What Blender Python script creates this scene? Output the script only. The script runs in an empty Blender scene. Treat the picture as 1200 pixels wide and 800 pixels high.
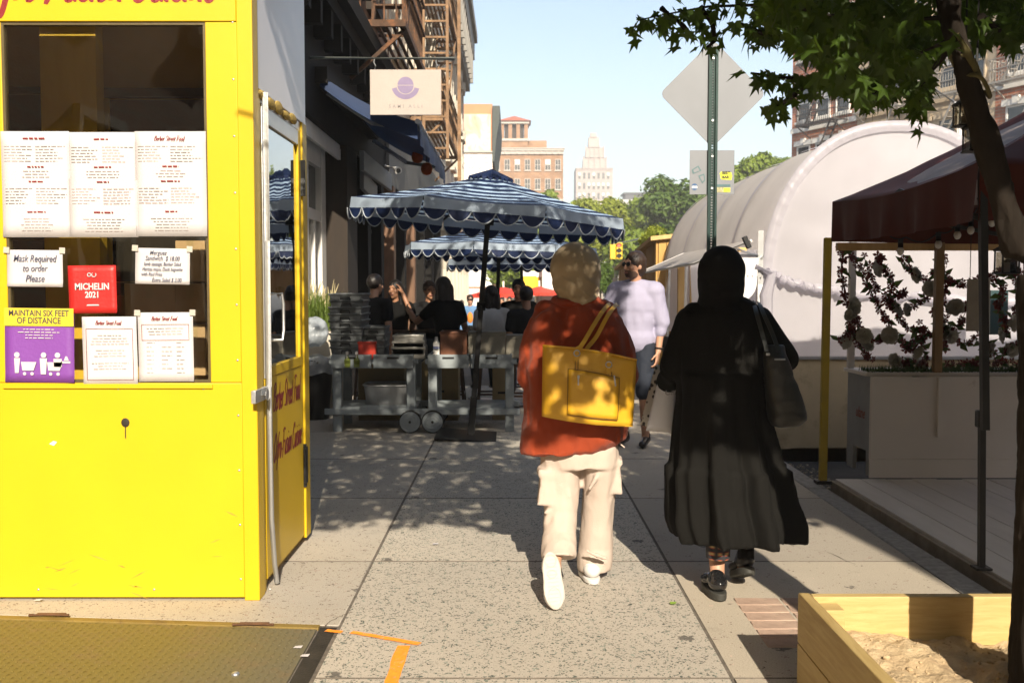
import bpy, math, random
import numpy as np
from mathutils import Vector, Matrix, Euler, noise as mnoise
R = math.radians
V = Vector
random.seed(7)
SC = bpy.context.scene
COL = SC.collection

# ------------------------------------------------------------------ camera, world, sun, exposure
F, PITCH, CAMZ = 1167.0, R(3.09), 1.48
cam_d = bpy.data.cameras.new("camera")
cam = bpy.data.objects.new("camera", cam_d); COL.objects.link(cam)
cam_d.sensor_width = 36.0; cam_d.lens = 36.0 * F / 1200.0
cam_d.clip_start = 0.1; cam_d.clip_end = 6000.0
cam.location = (0, 0, CAMZ); cam.rotation_euler = (R(90) - PITCH, 0, 0)
cam_d.dof.use_dof = True; cam_d.dof.focus_distance = 5.0; cam_d.dof.aperture_fstop = 6.3
SC.camera = cam

SUN_EL, SUN_AZ = R(31.0), R(172.0)          # azimuth clockwise from +Y: behind the camera, a little to the right
w = bpy.data.worlds.new("World"); SC.world = w; w.use_nodes = True
nt = w.node_tree; nt.nodes.clear()
sky = nt.nodes.new('ShaderNodeTexSky'); sky.sky_type = 'NISHITA'; sky.sun_disc = False
sky.sun_elevation = SUN_EL; sky.sun_rotation = SUN_AZ
sky.air_density = 1.15; sky.dust_density = 2.0; sky.ozone_density = 0.9
bg = nt.nodes.new('ShaderNodeBackground'); bg.inputs['Strength'].default_value = 0.108
wo = nt.nodes.new('ShaderNodeOutputWorld')
nt.links.new(sky.outputs[0], bg.inputs['Color']); nt.links.new(bg.outputs[0], wo.inputs['Surface'])
sun_d = bpy.data.lights.new("sun", 'SUN'); sun_d.energy = 5.0; sun_d.angle = R(0.53); sun_d.color = (1.0, 0.89, 0.72)
sun = bpy.data.objects.new("sun", sun_d); COL.objects.link(sun)
SUND = V((-math.sin(SUN_AZ) * math.cos(SUN_EL), -math.cos(SUN_AZ) * math.cos(SUN_EL), -math.sin(SUN_EL)))  # way the light travels
sun.rotation_euler = SUND.to_track_quat('-Z', 'Y').to_euler(); sun.location = (4, -20, 14)
SC.view_settings.view_transform = 'Standard'; SC.view_settings.look = 'None'
SC.view_settings.exposure = 0.97; SC.view_settings.gamma = 1.0; SC.view_settings.use_curve_mapping = False
SC.cycles.max_bounces = 8; SC.cycles.transparent_max_bounces = 12

# ------------------------------------------------------------------ measuring helpers (photo pixel + distance -> place)
SP, CP = math.sin(PITCH), math.cos(PITCH)
def ray(px, py):
    u, v = (px - 600) / F, (400 - py) / F
    return V((u, CP + v * SP, -SP + v * CP))
def P(px, py, y):
    d = ray(px, py); t = y / d.y
    return V((d.x * t, y, CAMZ + d.z * t))
def G(px, py, z=0.0):
    d = ray(px, py); t = (z - CAMZ) / d.z
    return V((d.x * t, d.y * t, z))
def PX(px, x, py):                      # point on the plane X = x
    d = ray(px, py); t = x / d.x
    return V((x, d.y * t, CAMZ + d.z * t))
def to_px(p):
    x, y, z = p[0], p[1], p[2] - CAMZ
    dep = y * CP - z * SP
    if dep <= 0.05: return None
    return (600 + F * x / dep, 400 - F * (y * SP + z * CP) / dep, dep)
def gz(y):                              # the pavement falls away gently beyond the tables
    return 0.0 if y < 15 else -min((y - 15), 40) * 0.02

def C(r, g, b):
    def f(c):
        c /= 255.0
        return c / 12.92 if c <= 0.04045 else ((c + 0.055) / 1.055) ** 2.4
    return (f(r), f(g), f(b), 1.0)

# ------------------------------------------------------------------ objects
def wm(o):
    m = o.matrix_basis.copy(); p = o.parent
    while p is not None:
        m = p.matrix_basis @ m; p = p.parent
    return m
def tag(o, label=None, cat=None, group=None, kind=None):
    if label: o['label'] = label
    if cat: o['category'] = cat
    if group: o['group'] = group
    if kind: o['kind'] = kind
    return o
def thing(name, label, cat, loc=(0, 0, 0), rz=0.0, group=None):
    o = bpy.data.objects.new(name, None); COL.objects.link(o)
    o.empty_display_size = 0.1
    o.location = loc; o.rotation_euler = (0, 0, rz)
    return tag(o, label, cat, group)
def link(name, me, parent=None, loc=(0, 0, 0), rot=(0, 0, 0)):
    o = bpy.data.objects.new(name, me); COL.objects.link(o)
    o.parent = parent; o.location = loc; o.rotation_euler = rot
    return o
KIDS = {}
def copy_tree(o, parent=None, loc=None, rz=None, label=None):
    c = o.copy(); COL.objects.link(c); c.parent = parent
    if loc is not None: c.location = loc
    if rz is not None: c.rotation_euler = (c.rotation_euler[0], c.rotation_euler[1], rz)
    if label: c['label'] = label
    for ch in [k for k in bpy.data.objects if k.parent == o]:
        copy_tree(ch, c)
    return c

def frame_of(d, up=V((0, 0, 1))):
    d = d.normalized()
    if abs(d.dot(up)) > 0.98: up = V((0, 1, 0)) if abs(d.z) > .9 else V((0, 0, 1))
    s = d.cross(up).normalized(); t = s.cross(d).normalized()
    return d, s, t

class MB:
    def __init__(s): s.v = []; s.f = []; s.m = []
    def add(s, vs, fs, mi=0):
        b = len(s.v); s.v += [tuple(p) for p in vs]
        s.f += [tuple(i + b for i in f) for f in fs]; s.m += [mi] * len(fs); return s
    def box(s, c, size, rot=None, mi=0):
        hx, hy, hz = size[0] / 2, size[1] / 2, size[2] / 2
        vs = [V((x, y, z)) for x in (-hx, hx) for y in (-hy, hy) for z in (-hz, hz)]
        if rot is not None: vs = [rot @ p for p in vs]
        c = V(c)
        return s.add([p + c for p in vs], [(0, 1, 3, 2), (4, 6, 7, 5), (0, 4, 5, 1), (2, 3, 7, 6), (0, 2, 6, 4), (1, 5, 7, 3)], mi)
    def bb(s, a, b, mi=0):
        a, b = V(a), V(b)
        return s.box((a + b) / 2, (abs(b.x - a.x), abs(b.y - a.y), abs(b.z - a.z)), None, mi)
    def hexa(s, p, mi=0):                # bottom ring of four, top ring of four
        return s.add(p, [(0, 3, 2, 1), (4, 5, 6, 7), (0, 1, 5, 4), (1, 2, 6, 5), (2, 3, 7, 6), (3, 0, 4, 7)], mi)
    def beam(s, a, b, w, h, up=V((0, 0, 1)), mi=0):
        a, b = V(a), V(b); d, x, t = frame_of(b - a, up)
        return s.hexa([a + x * sx * w / 2 + t * st * h / 2 for sx, st in ((-1, -1), (1, -1), (1, 1), (-1, 1))] +
                      [b + x * sx * w / 2 + t * st * h / 2 for sx, st in ((-1, -1), (1, -1), (1, 1), (-1, 1))], mi)
    def tube(s, pts, r, n=8, caps=True, mi=0, closed=False):
        pts = [V(p) for p in pts]; k = len(pts)
        rs = r if isinstance(r, (list, tuple)) else [r] * k
        vs, prev = [], None
        for i, p in enumerate(pts):
            d = (pts[min(i + 1, k - 1)] - pts[max(i - 1, 0)])
            if closed: d = pts[(i + 1) % k] - pts[i - 1]
            d = d.normalized() if d.length > 1e-9 else V((0, 0, 1))
            if prev is None: _, a, b = frame_of(d)
            else:
                a = (prev - d * prev.dot(d)); a = a.normalized() if a.length > 1e-6 else frame_of(d)[1]
                b = a.cross(d) * -1
            prev = a
            vs += [p + (a * math.cos(2 * math.pi * j / n) + b * math.sin(2 * math.pi * j / n)) * rs[i] for j in range(n)]
        fs = []
        for i in range(k if closed else k - 1):
            o, q = i * n, ((i + 1) % k) * n
            fs += [(o + j, o + (j + 1) % n, q + (j + 1) % n, q + j) for j in range(n)]
        if caps and not closed:
            fs += [tuple(range(n - 1, -1, -1)), tuple(range((k - 1) * n, k * n))]
        return s.add(vs, fs, mi)
    def cyl(s, a, b, r0, r1=None, n=16, mi=0): return s.tube([a, b], [r0, r0 if r1 is None else r1], n, True, mi)
    def ell(s, c, rad, rot=None, nu=14, nv=9, mi=0):
        c = V(c); vs = []
        for i in range(nv + 1):
            th = math.pi * i / nv
            for j in range(nu):
                ph = 2 * math.pi * j / nu
                p = V((rad[0] * math.sin(th) * math.cos(ph), rad[1] * math.sin(th) * math.sin(ph), rad[2] * math.cos(th)))
                vs.append(c + (rot @ p if rot is not None else p))
        fs = [(i * nu + j, (i + 1) * nu + j, (i + 1) * nu + (j + 1) % nu, i * nu + (j + 1) % nu) for i in range(nv) for j in range(nu)]
        return s.add(vs, fs, mi)
    def cap(s, a, b, r0, r1=None, n=12, mi=0):   # tapered capsule
        a, b = V(a), V(b); r1 = r0 if r1 is None else r1
        d = (b - a); d = d.normalized() if d.length > 1e-6 else V((0, 0, 1))
        pts, rs = [], []
        for t in (90, 60, 30): pts.append(a - d * r0 * math.sin(R(t))); rs.append(max(r0 * math.cos(R(t)), 1e-4))
        pts += [a, b]; rs += [r0, r1]
        for t in (30, 60, 90): pts.append(b + d * r1 * math.sin(R(t))); rs.append(max(r1 * math.cos(R(t)), 1e-4))
        return s.tube(pts, rs, n, True, mi)
    def loft(s, rings, caps=True, mi=0, closed=True):
        n = len(rings[0]); vs = [p for r in rings for p in r]; fs = []
        for i in range(len(rings) - 1):
            for j in range(n if closed else n - 1):
                fs.append((i * n + j, i * n + (j + 1) % n, (i + 1) * n + (j + 1) % n, (i + 1) * n + j))
        if caps: fs += [tuple(range(n - 1, -1, -1)), tuple(range((len(rings) - 1) * n, len(rings) * n))]
        return s.add(vs, fs, mi)
    def prism(s, poly, dvec, mi=0):
        n = len(poly); a = [V(p) for p in poly]; dv = V(dvec)
        return s.add(a + [p + dv for p in a], [tuple(range(n - 1, -1, -1)), tuple(range(n, 2 * n))] + [(j, (j + 1) % n, n + (j + 1) % n, n + j) for j in range(n)], mi)
    def quad(s, a, b, c, d, mi=0): return s.add([a, b, c, d], [(0, 1, 2, 3)], mi)
    def mesh(s, name, mats, M=None, smooth=True, ang=38):
        me = bpy.data.meshes.new(name)
        vs = s.v if M is None else [tuple(M @ V(p)) for p in s.v]
        me.from_pydata(vs, [], s.f)
        for m in (mats if isinstance(mats, (list, tuple)) else [mats]): me.materials.append(m)
        if any(s.m): me.polygons.foreach_set('material_index', s.m)
        if smooth:
            me.polygons.foreach_set('use_smooth', [True] * len(s.f)); me.set_sharp_from_angle(angle=R(ang))
        me.update(); return me
    def build(s, name, mats, parent=None, local=False, bevel=0.0, smooth=True, ang=38, origin=None, fix=False):
        if parent is not None:
            M = None if local else wm(parent).inverted()
            o = link(name, s.mesh(name, mats, M, smooth, ang), parent)
        else:
            a = np.array(s.v); c = V(((a[:, 0].min() + a[:, 0].max()) / 2, (a[:, 1].min() + a[:, 1].max()) / 2, a[:, 2].min())) if origin is None else V(origin)
            o = link(name, s.mesh(name, mats, Matrix.Translation(-c), smooth, ang), None, c)
        if bevel > 0:
            b = o.modifiers.new("bevel", 'BEVEL'); b.width = bevel; b.segments = 2; b.limit_method = 'ANGLE'; b.angle_limit = R(40)
        if fix: fixnormals(o.data)
        return o
def fixnormals(me):
    import bmesh
    bm = bmesh.new(); bm.from_mesh(me); bmesh.ops.recalc_face_normals(bm, faces=bm.faces); bm.to_mesh(me); bm.free()

# evaluation in a scratch scene (remeshing, lettering)
TMP = bpy.data.scenes.new("scratch")
def evaluated_mesh(o):
    TMP.collection.objects.link(o)
    vl = TMP.view_layers[0]; vl.update()
    me = bpy.data.meshes.new_from_object(o.evaluated_get(vl.depsgraph))
    TMP.collection.objects.unlink(o); d = o.data; bpy.data.objects.remove(o)
    if isinstance(d, bpy.types.Mesh): bpy.data.meshes.remove(d)
    else: bpy.data.curves.remove(d)
    return me
def remesh(mb, voxel, smooth=4):
    me = bpy.data.meshes.new("t"); me.from_pydata([tuple(p) for p in mb.v], [], mb.f); fixnormals(me)
    o = bpy.data.objects.new("t", me)
    r = o.modifiers.new("r", 'REMESH'); r.mode = 'VOXEL'; r.voxel_size = voxel; r.use_smooth_shade = True
    if smooth:
        sm = o.modifiers.new("s", 'SMOOTH'); sm.iterations = smooth; sm.factor = 0.5
    return evaluated_mesh(o)
def wrinkle(me, amp, scale, seed=0.0, squash=(1, 1, 1), ridge=0.0, zmask=None):
    n = len(me.vertices); co = np.empty(n * 3); me.vertices.foreach_get('co', co); co = co.reshape(-1, 3)
    nr = np.empty(n * 3); me.vertices.foreach_get('normal', nr); nr = nr.reshape(-1, 3)
    off = V((seed * 3.1, seed * 1.7, seed * 5.3)); d = np.empty(n)
    for i in range(n):
        p = V((co[i, 0] * squash[0], co[i, 1] * squash[1], co[i, 2] * squash[2])) * scale + off
        q = mnoise.noise(p) + 0.45 * mnoise.noise(p * 2.3)
        if ridge: q = (1 - ridge) * q + ridge * (0.6 - abs(q) * 1.6)
        d[i] = q * (zmask(co[i]) if zmask else 1.0)
    co += nr * (d * amp)[:, None]
    me.vertices.foreach_set('co', co.ravel()); me.update()
def skin(name, mb, mat, parent, voxel=0.012, smooth=4, wr=None):
    me = remesh(mb, voxel, smooth)
    if wr: wrinkle(me, **wr)
    if parent is not None: me.transform(wm(parent).inverted())
    me.materials.clear(); me.materials.append(mat)
    me.polygons.foreach_set('use_smooth', [True] * len(me.polygons))
    return link(name, me, parent)
def text_mesh(s, size, shear=0.0, bold=0.0, depth=0.0004, align='CENTER', sp=1.0, squeeze=1.0):
    cu = bpy.data.curves.new("t", 'FONT'); cu.body = s; cu.size = size; cu.shear = shear; cu.offset = bold; cu.extrude = depth
    cu.align_x = align; cu.align_y = 'CENTER'; cu.space_character = sp; cu.resolution_u = 3
    me = evaluated_mesh(bpy.data.objects.new("t", cu))
    if squeeze != 1.0: me.transform(Matrix.Diagonal((squeeze, 1, 1, 1)))
    return me
def plane_matrix(o, xdir, ydir):
    x = V(xdir).normalized(); y = V(ydir).normalized(); z = x.cross(y)
    return Matrix(((x.x, y.x, z.x, o[0]), (x.y, y.y, z.y, o[1]), (x.z, y.z, z.z, o[2]), (0, 0, 0, 1)))
def lettering(lines, M, mat, parent, name='lettering', label=None):
    """lines: (string, x, y, size, options) laid out in the plane M, joined into one printed part."""
    mb = MB()
    for s, x, y, size, kw in lines:
        me = text_mesh(s, size, **kw)
        mb.add([M @ (v.co + V((x, y, 0.0005))) for v in me.vertices], [tuple(p.vertices) for p in me.polygons]); bpy.data.meshes.remove(me)
    o = mb.build(name, mat, parent, smooth=False)
    if label: o['label'] = label
    return o

# ------------------------------------------------------------------ materials
def nodes_of(name):
    m = bpy.data.materials.new(name); m.use_nodes = True
    t = m.node_tree; b = t.nodes['Principled BSDF']; return m, t, b
def N(t, kind, **kw):
    n = t.nodes.new(kind)
    for k, v in kw.items():
        if k in n.inputs: n.inputs[k].default_value = v
        else: setattr(n, k, v)
    return n
def coords(t, scale=(1, 1, 1), rot=(0, 0, 0)):
    tc = N(t, 'ShaderNodeTexCoord'); mp = N(t, 'ShaderNodeMapping'); mp.inputs['Scale'].default_value = scale; mp.inputs['Rotation'].default_value = rot
    t.links.new(tc.outputs['Object'], mp.inputs['Vector']); return mp.outputs['Vector']
def ramp(t, fac, stops):
    r = N(t, 'ShaderNodeValToRGB'); e = r.color_ramp.elements
    while len(e) < len(stops): e.new(0.5)
    for k, (p, c) in enumerate(stops): e[k].position = p; e[k].color = c if len(c) == 4 else (*c, 1)
    t.links.new(fac, r.inputs['Fac']); return r.outputs['Color']
def mixc(t, fac, a, b, mode='MIX'):
    m = N(t, 'ShaderNodeMix', data_type='RGBA', blend_type=mode)
    for src, s in ((fac, 0), (a, 6), (b, 7)):
        if hasattr(src, 'is_linked'): t.links.new(src, m.inputs[s])
        else: m.inputs[s].default_value = src
    return m.outputs[2]
def sh(c, k): return (c[0] * k, c[1] * k, c[2] * k, 1)
MATS = {}
def mat(name, col, rough=0.7, metal=0.0, var=0.15, vs=6.0, bump=0.15, bs=60.0, grain=None, dirt=None, sheen=0.0, spec=0.5, sub=0.0, coat=0.0):
    """painted / woven / cast surface: base colour with mottling, optional grain direction, dirt and fine relief"""
    if name in MATS: return MATS[name]
    m, t, b = nodes_of(name); co = coords(t, grain or (1, 1, 1))
    n1 = N(t, 'ShaderNodeTexNoise', Scale=vs, Detail=5.0, Roughness=0.6); t.links.new(co, n1.inputs['Vector'])
    c = ramp(t, n1.outputs['Fac'], [(0.28, sh(col, 1 - var)), (0.72, sh(col, 1 + var))])
    if dirt:
        n3 = N(t, 'ShaderNodeTexNoise', Scale=dirt[1], Detail=8.0, Roughness=0.75); t.links.new(coords(t), n3.inputs['Vector'])
        f = ramp(t, n3.outputs['Fac'], [(dirt[2], (0, 0, 0, 1)), (dirt[2] + 0.16, (1, 1, 1, 1))])
        c = mixc(t, f, c, dirt[0])
    t.links.new(c, b.inputs['Base Color'])
    b.inputs['Roughness'].default_value = rough; b.inputs['Metallic'].default_value = metal
    b.inputs['Specular IOR Level'].default_value = spec
    if sheen: b.inputs['Sheen Weight'].default_value = sheen
    if coat: b.inputs['Coat Weight'].default_value = coat
    if bump:
        n2 = N(t, 'ShaderNodeTexNoise', Scale=bs, Detail=4.0); t.links.new(co, n2.inputs['Vector'])
        bp = N(t, 'ShaderNodeBump', Strength=bump, Distance=0.01); t.links.new(n2.outputs['Fac'], bp.inputs['Height']); t.links.new(bp.outputs['Normal'], b.inputs['Normal'])
    MATS[name] = m; return m
def mat_brick(name, c1, c2, mortar, scale=1.0, bw=0.22, bh=0.075):
    m, t, b = nodes_of(name); tc = N(t, 'ShaderNodeTexCoord'); sp = N(t, 'ShaderNodeSeparateXYZ'); cb = N(t, 'ShaderNodeCombineXYZ')
    t.links.new(tc.outputs['Object'], sp.inputs[0]); ad = N(t, 'ShaderNodeMath', operation='ADD')
    t.links.new(sp.outputs[0], ad.inputs[0]); t.links.new(sp.outputs[1], ad.inputs[1])
    t.links.new(ad.outputs[0], cb.inputs[0]); t.links.new(sp.outputs[2], cb.inputs[1])
    br = N(t, 'ShaderNodeTexBrick', Scale=scale); br.inputs['Color1'].default_value = c1; br.inputs['Color2'].default_value = c2; br.inputs['Mortar'].default_value = mortar
    br.inputs['Brick Width'].default_value = bw; br.inputs['Row Height'].default_value = bh; br.inputs['Mortar Size'].default_value = 0.008
    t.links.new(cb.outputs[0], br.inputs['Vector'])
    n = N(t, 'ShaderNodeTexNoise', Scale=0.7, Detail=6.0); t.links.new(tc.outputs['Object'], n.inputs['Vector'])
    f = ramp(t, n.outputs['Fac'], [(0.3, (0.72, 0.7, 0.68, 1)), (0.7, (1.12, 1.1, 1.1, 1))])
    t.links.new(mixc(t, 1.0, br.outputs['Color'], f, 'MULTIPLY'), b.inputs['Base Color']); b.inputs['Roughness'].default_value = 0.88
    bp = N(t, 'ShaderNodeBump', Strength=0.5, Distance=0.01); t.links.new(br.outputs['Fac'], bp.inputs['Height']); bp.invert = True
    t.links.new(bp.outputs['Normal'], b.inputs['Normal']); MATS[name] = m; return m
def mat_wood(name, c1, c2, rough=0.65, scale=(1, 1, 1), ring=9.0, knots=0.0):
    m, t, b = nodes_of(name); co = coords(t, scale)
    n = N(t, 'ShaderNodeTexNoise', Scale=3.0, Detail=3.0); t.links.new(co, n.inputs['Vector'])
    wv = N(t, 'ShaderNodeTexNoise', Scale=ring, Detail=8.0, Roughness=0.65, Distortion=0.8); t.links.new(co, wv.inputs['Vector'])
    c = ramp(t, wv.outputs['Fac'], [(0.33, c1), (0.66, c2)])
    c = mixc(t, 0.35, c, ramp(t, n.outputs['Fac'], [(0.3, sh(c1, 0.8)), (0.7, sh(c2, 1.1))]))
    t.links.new(c, b.inputs['Base Color']); b.inputs['Roughness'].default_value = rough
    bp = N(t, 'ShaderNodeBump', Strength=0.25, Distance=0.005); t.links.new(wv.outputs['Fac'], bp.inputs['Height']); t.links.new(bp.outputs['Normal'], b.inputs['Normal'])
    MATS[name] = m; return m
def mat_glass(name, tint=(0.75, 0.75, 0.7, 1), refl=0.12, rough=0.02):
    m, t, b = nodes_of(name); t.nodes.remove(b); out = t.nodes['Material Output']
    tr = N(t, 'ShaderNodeBsdfTransparent'); tr.inputs['Color'].default_value = tint
    gl = N(t, 'ShaderNodeBsdfGlossy', Roughness=rough); fr = N(t, 'ShaderNodeFresnel', IOR=1.5)
    ad = N(t, 'ShaderNodeMath', operation='MULTIPLY_ADD'); ad.inputs[1].default_value = 1.0; ad.inputs[2].default_value = refl - 0.04
    ad.use_clamp = True
    t.links.new(fr.outputs[0], ad.inputs[0])
    nz = N(t, 'ShaderNodeTexNoise', Scale=2.2, Detail=2.0); t.links.new(coords(t), nz.inputs['Vector'])
    bp = N(t, 'ShaderNodeBump', Strength=0.06, Distance=0.05); t.links.new(nz.outputs['Fac'], bp.inputs['Height']); t.links.new(bp.outputs['Normal'], gl.inputs['Normal'])
    mx = N(t, 'ShaderNodeMixShader'); t.links.new(ad.outputs[0], mx.inputs[0]); t.links.new(tr.outputs[0], mx.inputs[1]); t.links.new(gl.outputs[0], mx.inputs[2])
    t.links.new(mx.outputs[0], out.inputs['Surface']); MATS[name] = m; return m
def mat_thin(name, col, trans=0.45, var=0.12, vs=4.0, rough=0.6, clear=0.0, spec=0.3):
    """thin sheet that also lets light through: leaves, cloth, plastic film"""
    m, t, b = nodes_of(name); out = t.nodes['Material Output']
    n1 = N(t, 'ShaderNodeTexNoise', Scale=vs, Detail=4.0); t.links.new(coords(t), n1.inputs['Vector'])
    c = ramp(t, n1.outputs['Fac'], [(0.3, sh(col, 1 - var)), (0.7, sh(col, 1 + var))])
    t.links.new(c, b.inputs['Base Color']); b.inputs['Roughness'].default_value = rough; b.inputs['Specular IOR Level'].default_value = spec
    tl = N(t, 'ShaderNodeBsdfTranslucent'); t.links.new(c, tl.inputs['Color'])
    mx = N(t, 'ShaderNodeMixShader', Fac=trans); t.links.new(b.outputs[0], mx.inputs[1]); t.links.new(tl.outputs[0], mx.inputs[2])
    last = mx.outputs[0]
    if clear:
        tr = N(t, 'ShaderNodeBsdfTransparent'); m2 = N(t, 'ShaderNodeMixShader', Fac=clear)
        t.links.new(last, m2.inputs[1]); t.links.new(tr.outputs[0], m2.inputs[2]); last = m2.outputs[0]
    t.links.new(last, out.inputs['Surface']); MATS[name] = m; return m
def mat_leaf(name, c1, c2, trans=0.4):
    m, t, b = nodes_of(name); out = t.nodes['Material Output']
    g = N(t, 'ShaderNodeNewGeometry'); n1 = N(t, 'ShaderNodeTexNoise', Scale=0.9, Detail=2.0); t.links.new(coords(t), n1.inputs['Vector'])
    c = mixc(t, 0.5, ramp(t, g.outputs['Random Per Island'], [(0.0, c1), (1.0, c2)]), ramp(t, n1.outputs['Fac'], [(0.3, c1), (0.7, c2)]))
    t.links.new(c, b.inputs['Base Color']); b.inputs['Roughness'].default_value = 0.55; b.inputs['Specular IOR Level'].default_value = 0.35
    tl = N(t, 'ShaderNodeBsdfTranslucent'); t.links.new(mixc(t, 1.0, c, (1.3, 1.25, 0.5, 1), 'MULTIPLY'), tl.inputs['Color'])
    mx = N(t, 'ShaderNodeMixShader', Fac=trans); t.links.new(b.outputs[0], mx.inputs[1]); t.links.new(tl.outputs[0], mx.inputs[2])
    t.links.new(mx.outputs[0], out.inputs['Surface']); MATS[name] = m; return m
def mat_glow(name, col, e):
    m, t, b = nodes_of(name); b.inputs['Base Color'].default_value = col; b.inputs['Emission Color'].default_value = col; b.inputs['Emission Strength'].default_value = e
    MATS[name] = m; return m
# ------------------------------------------------------------------ common materials
def mat_paving(name, base, agg, speck=0.3):
    m, t, b = nodes_of(name); co = coords(t)
    big = N(t, 'ShaderNodeTexNoise', Scale=0.8, Detail=7.0, Roughness=0.7); t.links.new(co, big.inputs['Vector'])
    c = ramp(t, big.outputs['Fac'], [(0.3, sh(base, 0.78)), (0.7, sh(base, 1.12))])
    fine = N(t, 'ShaderNodeTexNoise', Scale=160.0, Detail=3.0); t.links.new(co, fine.inputs['Vector'])
    c = mixc(t, 0.5, c, ramp(t, fine.outputs['Fac'], [(0.3, sh(base, 0.62)), (0.7, sh(base, 1.28))]))
    h = None
    for k, (sc, dens) in enumerate(((48.0, 0.44), (88.0, 0.6))):
        wob = N(t, 'ShaderNodeTexNoise', Scale=40.0, Detail=2.0); t.links.new(co, wob.inputs['Vector'])
        vec = mixc(t, 0.035 if k == 0 else 0.02, co, wob.outputs['Color'], 'LINEAR_LIGHT')
        mp = N(t, 'ShaderNodeMapping'); mp.inputs['Scale'].default_value = (1.0, 0.8, 1.0); mp.inputs['Location'].default_value = (k * 3.3, k, 0); t.links.new(vec, mp.inputs['Vector'])
        vo = N(t, 'ShaderNodeTexVoronoi', Scale=sc, Randomness=1.0); t.links.new(mp.outputs[0], vo.inputs['Vector'])
        sx = N(t, 'ShaderNodeSeparateColor'); t.links.new(vo.outputs['Color'], sx.inputs[0])
        pick = N(t, 'ShaderNodeMath', operation='LESS_THAN'); pick.inputs[1].default_value = speck * dens * 2; t.links.new(sx.outputs[0], pick.inputs[0])
        near = ramp(t, vo.outputs['Distance'], [(0.30, (1, 1, 1, 1)), (0.42, (0, 0, 0, 1))])
        f = N(t, 'ShaderNodeMath', operation='MULTIPLY'); t.links.new(pick.outputs[0], f.inputs[0]); t.links.new(near, f.inputs[1])
        c = mixc(t, f.outputs[0], c, ramp(t, sx.outputs[1], [(0.0, sh(agg, 0.45)), (0.6, agg), (1.0, sh(agg, 2.2))]))
        h = f.outputs[0]
    st = N(t, 'ShaderNodeTexNoise', Scale=2.6, Detail=9.0, Roughness=0.8); t.links.new(co, st.inputs['Vector'])
    c = mixc(t, ramp(t, st.outputs['Fac'], [(0.58, (0, 0, 0, 1)), (0.75, (0.5, 0.5, 0.5, 1))]), c, (0.06, 0.055, 0.05, 1))
    oi = N(t, 'ShaderNodeObjectInfo'); c = mixc(t, 1.0, c, ramp(t, oi.outputs['Random'], [(0, (.86, .86, .87, 1)), (1, (1.06, 1.05, 1.03, 1))]), 'MULTIPLY')
    gm = N(t, 'ShaderNodeTexVoronoi', Scale=2.6, Randomness=1.0); t.links.new(mixc(t, 0.05, co, wob.outputs['Color'], 'LINEAR_LIGHT'), gm.inputs['Vector'])
    c = mixc(t, ramp(t, gm.outputs['Distance'], [(0.07, (.8, .8, .8, 1)), (0.10, (0, 0, 0, 1))]), c, (0.06, 0.055, 0.05, 1))
    t.links.new(c, b.inputs['Base Color']); b.inputs['Roughness'].default_value = 0.78
    bp = N(t, 'ShaderNodeBump', Strength=0.5, Distance=0.004); t.links.new(fine.outputs['Fac'], bp.inputs['Height']); t.links.new(bp.outputs['Normal'], b.inputs['Normal'])
    MATS[name] = m; return m
M_AGG = mat_paving("paving_aggregate", (0.47, 0.425, 0.365, 1), (0.11, 0.13, 0.11, 1), 0.42)
M_AGG2 = mat_paving("paving_light", (0.46, 0.415, 0.35, 1), (0.22, 0.165, 0.14, 1), 0.16)
M_CONC = mat_paving("paving_smooth", (0.43, 0.38, 0.31, 1), (0.26, 0.19, 0.16, 1), 0.05)
M_JOINT = mat("joint_dirt", (0.13, 0.11, 0.09, 1), 0.95, var=0.4, vs=20, bump=0.5)
M_ASPH = mat("asphalt", (0.055, 0.054, 0.052, 1), 0.9, var=0.3, vs=3, bump=0.6, bs=180)
M_KERB = mat("kerb_granite", (0.27, 0.26, 0.245, 1), 0.85, var=0.3, vs=25, bump=0.4, bs=90)
M_STEEL = mat("galvanised", (0.52, 0.53, 0.54, 1), 0.42, 0.85, var=0.12, vs=9, bump=0.1)
M_BLK = mat("black_metal", (0.012, 0.012, 0.013, 1), 0.45, 0.3, var=0.2, bump=0.05)
M_IRON = mat("rusty_iron", (0.075, 0.04, 0.022, 1), 0.8, 0.2, var=0.5, vs=5, bump=0.4, bs=40, dirt=((0.22, 0.09, 0.035, 1), 6, 0.5))
M_GLASSD = mat("window_glass", (0.03, 0.036, 0.042, 1), 0.06, 0.0, var=0.5, vs=1.2, bump=0.02, bs=2, spec=0.9)
M_WHITE = mat("white_paint", (0.74, 0.72, 0.68, 1), 0.6, var=0.08, vs=3, bump=0.1, dirt=((0.4, 0.36, 0.3, 1), 5, 0.62))

# ------------------------------------------------------------------ summer haze: one even box of pale air
M_HAZE = bpy.data.materials.new("haze"); M_HAZE.use_nodes = True; t = M_HAZE.node_tree; t.nodes.clear(); o_ = t.nodes.new('ShaderNodeOutputMaterial'); pv = t.nodes.new('ShaderNodeVolumePrincipled')
pv.inputs['Density'].default_value = 0.0012; pv.inputs['Color'].default_value = (.96, .97, 1, 1); pv.inputs['Anisotropy'].default_value = 0.0; t.links.new(pv.outputs[0], o_.inputs['Volume'])
hz = MB().bb((-430, -130, -2.6), (430, 570, 74)).build("haze", M_HAZE, smooth=False); tag(hz, "thin pale summer haze over the street", kind='stuff')
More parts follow.
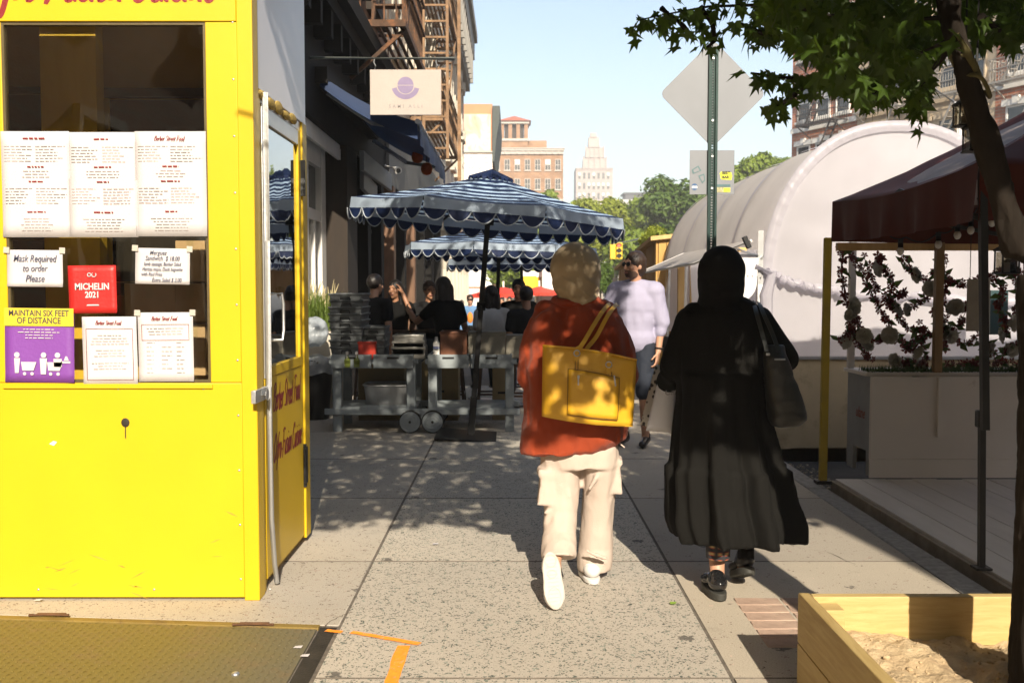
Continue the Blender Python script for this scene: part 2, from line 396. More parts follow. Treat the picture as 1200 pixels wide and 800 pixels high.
# ------------------------------------------------------------------ ground
def ground_rows(): return [-120, -8] + [15 + i * 4 for i in range(11)] + [90, 200, 560]
mb = MB(); ys = ground_rows(); vs = []; fs = []
for y in ys: vs += [(-420, y, gz(y) - 0.17), (420, y, gz(y) - 0.17)]
fs = [(2 * i, 2 * i + 1, 2 * i + 3, 2 * i + 2) for i in range(len(ys) - 1)]
tag(mb.add(vs, fs).build("road", M_ASPH, origin=(0, 0, -0.17)), "grey asphalt street bed beyond the pavement", kind='structure')
mb = MB(); vs = []
ys = [-6] + [15 + i * 2 for i in range(26)]
for y in ys: vs += [(-9, y, gz(y) - 0.0035), (2.18, y, gz(y) - 0.0035)]
mb.add(vs, [(2 * i, 2 * i + 1, 2 * i + 3, 2 * i + 2) for i in range(len(ys) - 1)])
sidewalk = tag(mb.build("sidewalk", M_JOINT, origin=(0, 0, 0)), "concrete sidewalk of speckled slabs with dark joints", kind='structure')
def slab_mesh(x0, x1, y0, y1, m, key):
    b = MB(); b.bb((x0, y0, -0.08), (x1, y1, 0)); b.m = [1, 1, 1, 1, 1, 0] if False else [0 if all(b.v[i][2] > -.01 for i in f) else 1 for f in b.f]; return b.mesh("slab", [m, M_JOINT])
ROWS = [5.33 + 1.62 * k for k in range(-5, 26)]
for (x0, x1, m) in ((-2.45, -0.760, M_AGG2), (-0.750, 0.832, M_AGG), (0.842, 2.18, M_CONC)):
    shared = slab_mesh(x0, x1, 0.004, 1.615, m, 0)
    for r in ROWS:
        if x0 < -2 and r < 3.8: continue               # the cellar hatch lies here
        if x0 > 0.8 and r in (ROWS[3],): pass
        o = link("slab", shared, sidewalk, (0, r, gz(r + .8)), (-0.02 if r > 14.5 else random.uniform(-.0006, .0006), 0, 0))
        b = o.modifiers.new("bevel", 'BEVEL'); b.width = 0.003; b.segments = 1; b.material = 1
# strip by the cellar hatch
mb = MB(); mb.add([(-3.5, 4.55, -.08), (-.76, 4.30, -.08), (-.76, 5.325, -.08), (-3.5, 5.325, -.08), (-3.5, 4.55, 0), (-.76, 4.30, 0), (-.76, 5.325, 0), (-3.5, 5.325, 0)],
  [(0, 3, 2, 1), (4, 5, 6, 7), (0, 1, 5, 4), (1, 2, 6, 5), (2, 3, 7, 6), (3, 0, 4, 7)]).build("slab", M_AGG2, sidewalk, bevel=0.006)
kerb = tag(MB().bb((2.19, -6, -0.3), (2.34, 5.4, -0.003)).build("kerb", M_KERB, origin=(2.26, 0, 0)), "granite kerb along the dining platform", kind='structure')
for y in np.arange(5.42, 48, 1.9):
    MB().bb((2.19, y, -0.3), (2.34, y + 1.88, -0.003)).build("kerb_stone", M_KERB, kerb, bevel=0.012).location.z = gz(y)

# cellar hatch of yellow-stained tread plate
M_PLATE, t, b = nodes_of("tread_plate"); co = coords(t)
nb = N(t, 'ShaderNodeTexNoise', Scale=1.1, Detail=7.0, Roughness=0.7); t.links.new(co, nb.inputs['Vector'])
sx = N(t, 'ShaderNodeSeparateXYZ'); t.links.new(co, sx.inputs[0])
f = N(t, 'ShaderNodeMapRange'); f.inputs['From Min'].default_value = 1.15; f.inputs['From Max'].default_value = 0.45; t.links.new(sx.outputs[0], f.inputs['Value'])
f2 = N(t, 'ShaderNodeMath', operation='ADD', use_clamp=True); t.links.new(f.outputs[0], f2.inputs[0])
ff = ramp(t, nb.outputs['Fac'], [(0.35, (0, 0, 0, 1)), (0.65, (0.3, 0.3, 0.3, 1))]); t.links.new(ff, f2.inputs[1])
c = mixc(t, f2.outputs[0], (0.13, 0.12, 0.085, 1), (0.185, 0.142, 0.032, 1))
n3 = N(t, 'ShaderNodeTexNoise', Scale=5.0, Detail=9.0, Roughness=0.8); t.links.new(co, n3.inputs['Vector'])
c = mixc(t, ramp(t, n3.outputs['Fac'], [(0.5, (0, 0, 0, 1)), (0.72, (.8, .8, .8, 1))]), c, (0.20, 0.13, 0.06, 1))
t.links.new(c, b.inputs['Base Color']); b.inputs['Roughness'].default_value = 0.75; b.inputs['Metallic'].default_value = 0.1
hatch = thing("cellar_hatch", "yellow stained tread plate cellar hatch set in the pavement", "cellar hatch", (-2.0, 3.3, 0))
MB().add([(-3.5, 1.6, -.02), (-.84, 1.6, -.02), (-.845, 4.24, -.02), (-3.5, 4.47, -.02), (-3.5, 1.6, .004), (-.84, 1.6, .004), (-.845, 4.24, .004), (-3.5, 4.47, .004)],
  [(0, 3, 2, 1), (4, 5, 6, 7), (0, 1, 5, 4), (1, 2, 6, 5), (2, 3, 7, 6), (3, 0, 4, 7)]).build("door_plate", M_PLATE, hatch, bevel=0.003)
tr = MB(); s = 0.031
for iy in range(int((4.46 - 3.2) / s)):
    for ix in range(int(2.2 / s)):
        x, y = -0.87 - ix * s, 3.2 + iy * s
        if y > 4.235 + (-.845 - x) * .0866: continue
        d = 1 if (ix + iy) % 2 else -1; a = R(45 * d); ca, sa = math.cos(a) * .0125, math.sin(a) * .0125; na, nb_ = -math.sin(a) * .0035, math.cos(a) * .0035
        tr.add([(x - ca, y - sa, .0042), (x + na, y + nb_, .0092), (x + ca, y + sa, .0042), (x - na, y - nb_, .0092)], [(0, 1, 2, 3)] if d > 9 else [(0, 3, 1), (1, 3, 2)])
tag(tr.build("tread_pattern", M_PLATE, hatch, smooth=False), kind='stuff')
M_FR = mat("hatch_frame_yellow", (0.24, 0.165, 0.04, 1), 0.7, 0.2, var=0.3, vs=8, bump=0.3, dirt=((0.09, 0.055, 0.03, 1), 4, 0.5))
mb = MB(); mb.hexa([(-3.5, 4.475, -.02), (-.84, 4.245, -.02), (-.84, 4.29, -.02), (-3.5, 4.52, -.02), (-3.5, 4.475, .008), (-.84, 4.245, .008), (-.84, 4.29, .008), (-3.5, 4.52, .008)]); mb.build("frame_rail", M_FR, hatch, bevel=0.002)
MB().bb((-.838, 1.6, -.05), (-.765, 4.28, -.002)).build("frame_gutter", mat("gutter_iron", (0.035, 0.03, 0.024, 1), .75, .3, var=.4, vs=10, bump=.3), hatch)
for px, py in ((60, 722), (298, 733)):
    p = G(px, py); h = MB(); h.box((p.x, p.y, .011), (.13, .022, .008)); h.cyl((p.x - .09, p.y - .022, .014), (p.x + .09, p.y - .022, .014), .007, n=8); h.build("hinge", mat("rust", (.14, .07, .035, 1), .85, .3, var=.4, bump=.4), hatch, bevel=.002)
p = G(276, 790, .006); MB().ell((p.x, p.y, .008), (.016, .016, .01)).build("lock_bolt", M_STEEL, hatch)

# red clay pavers by the tree pit
pav = tag(MB().bb((1.05, 4.02, -.09), (1.72, 4.68, -.02)).build("paver_bed", M_JOINT, origin=(1.2, 4.3, 0)), "bed of red clay pavers beside the wooden tree box", kind='structure')
M_PAV = mat("clay_paver", (0.40, 0.28, 0.215, 1), .88, var=.25, vs=9, bump=.3, dirt=((.45, .36, .27, 1), 8, .52))
sh_p = MB().bb((0, 0, -.06), (.215, .105, 0.0035)).mesh("paver", M_PAV)
for r in range(6):
    for k in range(3):
        o = link("paver", sh_p, pav, (-.145 + k * .222, -.27 + r * .110, 0.0), (0, random.uniform(-.01, .01), random.uniform(-.008, .008)))
        b = o.modifiers.new("bevel", 'BEVEL'); b.width = 0.005

# hairline cracks
def crack(label, px):
    pts = [G(x, y, .002) for x, y in px]; pp = []
    for i in range(len(pts) - 1): pp += [pts[i].lerp(pts[i + 1], k / 6) + V((random.uniform(-.006, .006), random.uniform(-.006, .006), 0)) for k in range(6)]
    mb = MB(); L = [p + V((-.003, .003, 0)) * random.uniform(.3, 1.3) for p in pp]; Rr = [p + V((.003, -.003, 0)) * random.uniform(.3, 1.3) for p in pp]; n = len(L); mb.add(L + Rr, [(i, n + i, n + i + 1, i + 1) for i in range(n - 1)]); o = mb.build("pavement_crack", M_JOINT, sidewalk, smooth=False); o['label'] = label
crack("crack running from the hatch corner to the long joint", [(365, 737), (382, 733), (388, 727), (402, 720), (413, 716)]); crack("crack across the smooth slab behind the tree box", [(905, 628), (930, 640), (968, 646), (1010, 664)])
# orange spray-painted survey mark
M_OR = mat("orange_paint", C(250, 150, 40), .7, var=.12, vs=30, bump=.3, dirt=((.42, .37, .3, 1), 45, .56))
def strip(mb, a, b, w, z=.0045):
    a, b = V((a.x, a.y, z)), V((b.x, b.y, z)); d = (b - a).normalized(); s = V((-d.y, d.x, 0)) * w / 2; n = 10
    pts = [a.lerp(b, i / n) for i in range(n + 1)]
    l = [p + s * random.uniform(.82, 1.12) for p in pts]; r = [p - s * random.uniform(.82, 1.12) for p in pts]
    mb.add(l + r, [(i, n + 1 + i, n + 2 + i, i + 1) for i in range(n)])
mb = MB(); strip(mb, G(382, 739), G(401, 741), .03); strip(mb, G(412, 741), G(492, 755), .034); tag(mb.build("paint_mark", M_OR, origin=G(440, 747), smooth=False), "orange sprayed line across the pavement joint", "paint mark", "orange survey marks on the pavement")
mb = MB(); strip(mb, G(473, 757), G(448, 830), .055); tag(mb.build("paint_mark", M_OR, origin=G(462, 775), smooth=False), "thicker orange stem running off the frame's bottom edge", "paint mark", "orange survey marks on the pavement")

# ------------------------------------------------------------------ buildings
WCACHE = {}
def window_meshes(wd, ht, mf, style):
    k = (round(wd, 2), round(ht, 2), mf.name, style)
    if k in WCACHE: return WCACHE[k]
    f = MB(); t = .09
    f.bb((-wd / 2 - t, -.07, -t), (-wd / 2, .05, ht + t)); f.bb((wd / 2, -.07, -t), (wd / 2 + t, .05, ht + t))
    f.bb((-wd / 2, -.07, ht), (wd / 2, .05, ht + t)); f.bb((-wd / 2, -.07, -t), (wd / 2, .05, 0))
    f.bb((-wd / 2, -.055, ht * .5 - .035), (wd / 2, .03, ht * .5 + .035))
    if style == 'lintel':
        f.bb((-wd / 2 - .28, -.14, ht + t + .002), (wd / 2 + .28, .0, ht + t + .30)); f.bb((-.16, -.18, ht + t + .003), (.16, -.0, ht + t + .42))
    if style == 'pair': f.bb((-.04, -.056, 0), (.04, .03, ht))
    s = MB(); s.bb((-wd / 2 - .22, -.16, -t - .14), (wd / 2 + .22, .0, -t - .002))
    g = MB(); g.bb((-wd / 2, -.02, 0), (wd / 2, .0, ht))
    bl = MB(); bl.bb((-wd / 2 + .02, -.026, ht * .55), (wd / 2 - .02, -.021, ht))
    WCACHE[k] = (f.mesh("window", mf, smooth=False), s.mesh("sill", mf, smooth=False), g.mesh("pane", M_GLASSD, smooth=False), bl.mesh("blind", M_WHITE, smooth=False)); return WCACHE[k]
def add_window(parent, x, z, wd, ht, mf, style='plain', y=0.0, rz=0.0, blind=False):
    f, s, g, bl = window_meshes(wd, ht, mf, style)
    o = link("window", f, parent, (x, y, z), (0, 0, rz)); link("pane", g, o)
    if style != 'bare': link("sill", s, o)
    if blind: link("blind", bl, o)
    return o
def block(name, label, loc, rz, wd, dp, ht, mw, rows, xs, ww, wh, mf, style='plain', cornice=None, group=None, cat="building", band=None, rows_side=None):
    """a building: local X along its front, front facing local -Y"""
    root = thing(name, label, cat, loc, rz, group)
    MB().bb((0, 0, -1.2), (wd, dp, ht)).build("wall", mw, root, local=True, smooth=False)
    for z in rows:
        for x in xs: add_window(root, x, z, ww, wh, mf, style, blind=random.random() < .35)
    if cornice:
        mc, d, h = cornice; c = MB()
        c.bb((-.05, -d * .45, ht - h), (wd + .05, -.002, ht - h * .45)); c.bb((-.15, -d * .8, ht - h * .45 + .003), (wd + .15, .0, ht - h * .15)); c.bb((-.25, -d, ht - h * .15 + .003), (wd + .25, dp * .2, ht + .04))
        c.build("cornice", mc, root, local=True, smooth=False)
        br = MB().bb((-.08, -d * .78, 0), (.08, -d * .45 - .003, h * .5)).mesh("bracket", mc, smooth=False)
        for k in range(int(wd / 1.0)): link("bracket", br, root, (.5 + k * 1.0, 0, ht - h * .97))
    if band:
        for z in band: MB().bb((-.02, -.10, z), (wd + .02, -.002, z + .28)).build("stone_band", mf, root, local=True, smooth=False)
    return root
# ------------------------------------------------------------------ the far end of the street
M_BRB = mat_brick("brown_brick", (0.27, 0.145, 0.078, 1), (0.32, 0.18, 0.10, 1), (0.26, 0.2, 0.14, 1), 0.35)
M_TAN = mat("pale_stone", (0.33, 0.275, 0.25, 1), .85, var=.12, vs=.3, bump=.1)
M_TRIM = mat("stone_trim", (0.38, 0.345, 0.31, 1), .8, var=.1, vs=2, bump=.1)
M_TILE = mat("red_tile", (0.33, 0.10, 0.06, 1), .8, var=.2, vs=2)
# brown apartment block with a loggia tower
Y = 170.0
a, b_ = P(575, 330, Y), P(660, 174, Y)
bw = b_.x - a.x
apt = block("apartment_building", "brown brick apartment block topped by a red roofed loggia tower", (a.x, Y, -4), 0, bw, 18, b_.z + 4 - 0, M_BRB,
            [b_.z + 4 - 3.6 - 3.25 * k for k in range(8)], [1.1 + k * 1.72 for k in range(int(bw / 1.72))], .8, 1.7, M_TRIM, 'pair', (M_TRIM, .6, 1.0), band=[b_.z + 4 - 8.8])
tl, tr_, tz = P(586, 178, Y).x, P(619, 178, Y).x, P(600, 178, Y).z
def world_part(mb, name, m, parent, **k): return mb.build(name, m, parent, smooth=False, **k)
z1, z2, z3 = P(600, 158, Y).z, P(600, 144, Y).z, P(600, 134, Y).z
cx, hw = (tl + tr_) / 2, (tr_ - tl) / 2
mb = MB(); mb.bb((tl, Y + 1, tz - 3), (tr_, Y + 1 + 2 * hw, z1 - .9)); world_part(mb, "tower_base", M_BRB, apt)
mb = MB(); mb.bb((tl - .2, Y + .8, z1 - .897), (tr_ + .2, Y + 1.2 + 2 * hw, z1 - .5)); mb.bb((tl - .2, Y + .8, z2 + .0), (tr_ + .2, Y + 1.2 + 2 * hw, z2 + .45)); world_part(mb, "tower_cornice", M_TRIM, apt)
pier = MB().bb((-.32, -.32, z1 - .497), (.32, .32, z2 - .003)).mesh("tower_pier", M_BRB, smooth=False)
for k in range(4):
    for q in range(4):
        if 0 < k < 3 and 0 < q < 3: continue
        o = link("tower_pier", pier, apt, (cx - a.x - hw + .35 + k * (2 * hw - .7) / 3, 1 + .35 + q * (2 * hw - .7) / 3, 4))
mb = MB(); mb.bb((cx - hw + .75, Y + 1.75, z1 - .49), (cx + hw - .75, Y + .25 + 2 * hw, z2 - .01)); world_part(mb, "loggia_shade_box", mat("loggia_shade", (.04, .032, .026, 1), .8), apt)  # dark box stands in for the shade inside the loggia
mb = MB(); yc = Y + 1 + hw; e = hw + .5
mb.add([(cx - e, yc - e, z2 + .453), (cx + e, yc - e, z2 + .453), (cx + e, yc + e, z2 + .453), (cx - e, yc + e, z2 + .453), (cx, yc, z3 + .3)], [(0, 1, 4), (1, 2, 4), (2, 3, 4), (3, 0, 4), (3, 2, 1, 0)]); world_part(mb, "tower_roof", M_TILE, apt)
mb = MB(); mb.bb((tr_ + .02, Y + 2, b_.z), (tr_ + 3.2, Y + 9, b_.z + 1.6)); world_part(mb, "penthouse", M_BRB, apt)
mb = MB(); mb.bb((tl - 4.5, Y + 4, 0), (tl - .02, Y + 12, z1 - 2.2)); world_part(mb, "rear_wing", M_BRB, apt)
# pale stepped tower
Y = 430.0
def lv(px0, px1, py): return P(px0, py, Y).x, P(px1, py, Y).x, P(650, py, Y).z
x0, x1, zt = lv(675, 718, 197)
tow = block("stepped_tower", "pale stepped office tower rising above the trees", (x0, Y, -8), 0, x1 - x0, 14, zt + 8, M_TAN,
            [zt + 8 - 4.6 - 4.3 * k for k in range(7)], [1.5 + k * 2.05 for k in range(7)], 1.0, 2.6, M_TRIM, 'bare', (M_TAN, .5, .9))
for (p0, p1, top, bot, nm) in ((684, 711, 184, 197, "setback"), (687, 708, 172, 184, "setback"), (690, 703, 160, 172, "lantern_stage"), (692, 700, 155, 160, "lantern_cap")):
    a0, a1, z_t = lv(p0, p1, top); z_b = lv(p0, p1, bot)[2]; c_ = (a0 + a1) / 2; h = (a1 - a0) / 2
    mb = MB(); mb.hexa([(c_ - h, Y + 2, z_b), (c_ + h, Y + 2, z_b), (c_ + h, Y + 2 + 2 * h, z_b), (c_ - h, Y + 2 + 2 * h, z_b), (c_ - h * .94, Y + 2.4, z_t), (c_ + h * .94, Y + 2.4, z_t), (c_ + h * .94, Y + 1.6 + 2 * h, z_t), (c_ - h * .94, Y + 1.6 + 2 * h, z_t)])
    world_part(mb, nm, M_TAN, tow)
    if h > 3:
        fin = MB().bb((-.22, -.35, 0), (.22, .1, z_t - z_b + .6)).mesh("buttress", M_TAN, smooth=False)
        for k in range(5): link("buttress", fin, tow, (c_ - h + k * h / 2 - x0, 2, z_b + 8))
# low dark-roofed block beside it
Y = 300.0
x0, x1, zt = P(716, 228, Y).x, P(782, 228, Y).x, P(740, 229, Y).z
lowb = block("office_block", "low grey block with a dark flat roof behind the treetops", (x0, Y, -6), 0, x1 - x0, 12, zt + 6 - 1.2, mat("grey_render", (.42, .41, .40, 1), .8, vs=.5), [zt + 6 - 4.4], [1.2 + 2.2 * k for k in range(7)], 1.3, 1.5, M_TRIM, 'bare')
mb = MB(); mb.bb((P(733, 226, Y).x, Y + .5, zt - 1.19), (P(760, 226, Y).x, Y + 8, zt + .4)); mb.bb((P(767, 226, Y).x, Y + .5, zt - 1.19), (x1, Y + 8, zt + .2)); world_part(mb, "roof_house", mat("dark_roof", (.06, .06, .065, 1), .7), lowb)
mb = MB(); mb.bb((P(731, 226, Y).x, Y + .2, zt + .41), (P(764, 226, Y).x, Y + 9, zt + .9)); world_part(mb, "roof_slab", MATS["dark_roof"], lowb)

# mural wall at the next corner
Y = 66.0
M_TC = mat("terracotta_brick", (0.45, 0.21, 0.11, 1), .85, var=.2, vs=.8, bump=.2)
x0, x1, zt = P(500, 122, Y).x, P(577, 122, Y).x, P(560, 122, Y).z
mur = block("mural_building", "orange corner building with a faded mural and SOUP sign", (x0, Y, -1.5), 0, x1 - x0, 22, zt + 1.5, M_TC, [], [], 1, 1, M_TRIM)
m_, t, b = nodes_of("faded_mural"); co = coords(t, (.6, 1, .45)); n = N(t, 'ShaderNodeTexNoise', Scale=1.6, Detail=5.0, Distortion=1.4); t.links.new(co, n.inputs['Vector'])
t.links.new(ramp(t, n.outputs['Fac'], [(.25, (.42, .20, .13, 1)), (.45, (.66, .42, .32, 1)), (.55, (.74, .56, .45, 1)), (.75, (.70, .47, .38, 1))]), b.inputs['Base Color']); b.inputs['Roughness'].default_value = .85
M_MUR = m_
def panel(px0, px1, py0, py1, y, th, nm, m, par):
    p, q = P(px0, py1, y), P(px1, py0, y); mb = MB(); mb.bb((p.x, y - th, p.z), (q.x, y - .003, q.z)); return mb.build(nm, m, par, smooth=False)
panel(540, 575, 134, 177, Y, .05, "mural", M_MUR, mur)
panel(538, 577, 177.5, 179.5, Y, .25, "ledge", M_TRIM, mur)
panel(540, 577, 181, 213, Y, .18, "sign_board", mat("sign_cream", (.72, .68, .62, 1), .6, var=.05), mur)
p = P(557, 192, Y - .19); 
lettering([("SOUP", 0, 0, 1.15, dict(squeeze=.62, bold=-.004))], plane_matrix(p, (1, 0, 0), (0, 0, 1)), mat("sign_grey", (.36, .34, .33, 1), .7), mur)
panel(545, 577, 311, 336, Y, .1, "white_panel", M_WHITE, mur); panel(545, 577, 338, 400, Y, .07, "shop_front", mat("pale_render", (.6, .58, .55, 1), .8), mur)
mb = MB(); q = P(577, 125, Y); r = P(577, 190, Y)
mb.prism([(q.x, Y - .3, q.z), (q.x + .5, Y - .3, q.z), (q.x + .45, Y - .3, q.z - 1.0), (q.x + .25, Y - .3, q.z - 2.2), (q.x + .12, Y - .3, r.z), (q.x, Y - .3, r.z)], (0, 14, 0)); mb.build("cornice", mat("dark_cornice", (.05, .06, .055, 1), .7), mur, smooth=False)

# ------------------------------------------------------------------ right-hand side of the street
M_RB = mat_brick("red_brick", (0.40, 0.135, 0.075, 1), (0.47, 0.18, 0.10, 1), (0.42, 0.33, 0.27, 1), 0.5)
M_TST = mat("tan_stone", (0.50, 0.40, 0.28, 1), .85, var=.18, vs=1.2, bump=.2)
M_WTRIM = mat("white_trim", (0.70, 0.68, 0.64, 1), .7, var=.08, vs=2)
RZ = R(-90 + 24)
def right_front(s): return V((16.7, 60.0, 0)) + V((math.sin(R(24)), -math.cos(R(24)), 0)) * s
specs = [("apartment_building", "red brick apartment house with white window surrounds behind the white tent", 0, 5.4, M_RB, M_WTRIM, 'lintel', [1.1 + 1.6 * k for k in range(3)], 21),
         ("apartment_building", "tan stone apartment house with iron fire escapes", 5.4, 8.9, M_TST, M_TST, 'lintel', [1.2 + 1.65 * k for k in range(5)], 20),
         ("apartment_building", "dark red brick house at the right edge behind the leaves", 14.3, 12, M_RB, M_WTRIM, 'lintel', [1.2 + 1.9 * k for k in range(6)], 19)]
RIGHT = []
for nm, lb, s, wd, mw, mf, stl, xs, ht in specs:
    o = right_front(s)
    RIGHT.append(block(nm, lb, (o.x, o.y, -.8), RZ, wd - .02, 14, ht, mw, [1.6 + 3.5 * k for k in range(5)], xs, .95, 1.9, mf, stl, (mf, .8, 1.3), band=[4.4, 11.4]))
RIGHT[0]['group'] = RIGHT[1]['group'] = RIGHT[2]['group'] = "apartment houses across the street"
add_side = RIGHT[0]
for k in range(5): add_window(add_side, -.0, 1.6 + 3.5 * k, .95, 1.9, M_WTRIM, 'lintel', y=2.2, rz=R(-90))
# fire escapes (local frame of a front: X along it, -Y outwards)
def fire_escape(label, loc, rz, wd, zs, dp, m, ladder_side=1, ladder_h=None, fine=10):
    root = thing("fire_escape", label, "fire escape", loc, rz, "iron fire escapes on the street fronts")
    fl = MB()
    n = int(dp / .1) if fine else 6
    for z in zs:
        f = MB(); f.bb((0, -dp, z - .09), (wd, -dp + .05, z)); f.bb((0, -.06, z - .09), (wd, -.01, z)); f.bb((0, -dp + .051, z - .09), (.05, -.061, z)); f.bb((wd - .05, -dp + .051, z - .09), (wd, -.061, z))
        f.build("platform_frame", m, root, local=True, smooth=False)
        s = MB()
        for k in range(n):
            y = -dp + .07 + (dp - .16) * k / max(n - 1, 1); s.bb((.052, y, z - .03), (wd - .052, y + .045, z - .005))
        tag(s.build("platform_slats", m, root, local=True, smooth=False), kind='stuff')
        r = MB()
        for h in (.55, 1.0):
            r.bb((0, -dp, z + h - .02), (wd, -dp + .035, z + h + .02)); r.bb((0, -dp + .036, z + h - .02), (.035, -.01, z + h + .02)); r.bb((wd - .035, -dp + .036, z + h - .02), (wd, -.01, z + h + .02))
        r.build("railing", m, root, local=True, smooth=False)
        q = MB(); k = 0
        for x in np.arange(.06, wd - .05, .16): q.bb((x, -dp + .037, z), (x + .022, -dp + .055, z + .98))
        for y in np.arange(-dp + .12, -.1, .16): q.bb((.036, y, z), (.052, y + .02, z + .98)); q.bb((wd - .052, y, z), (wd - .036, y + .02, z + .98))
        tag(q.build("railing_bars", m, root, local=True, smooth=False), kind='stuff')
        for x in (.15, wd - .15):
            MB().beam((x, -dp + .03, z - .1), (x, -.01, z - .75), .05, .05).build("bracket", m, root, local=True, smooth=False)
    zz = list(zs)
    for i in range(len(zz) - 1):
        a, b = V((wd * .2, -dp * .62, zz[i])), V((wd * .85, -dp * .62, zz[i + 1]))
        st = MB()
        for dy in (-.24, .24): st.beam(a + V((0, dy, 0)), b + V((0, dy, 0)), .04, .1)
        st.build("stair_stringers", m, root, local=True, smooth=False)
        tr = MB(); k = 11
        for j in range(k):
            p = a.lerp(b, (j + .5) / k); tr.bb((p.x - .09, p.y - .22, p.z - .012), (p.x + .09, p.y + .22, p.z + .012))
        tag(tr.build("stair_treads", m, root, local=True, smooth=False), kind='stuff')
    return root
M_IRG = mat("painted_iron_grey", (.30, .28, .25, 1), .7, .2, var=.2, vs=3)
M_IRD = mat("painted_iron_dark", (.05, .045, .045, 1), .7, .2, var=.2, vs=3)
for s, lb, m, x in ((1.6, "dark iron fire escape on the red brick front", M_IRD, 0), (6.2, "pale iron fire escape nearest the street lamp on the tan front", M_IRG, 0), (10.2, "tan painted iron fire escape behind the tree trunk", M_IRG, 0), (14.8, "pale iron fire escape at the upper right corner", M_IRG, 0)):
    o = right_front(s); fire_escape(lb, (o.x, o.y, -.8), RZ, 3.2, [4.6, 8.1, 11.6, 15.1], 1.1, m, fine=0)
# the same street goes on behind the photographer
for k in range(4):
    block("apartment_building", ("red brick house across the street level with the photographer", "tan house across the street behind the photographer", "red brick house farther back across the street", "tan house farthest back across the street")[k], (28, 30 - k * 26, -.8), R(-90), 25.9, 12, 18 + k % 2 * 2, (M_RB, M_TST)[k % 2], [2 + 3.5 * j for j in range(5)], [1.5 + 3.4 * j for j in range(7)], 1.0, 1.9, M_WTRIM, 'plain', (M_WTRIM, .6, 1.1), "street fronts behind the photographer")
for k in range(3): block("street_building", ("dark brick house beside the photographer", "brown house behind the photographer", "dark brick house farthest behind on the left")[k], (-3.6, -20.2 - k * 24.6 + .1, -.2), R(90), 24.4, 10, 15 + k, mat_brick("row_brick%d" % k, (.2, .11, .07, 1), (.26, .14, .09, 1), (.2, .16, .12, 1), .5), [1.2 + 3.4 * j for j in range(4)], [1.5 + 3.2 * j for j in range(7)], 1.0, 1.9, M_TRIM, 'plain', (M_TRIM, .5, 1.0), "street fronts behind the photographer")
block("apartment_building", "wide brick house closing the cross street behind the photographer", (34, -48, -.2), R(180), 62, 12, 24, M_RB, [2 + 3.5 * j for j in range(6)], [2 + 3.3 * j for j in range(18)], 1.0, 1.9, M_WTRIM, 'plain', (M_WTRIM, .6, 1.1), "street fronts behind the photographer")  # unseen house added to cut the sky's fill light
# cobra-head street lamp arm
lamp = thing("street_lamp", "grey street lamp with a long curved arm above the white tent", "street lamp", (13.2, 36.0, -.9))
sx_, sz_ = P(1125, 120, 36.0), P(1052, 86, 36.0)
mb = MB(); mb.tube([(sx_.x, 36, -.9), (sx_.x, 36, sx_.z - .4), (sx_.x - .2, 36, sx_.z)], [.11, .08, .07], 10); mb.build("pole", M_STEEL, lamp)
mb = MB(); mb.tube([(sx_.x - .2, 36, sx_.z), (sx_.x - .9, 36, sx_.z + .45), (sz_.x + .7, 36, sz_.z), (sz_.x, 36, sz_.z + .05)], .05, 8); mb.build("arm", M_STEEL, lamp)
mb = MB(); mb.ell((sz_.x - .25, 36, sz_.z + .02), (.42, .16, .10)); mb.build("lamp_head", M_WHITE, lamp)

# ------------------------------------------------------------------ street furniture and shapes in the middle distance
M_YEL = mat("signal_yellow", (.75, .48, .02, 1), .5, var=.1)
sig = thing("traffic_signal", "yellow traffic signal showing red above the far crossing", "traffic signal", (P(722, 300, 40).x, 40, -.5))
def sigbox(px, py, y, wd, ht, par, nm="signal_head"):
    p = P(px, py, y); mb = MB(); mb.bb((p.x - wd / 2, y - .12, p.z - ht / 2), (p.x + wd / 2, y + .12, p.z + ht / 2)); return mb.build(nm, M_YEL, par, bevel=.02)
h = sigbox(725.5, 294, 40, .24, .66, sig); sigbox(718, 295, 40.1, .22, .6, sig)
for k, m in enumerate((mat_glow("signal_red", (.9, .06, .03, 1), 1.2), mat("lens_off", (.03, .025, .02, 1), .3), MATS["lens_off"])):
    p = P(725.5, 294 + (k - 1) * 6.2, 39.86); mb = MB(); mb.cyl((p.x, 39.90, p.z), (p.x, 39.86, p.z), .078, n=14); mb.build("signal_lens", m, h)
    mb = MB(); mb.tube([(p.x + .09 * math.cos(a), 39.84, p.z + .09 * math.sin(a)) for a in np.linspace(R(-10), R(190), 9)], .018, 6); mb.build("visor", M_BLK, h)
q = P(720, 286, 40); mb = MB(); mb.tube([(q.x, 40.3, q.z), (q.x + 1.2, 40.3, q.z + .25), (q.x + 6.5, 40.3, q.z + .5), (q.x + 6.5, 40.3, -1)], .06, 8); mb.build("mast_arm", M_STEEL, sig)
mb = MB(); mb.cyl((q.x, 40.3, q.z), (q.x, 40.0, q.z - .2), .05, n=8); mb.build("hanger", M_STEEL, sig)
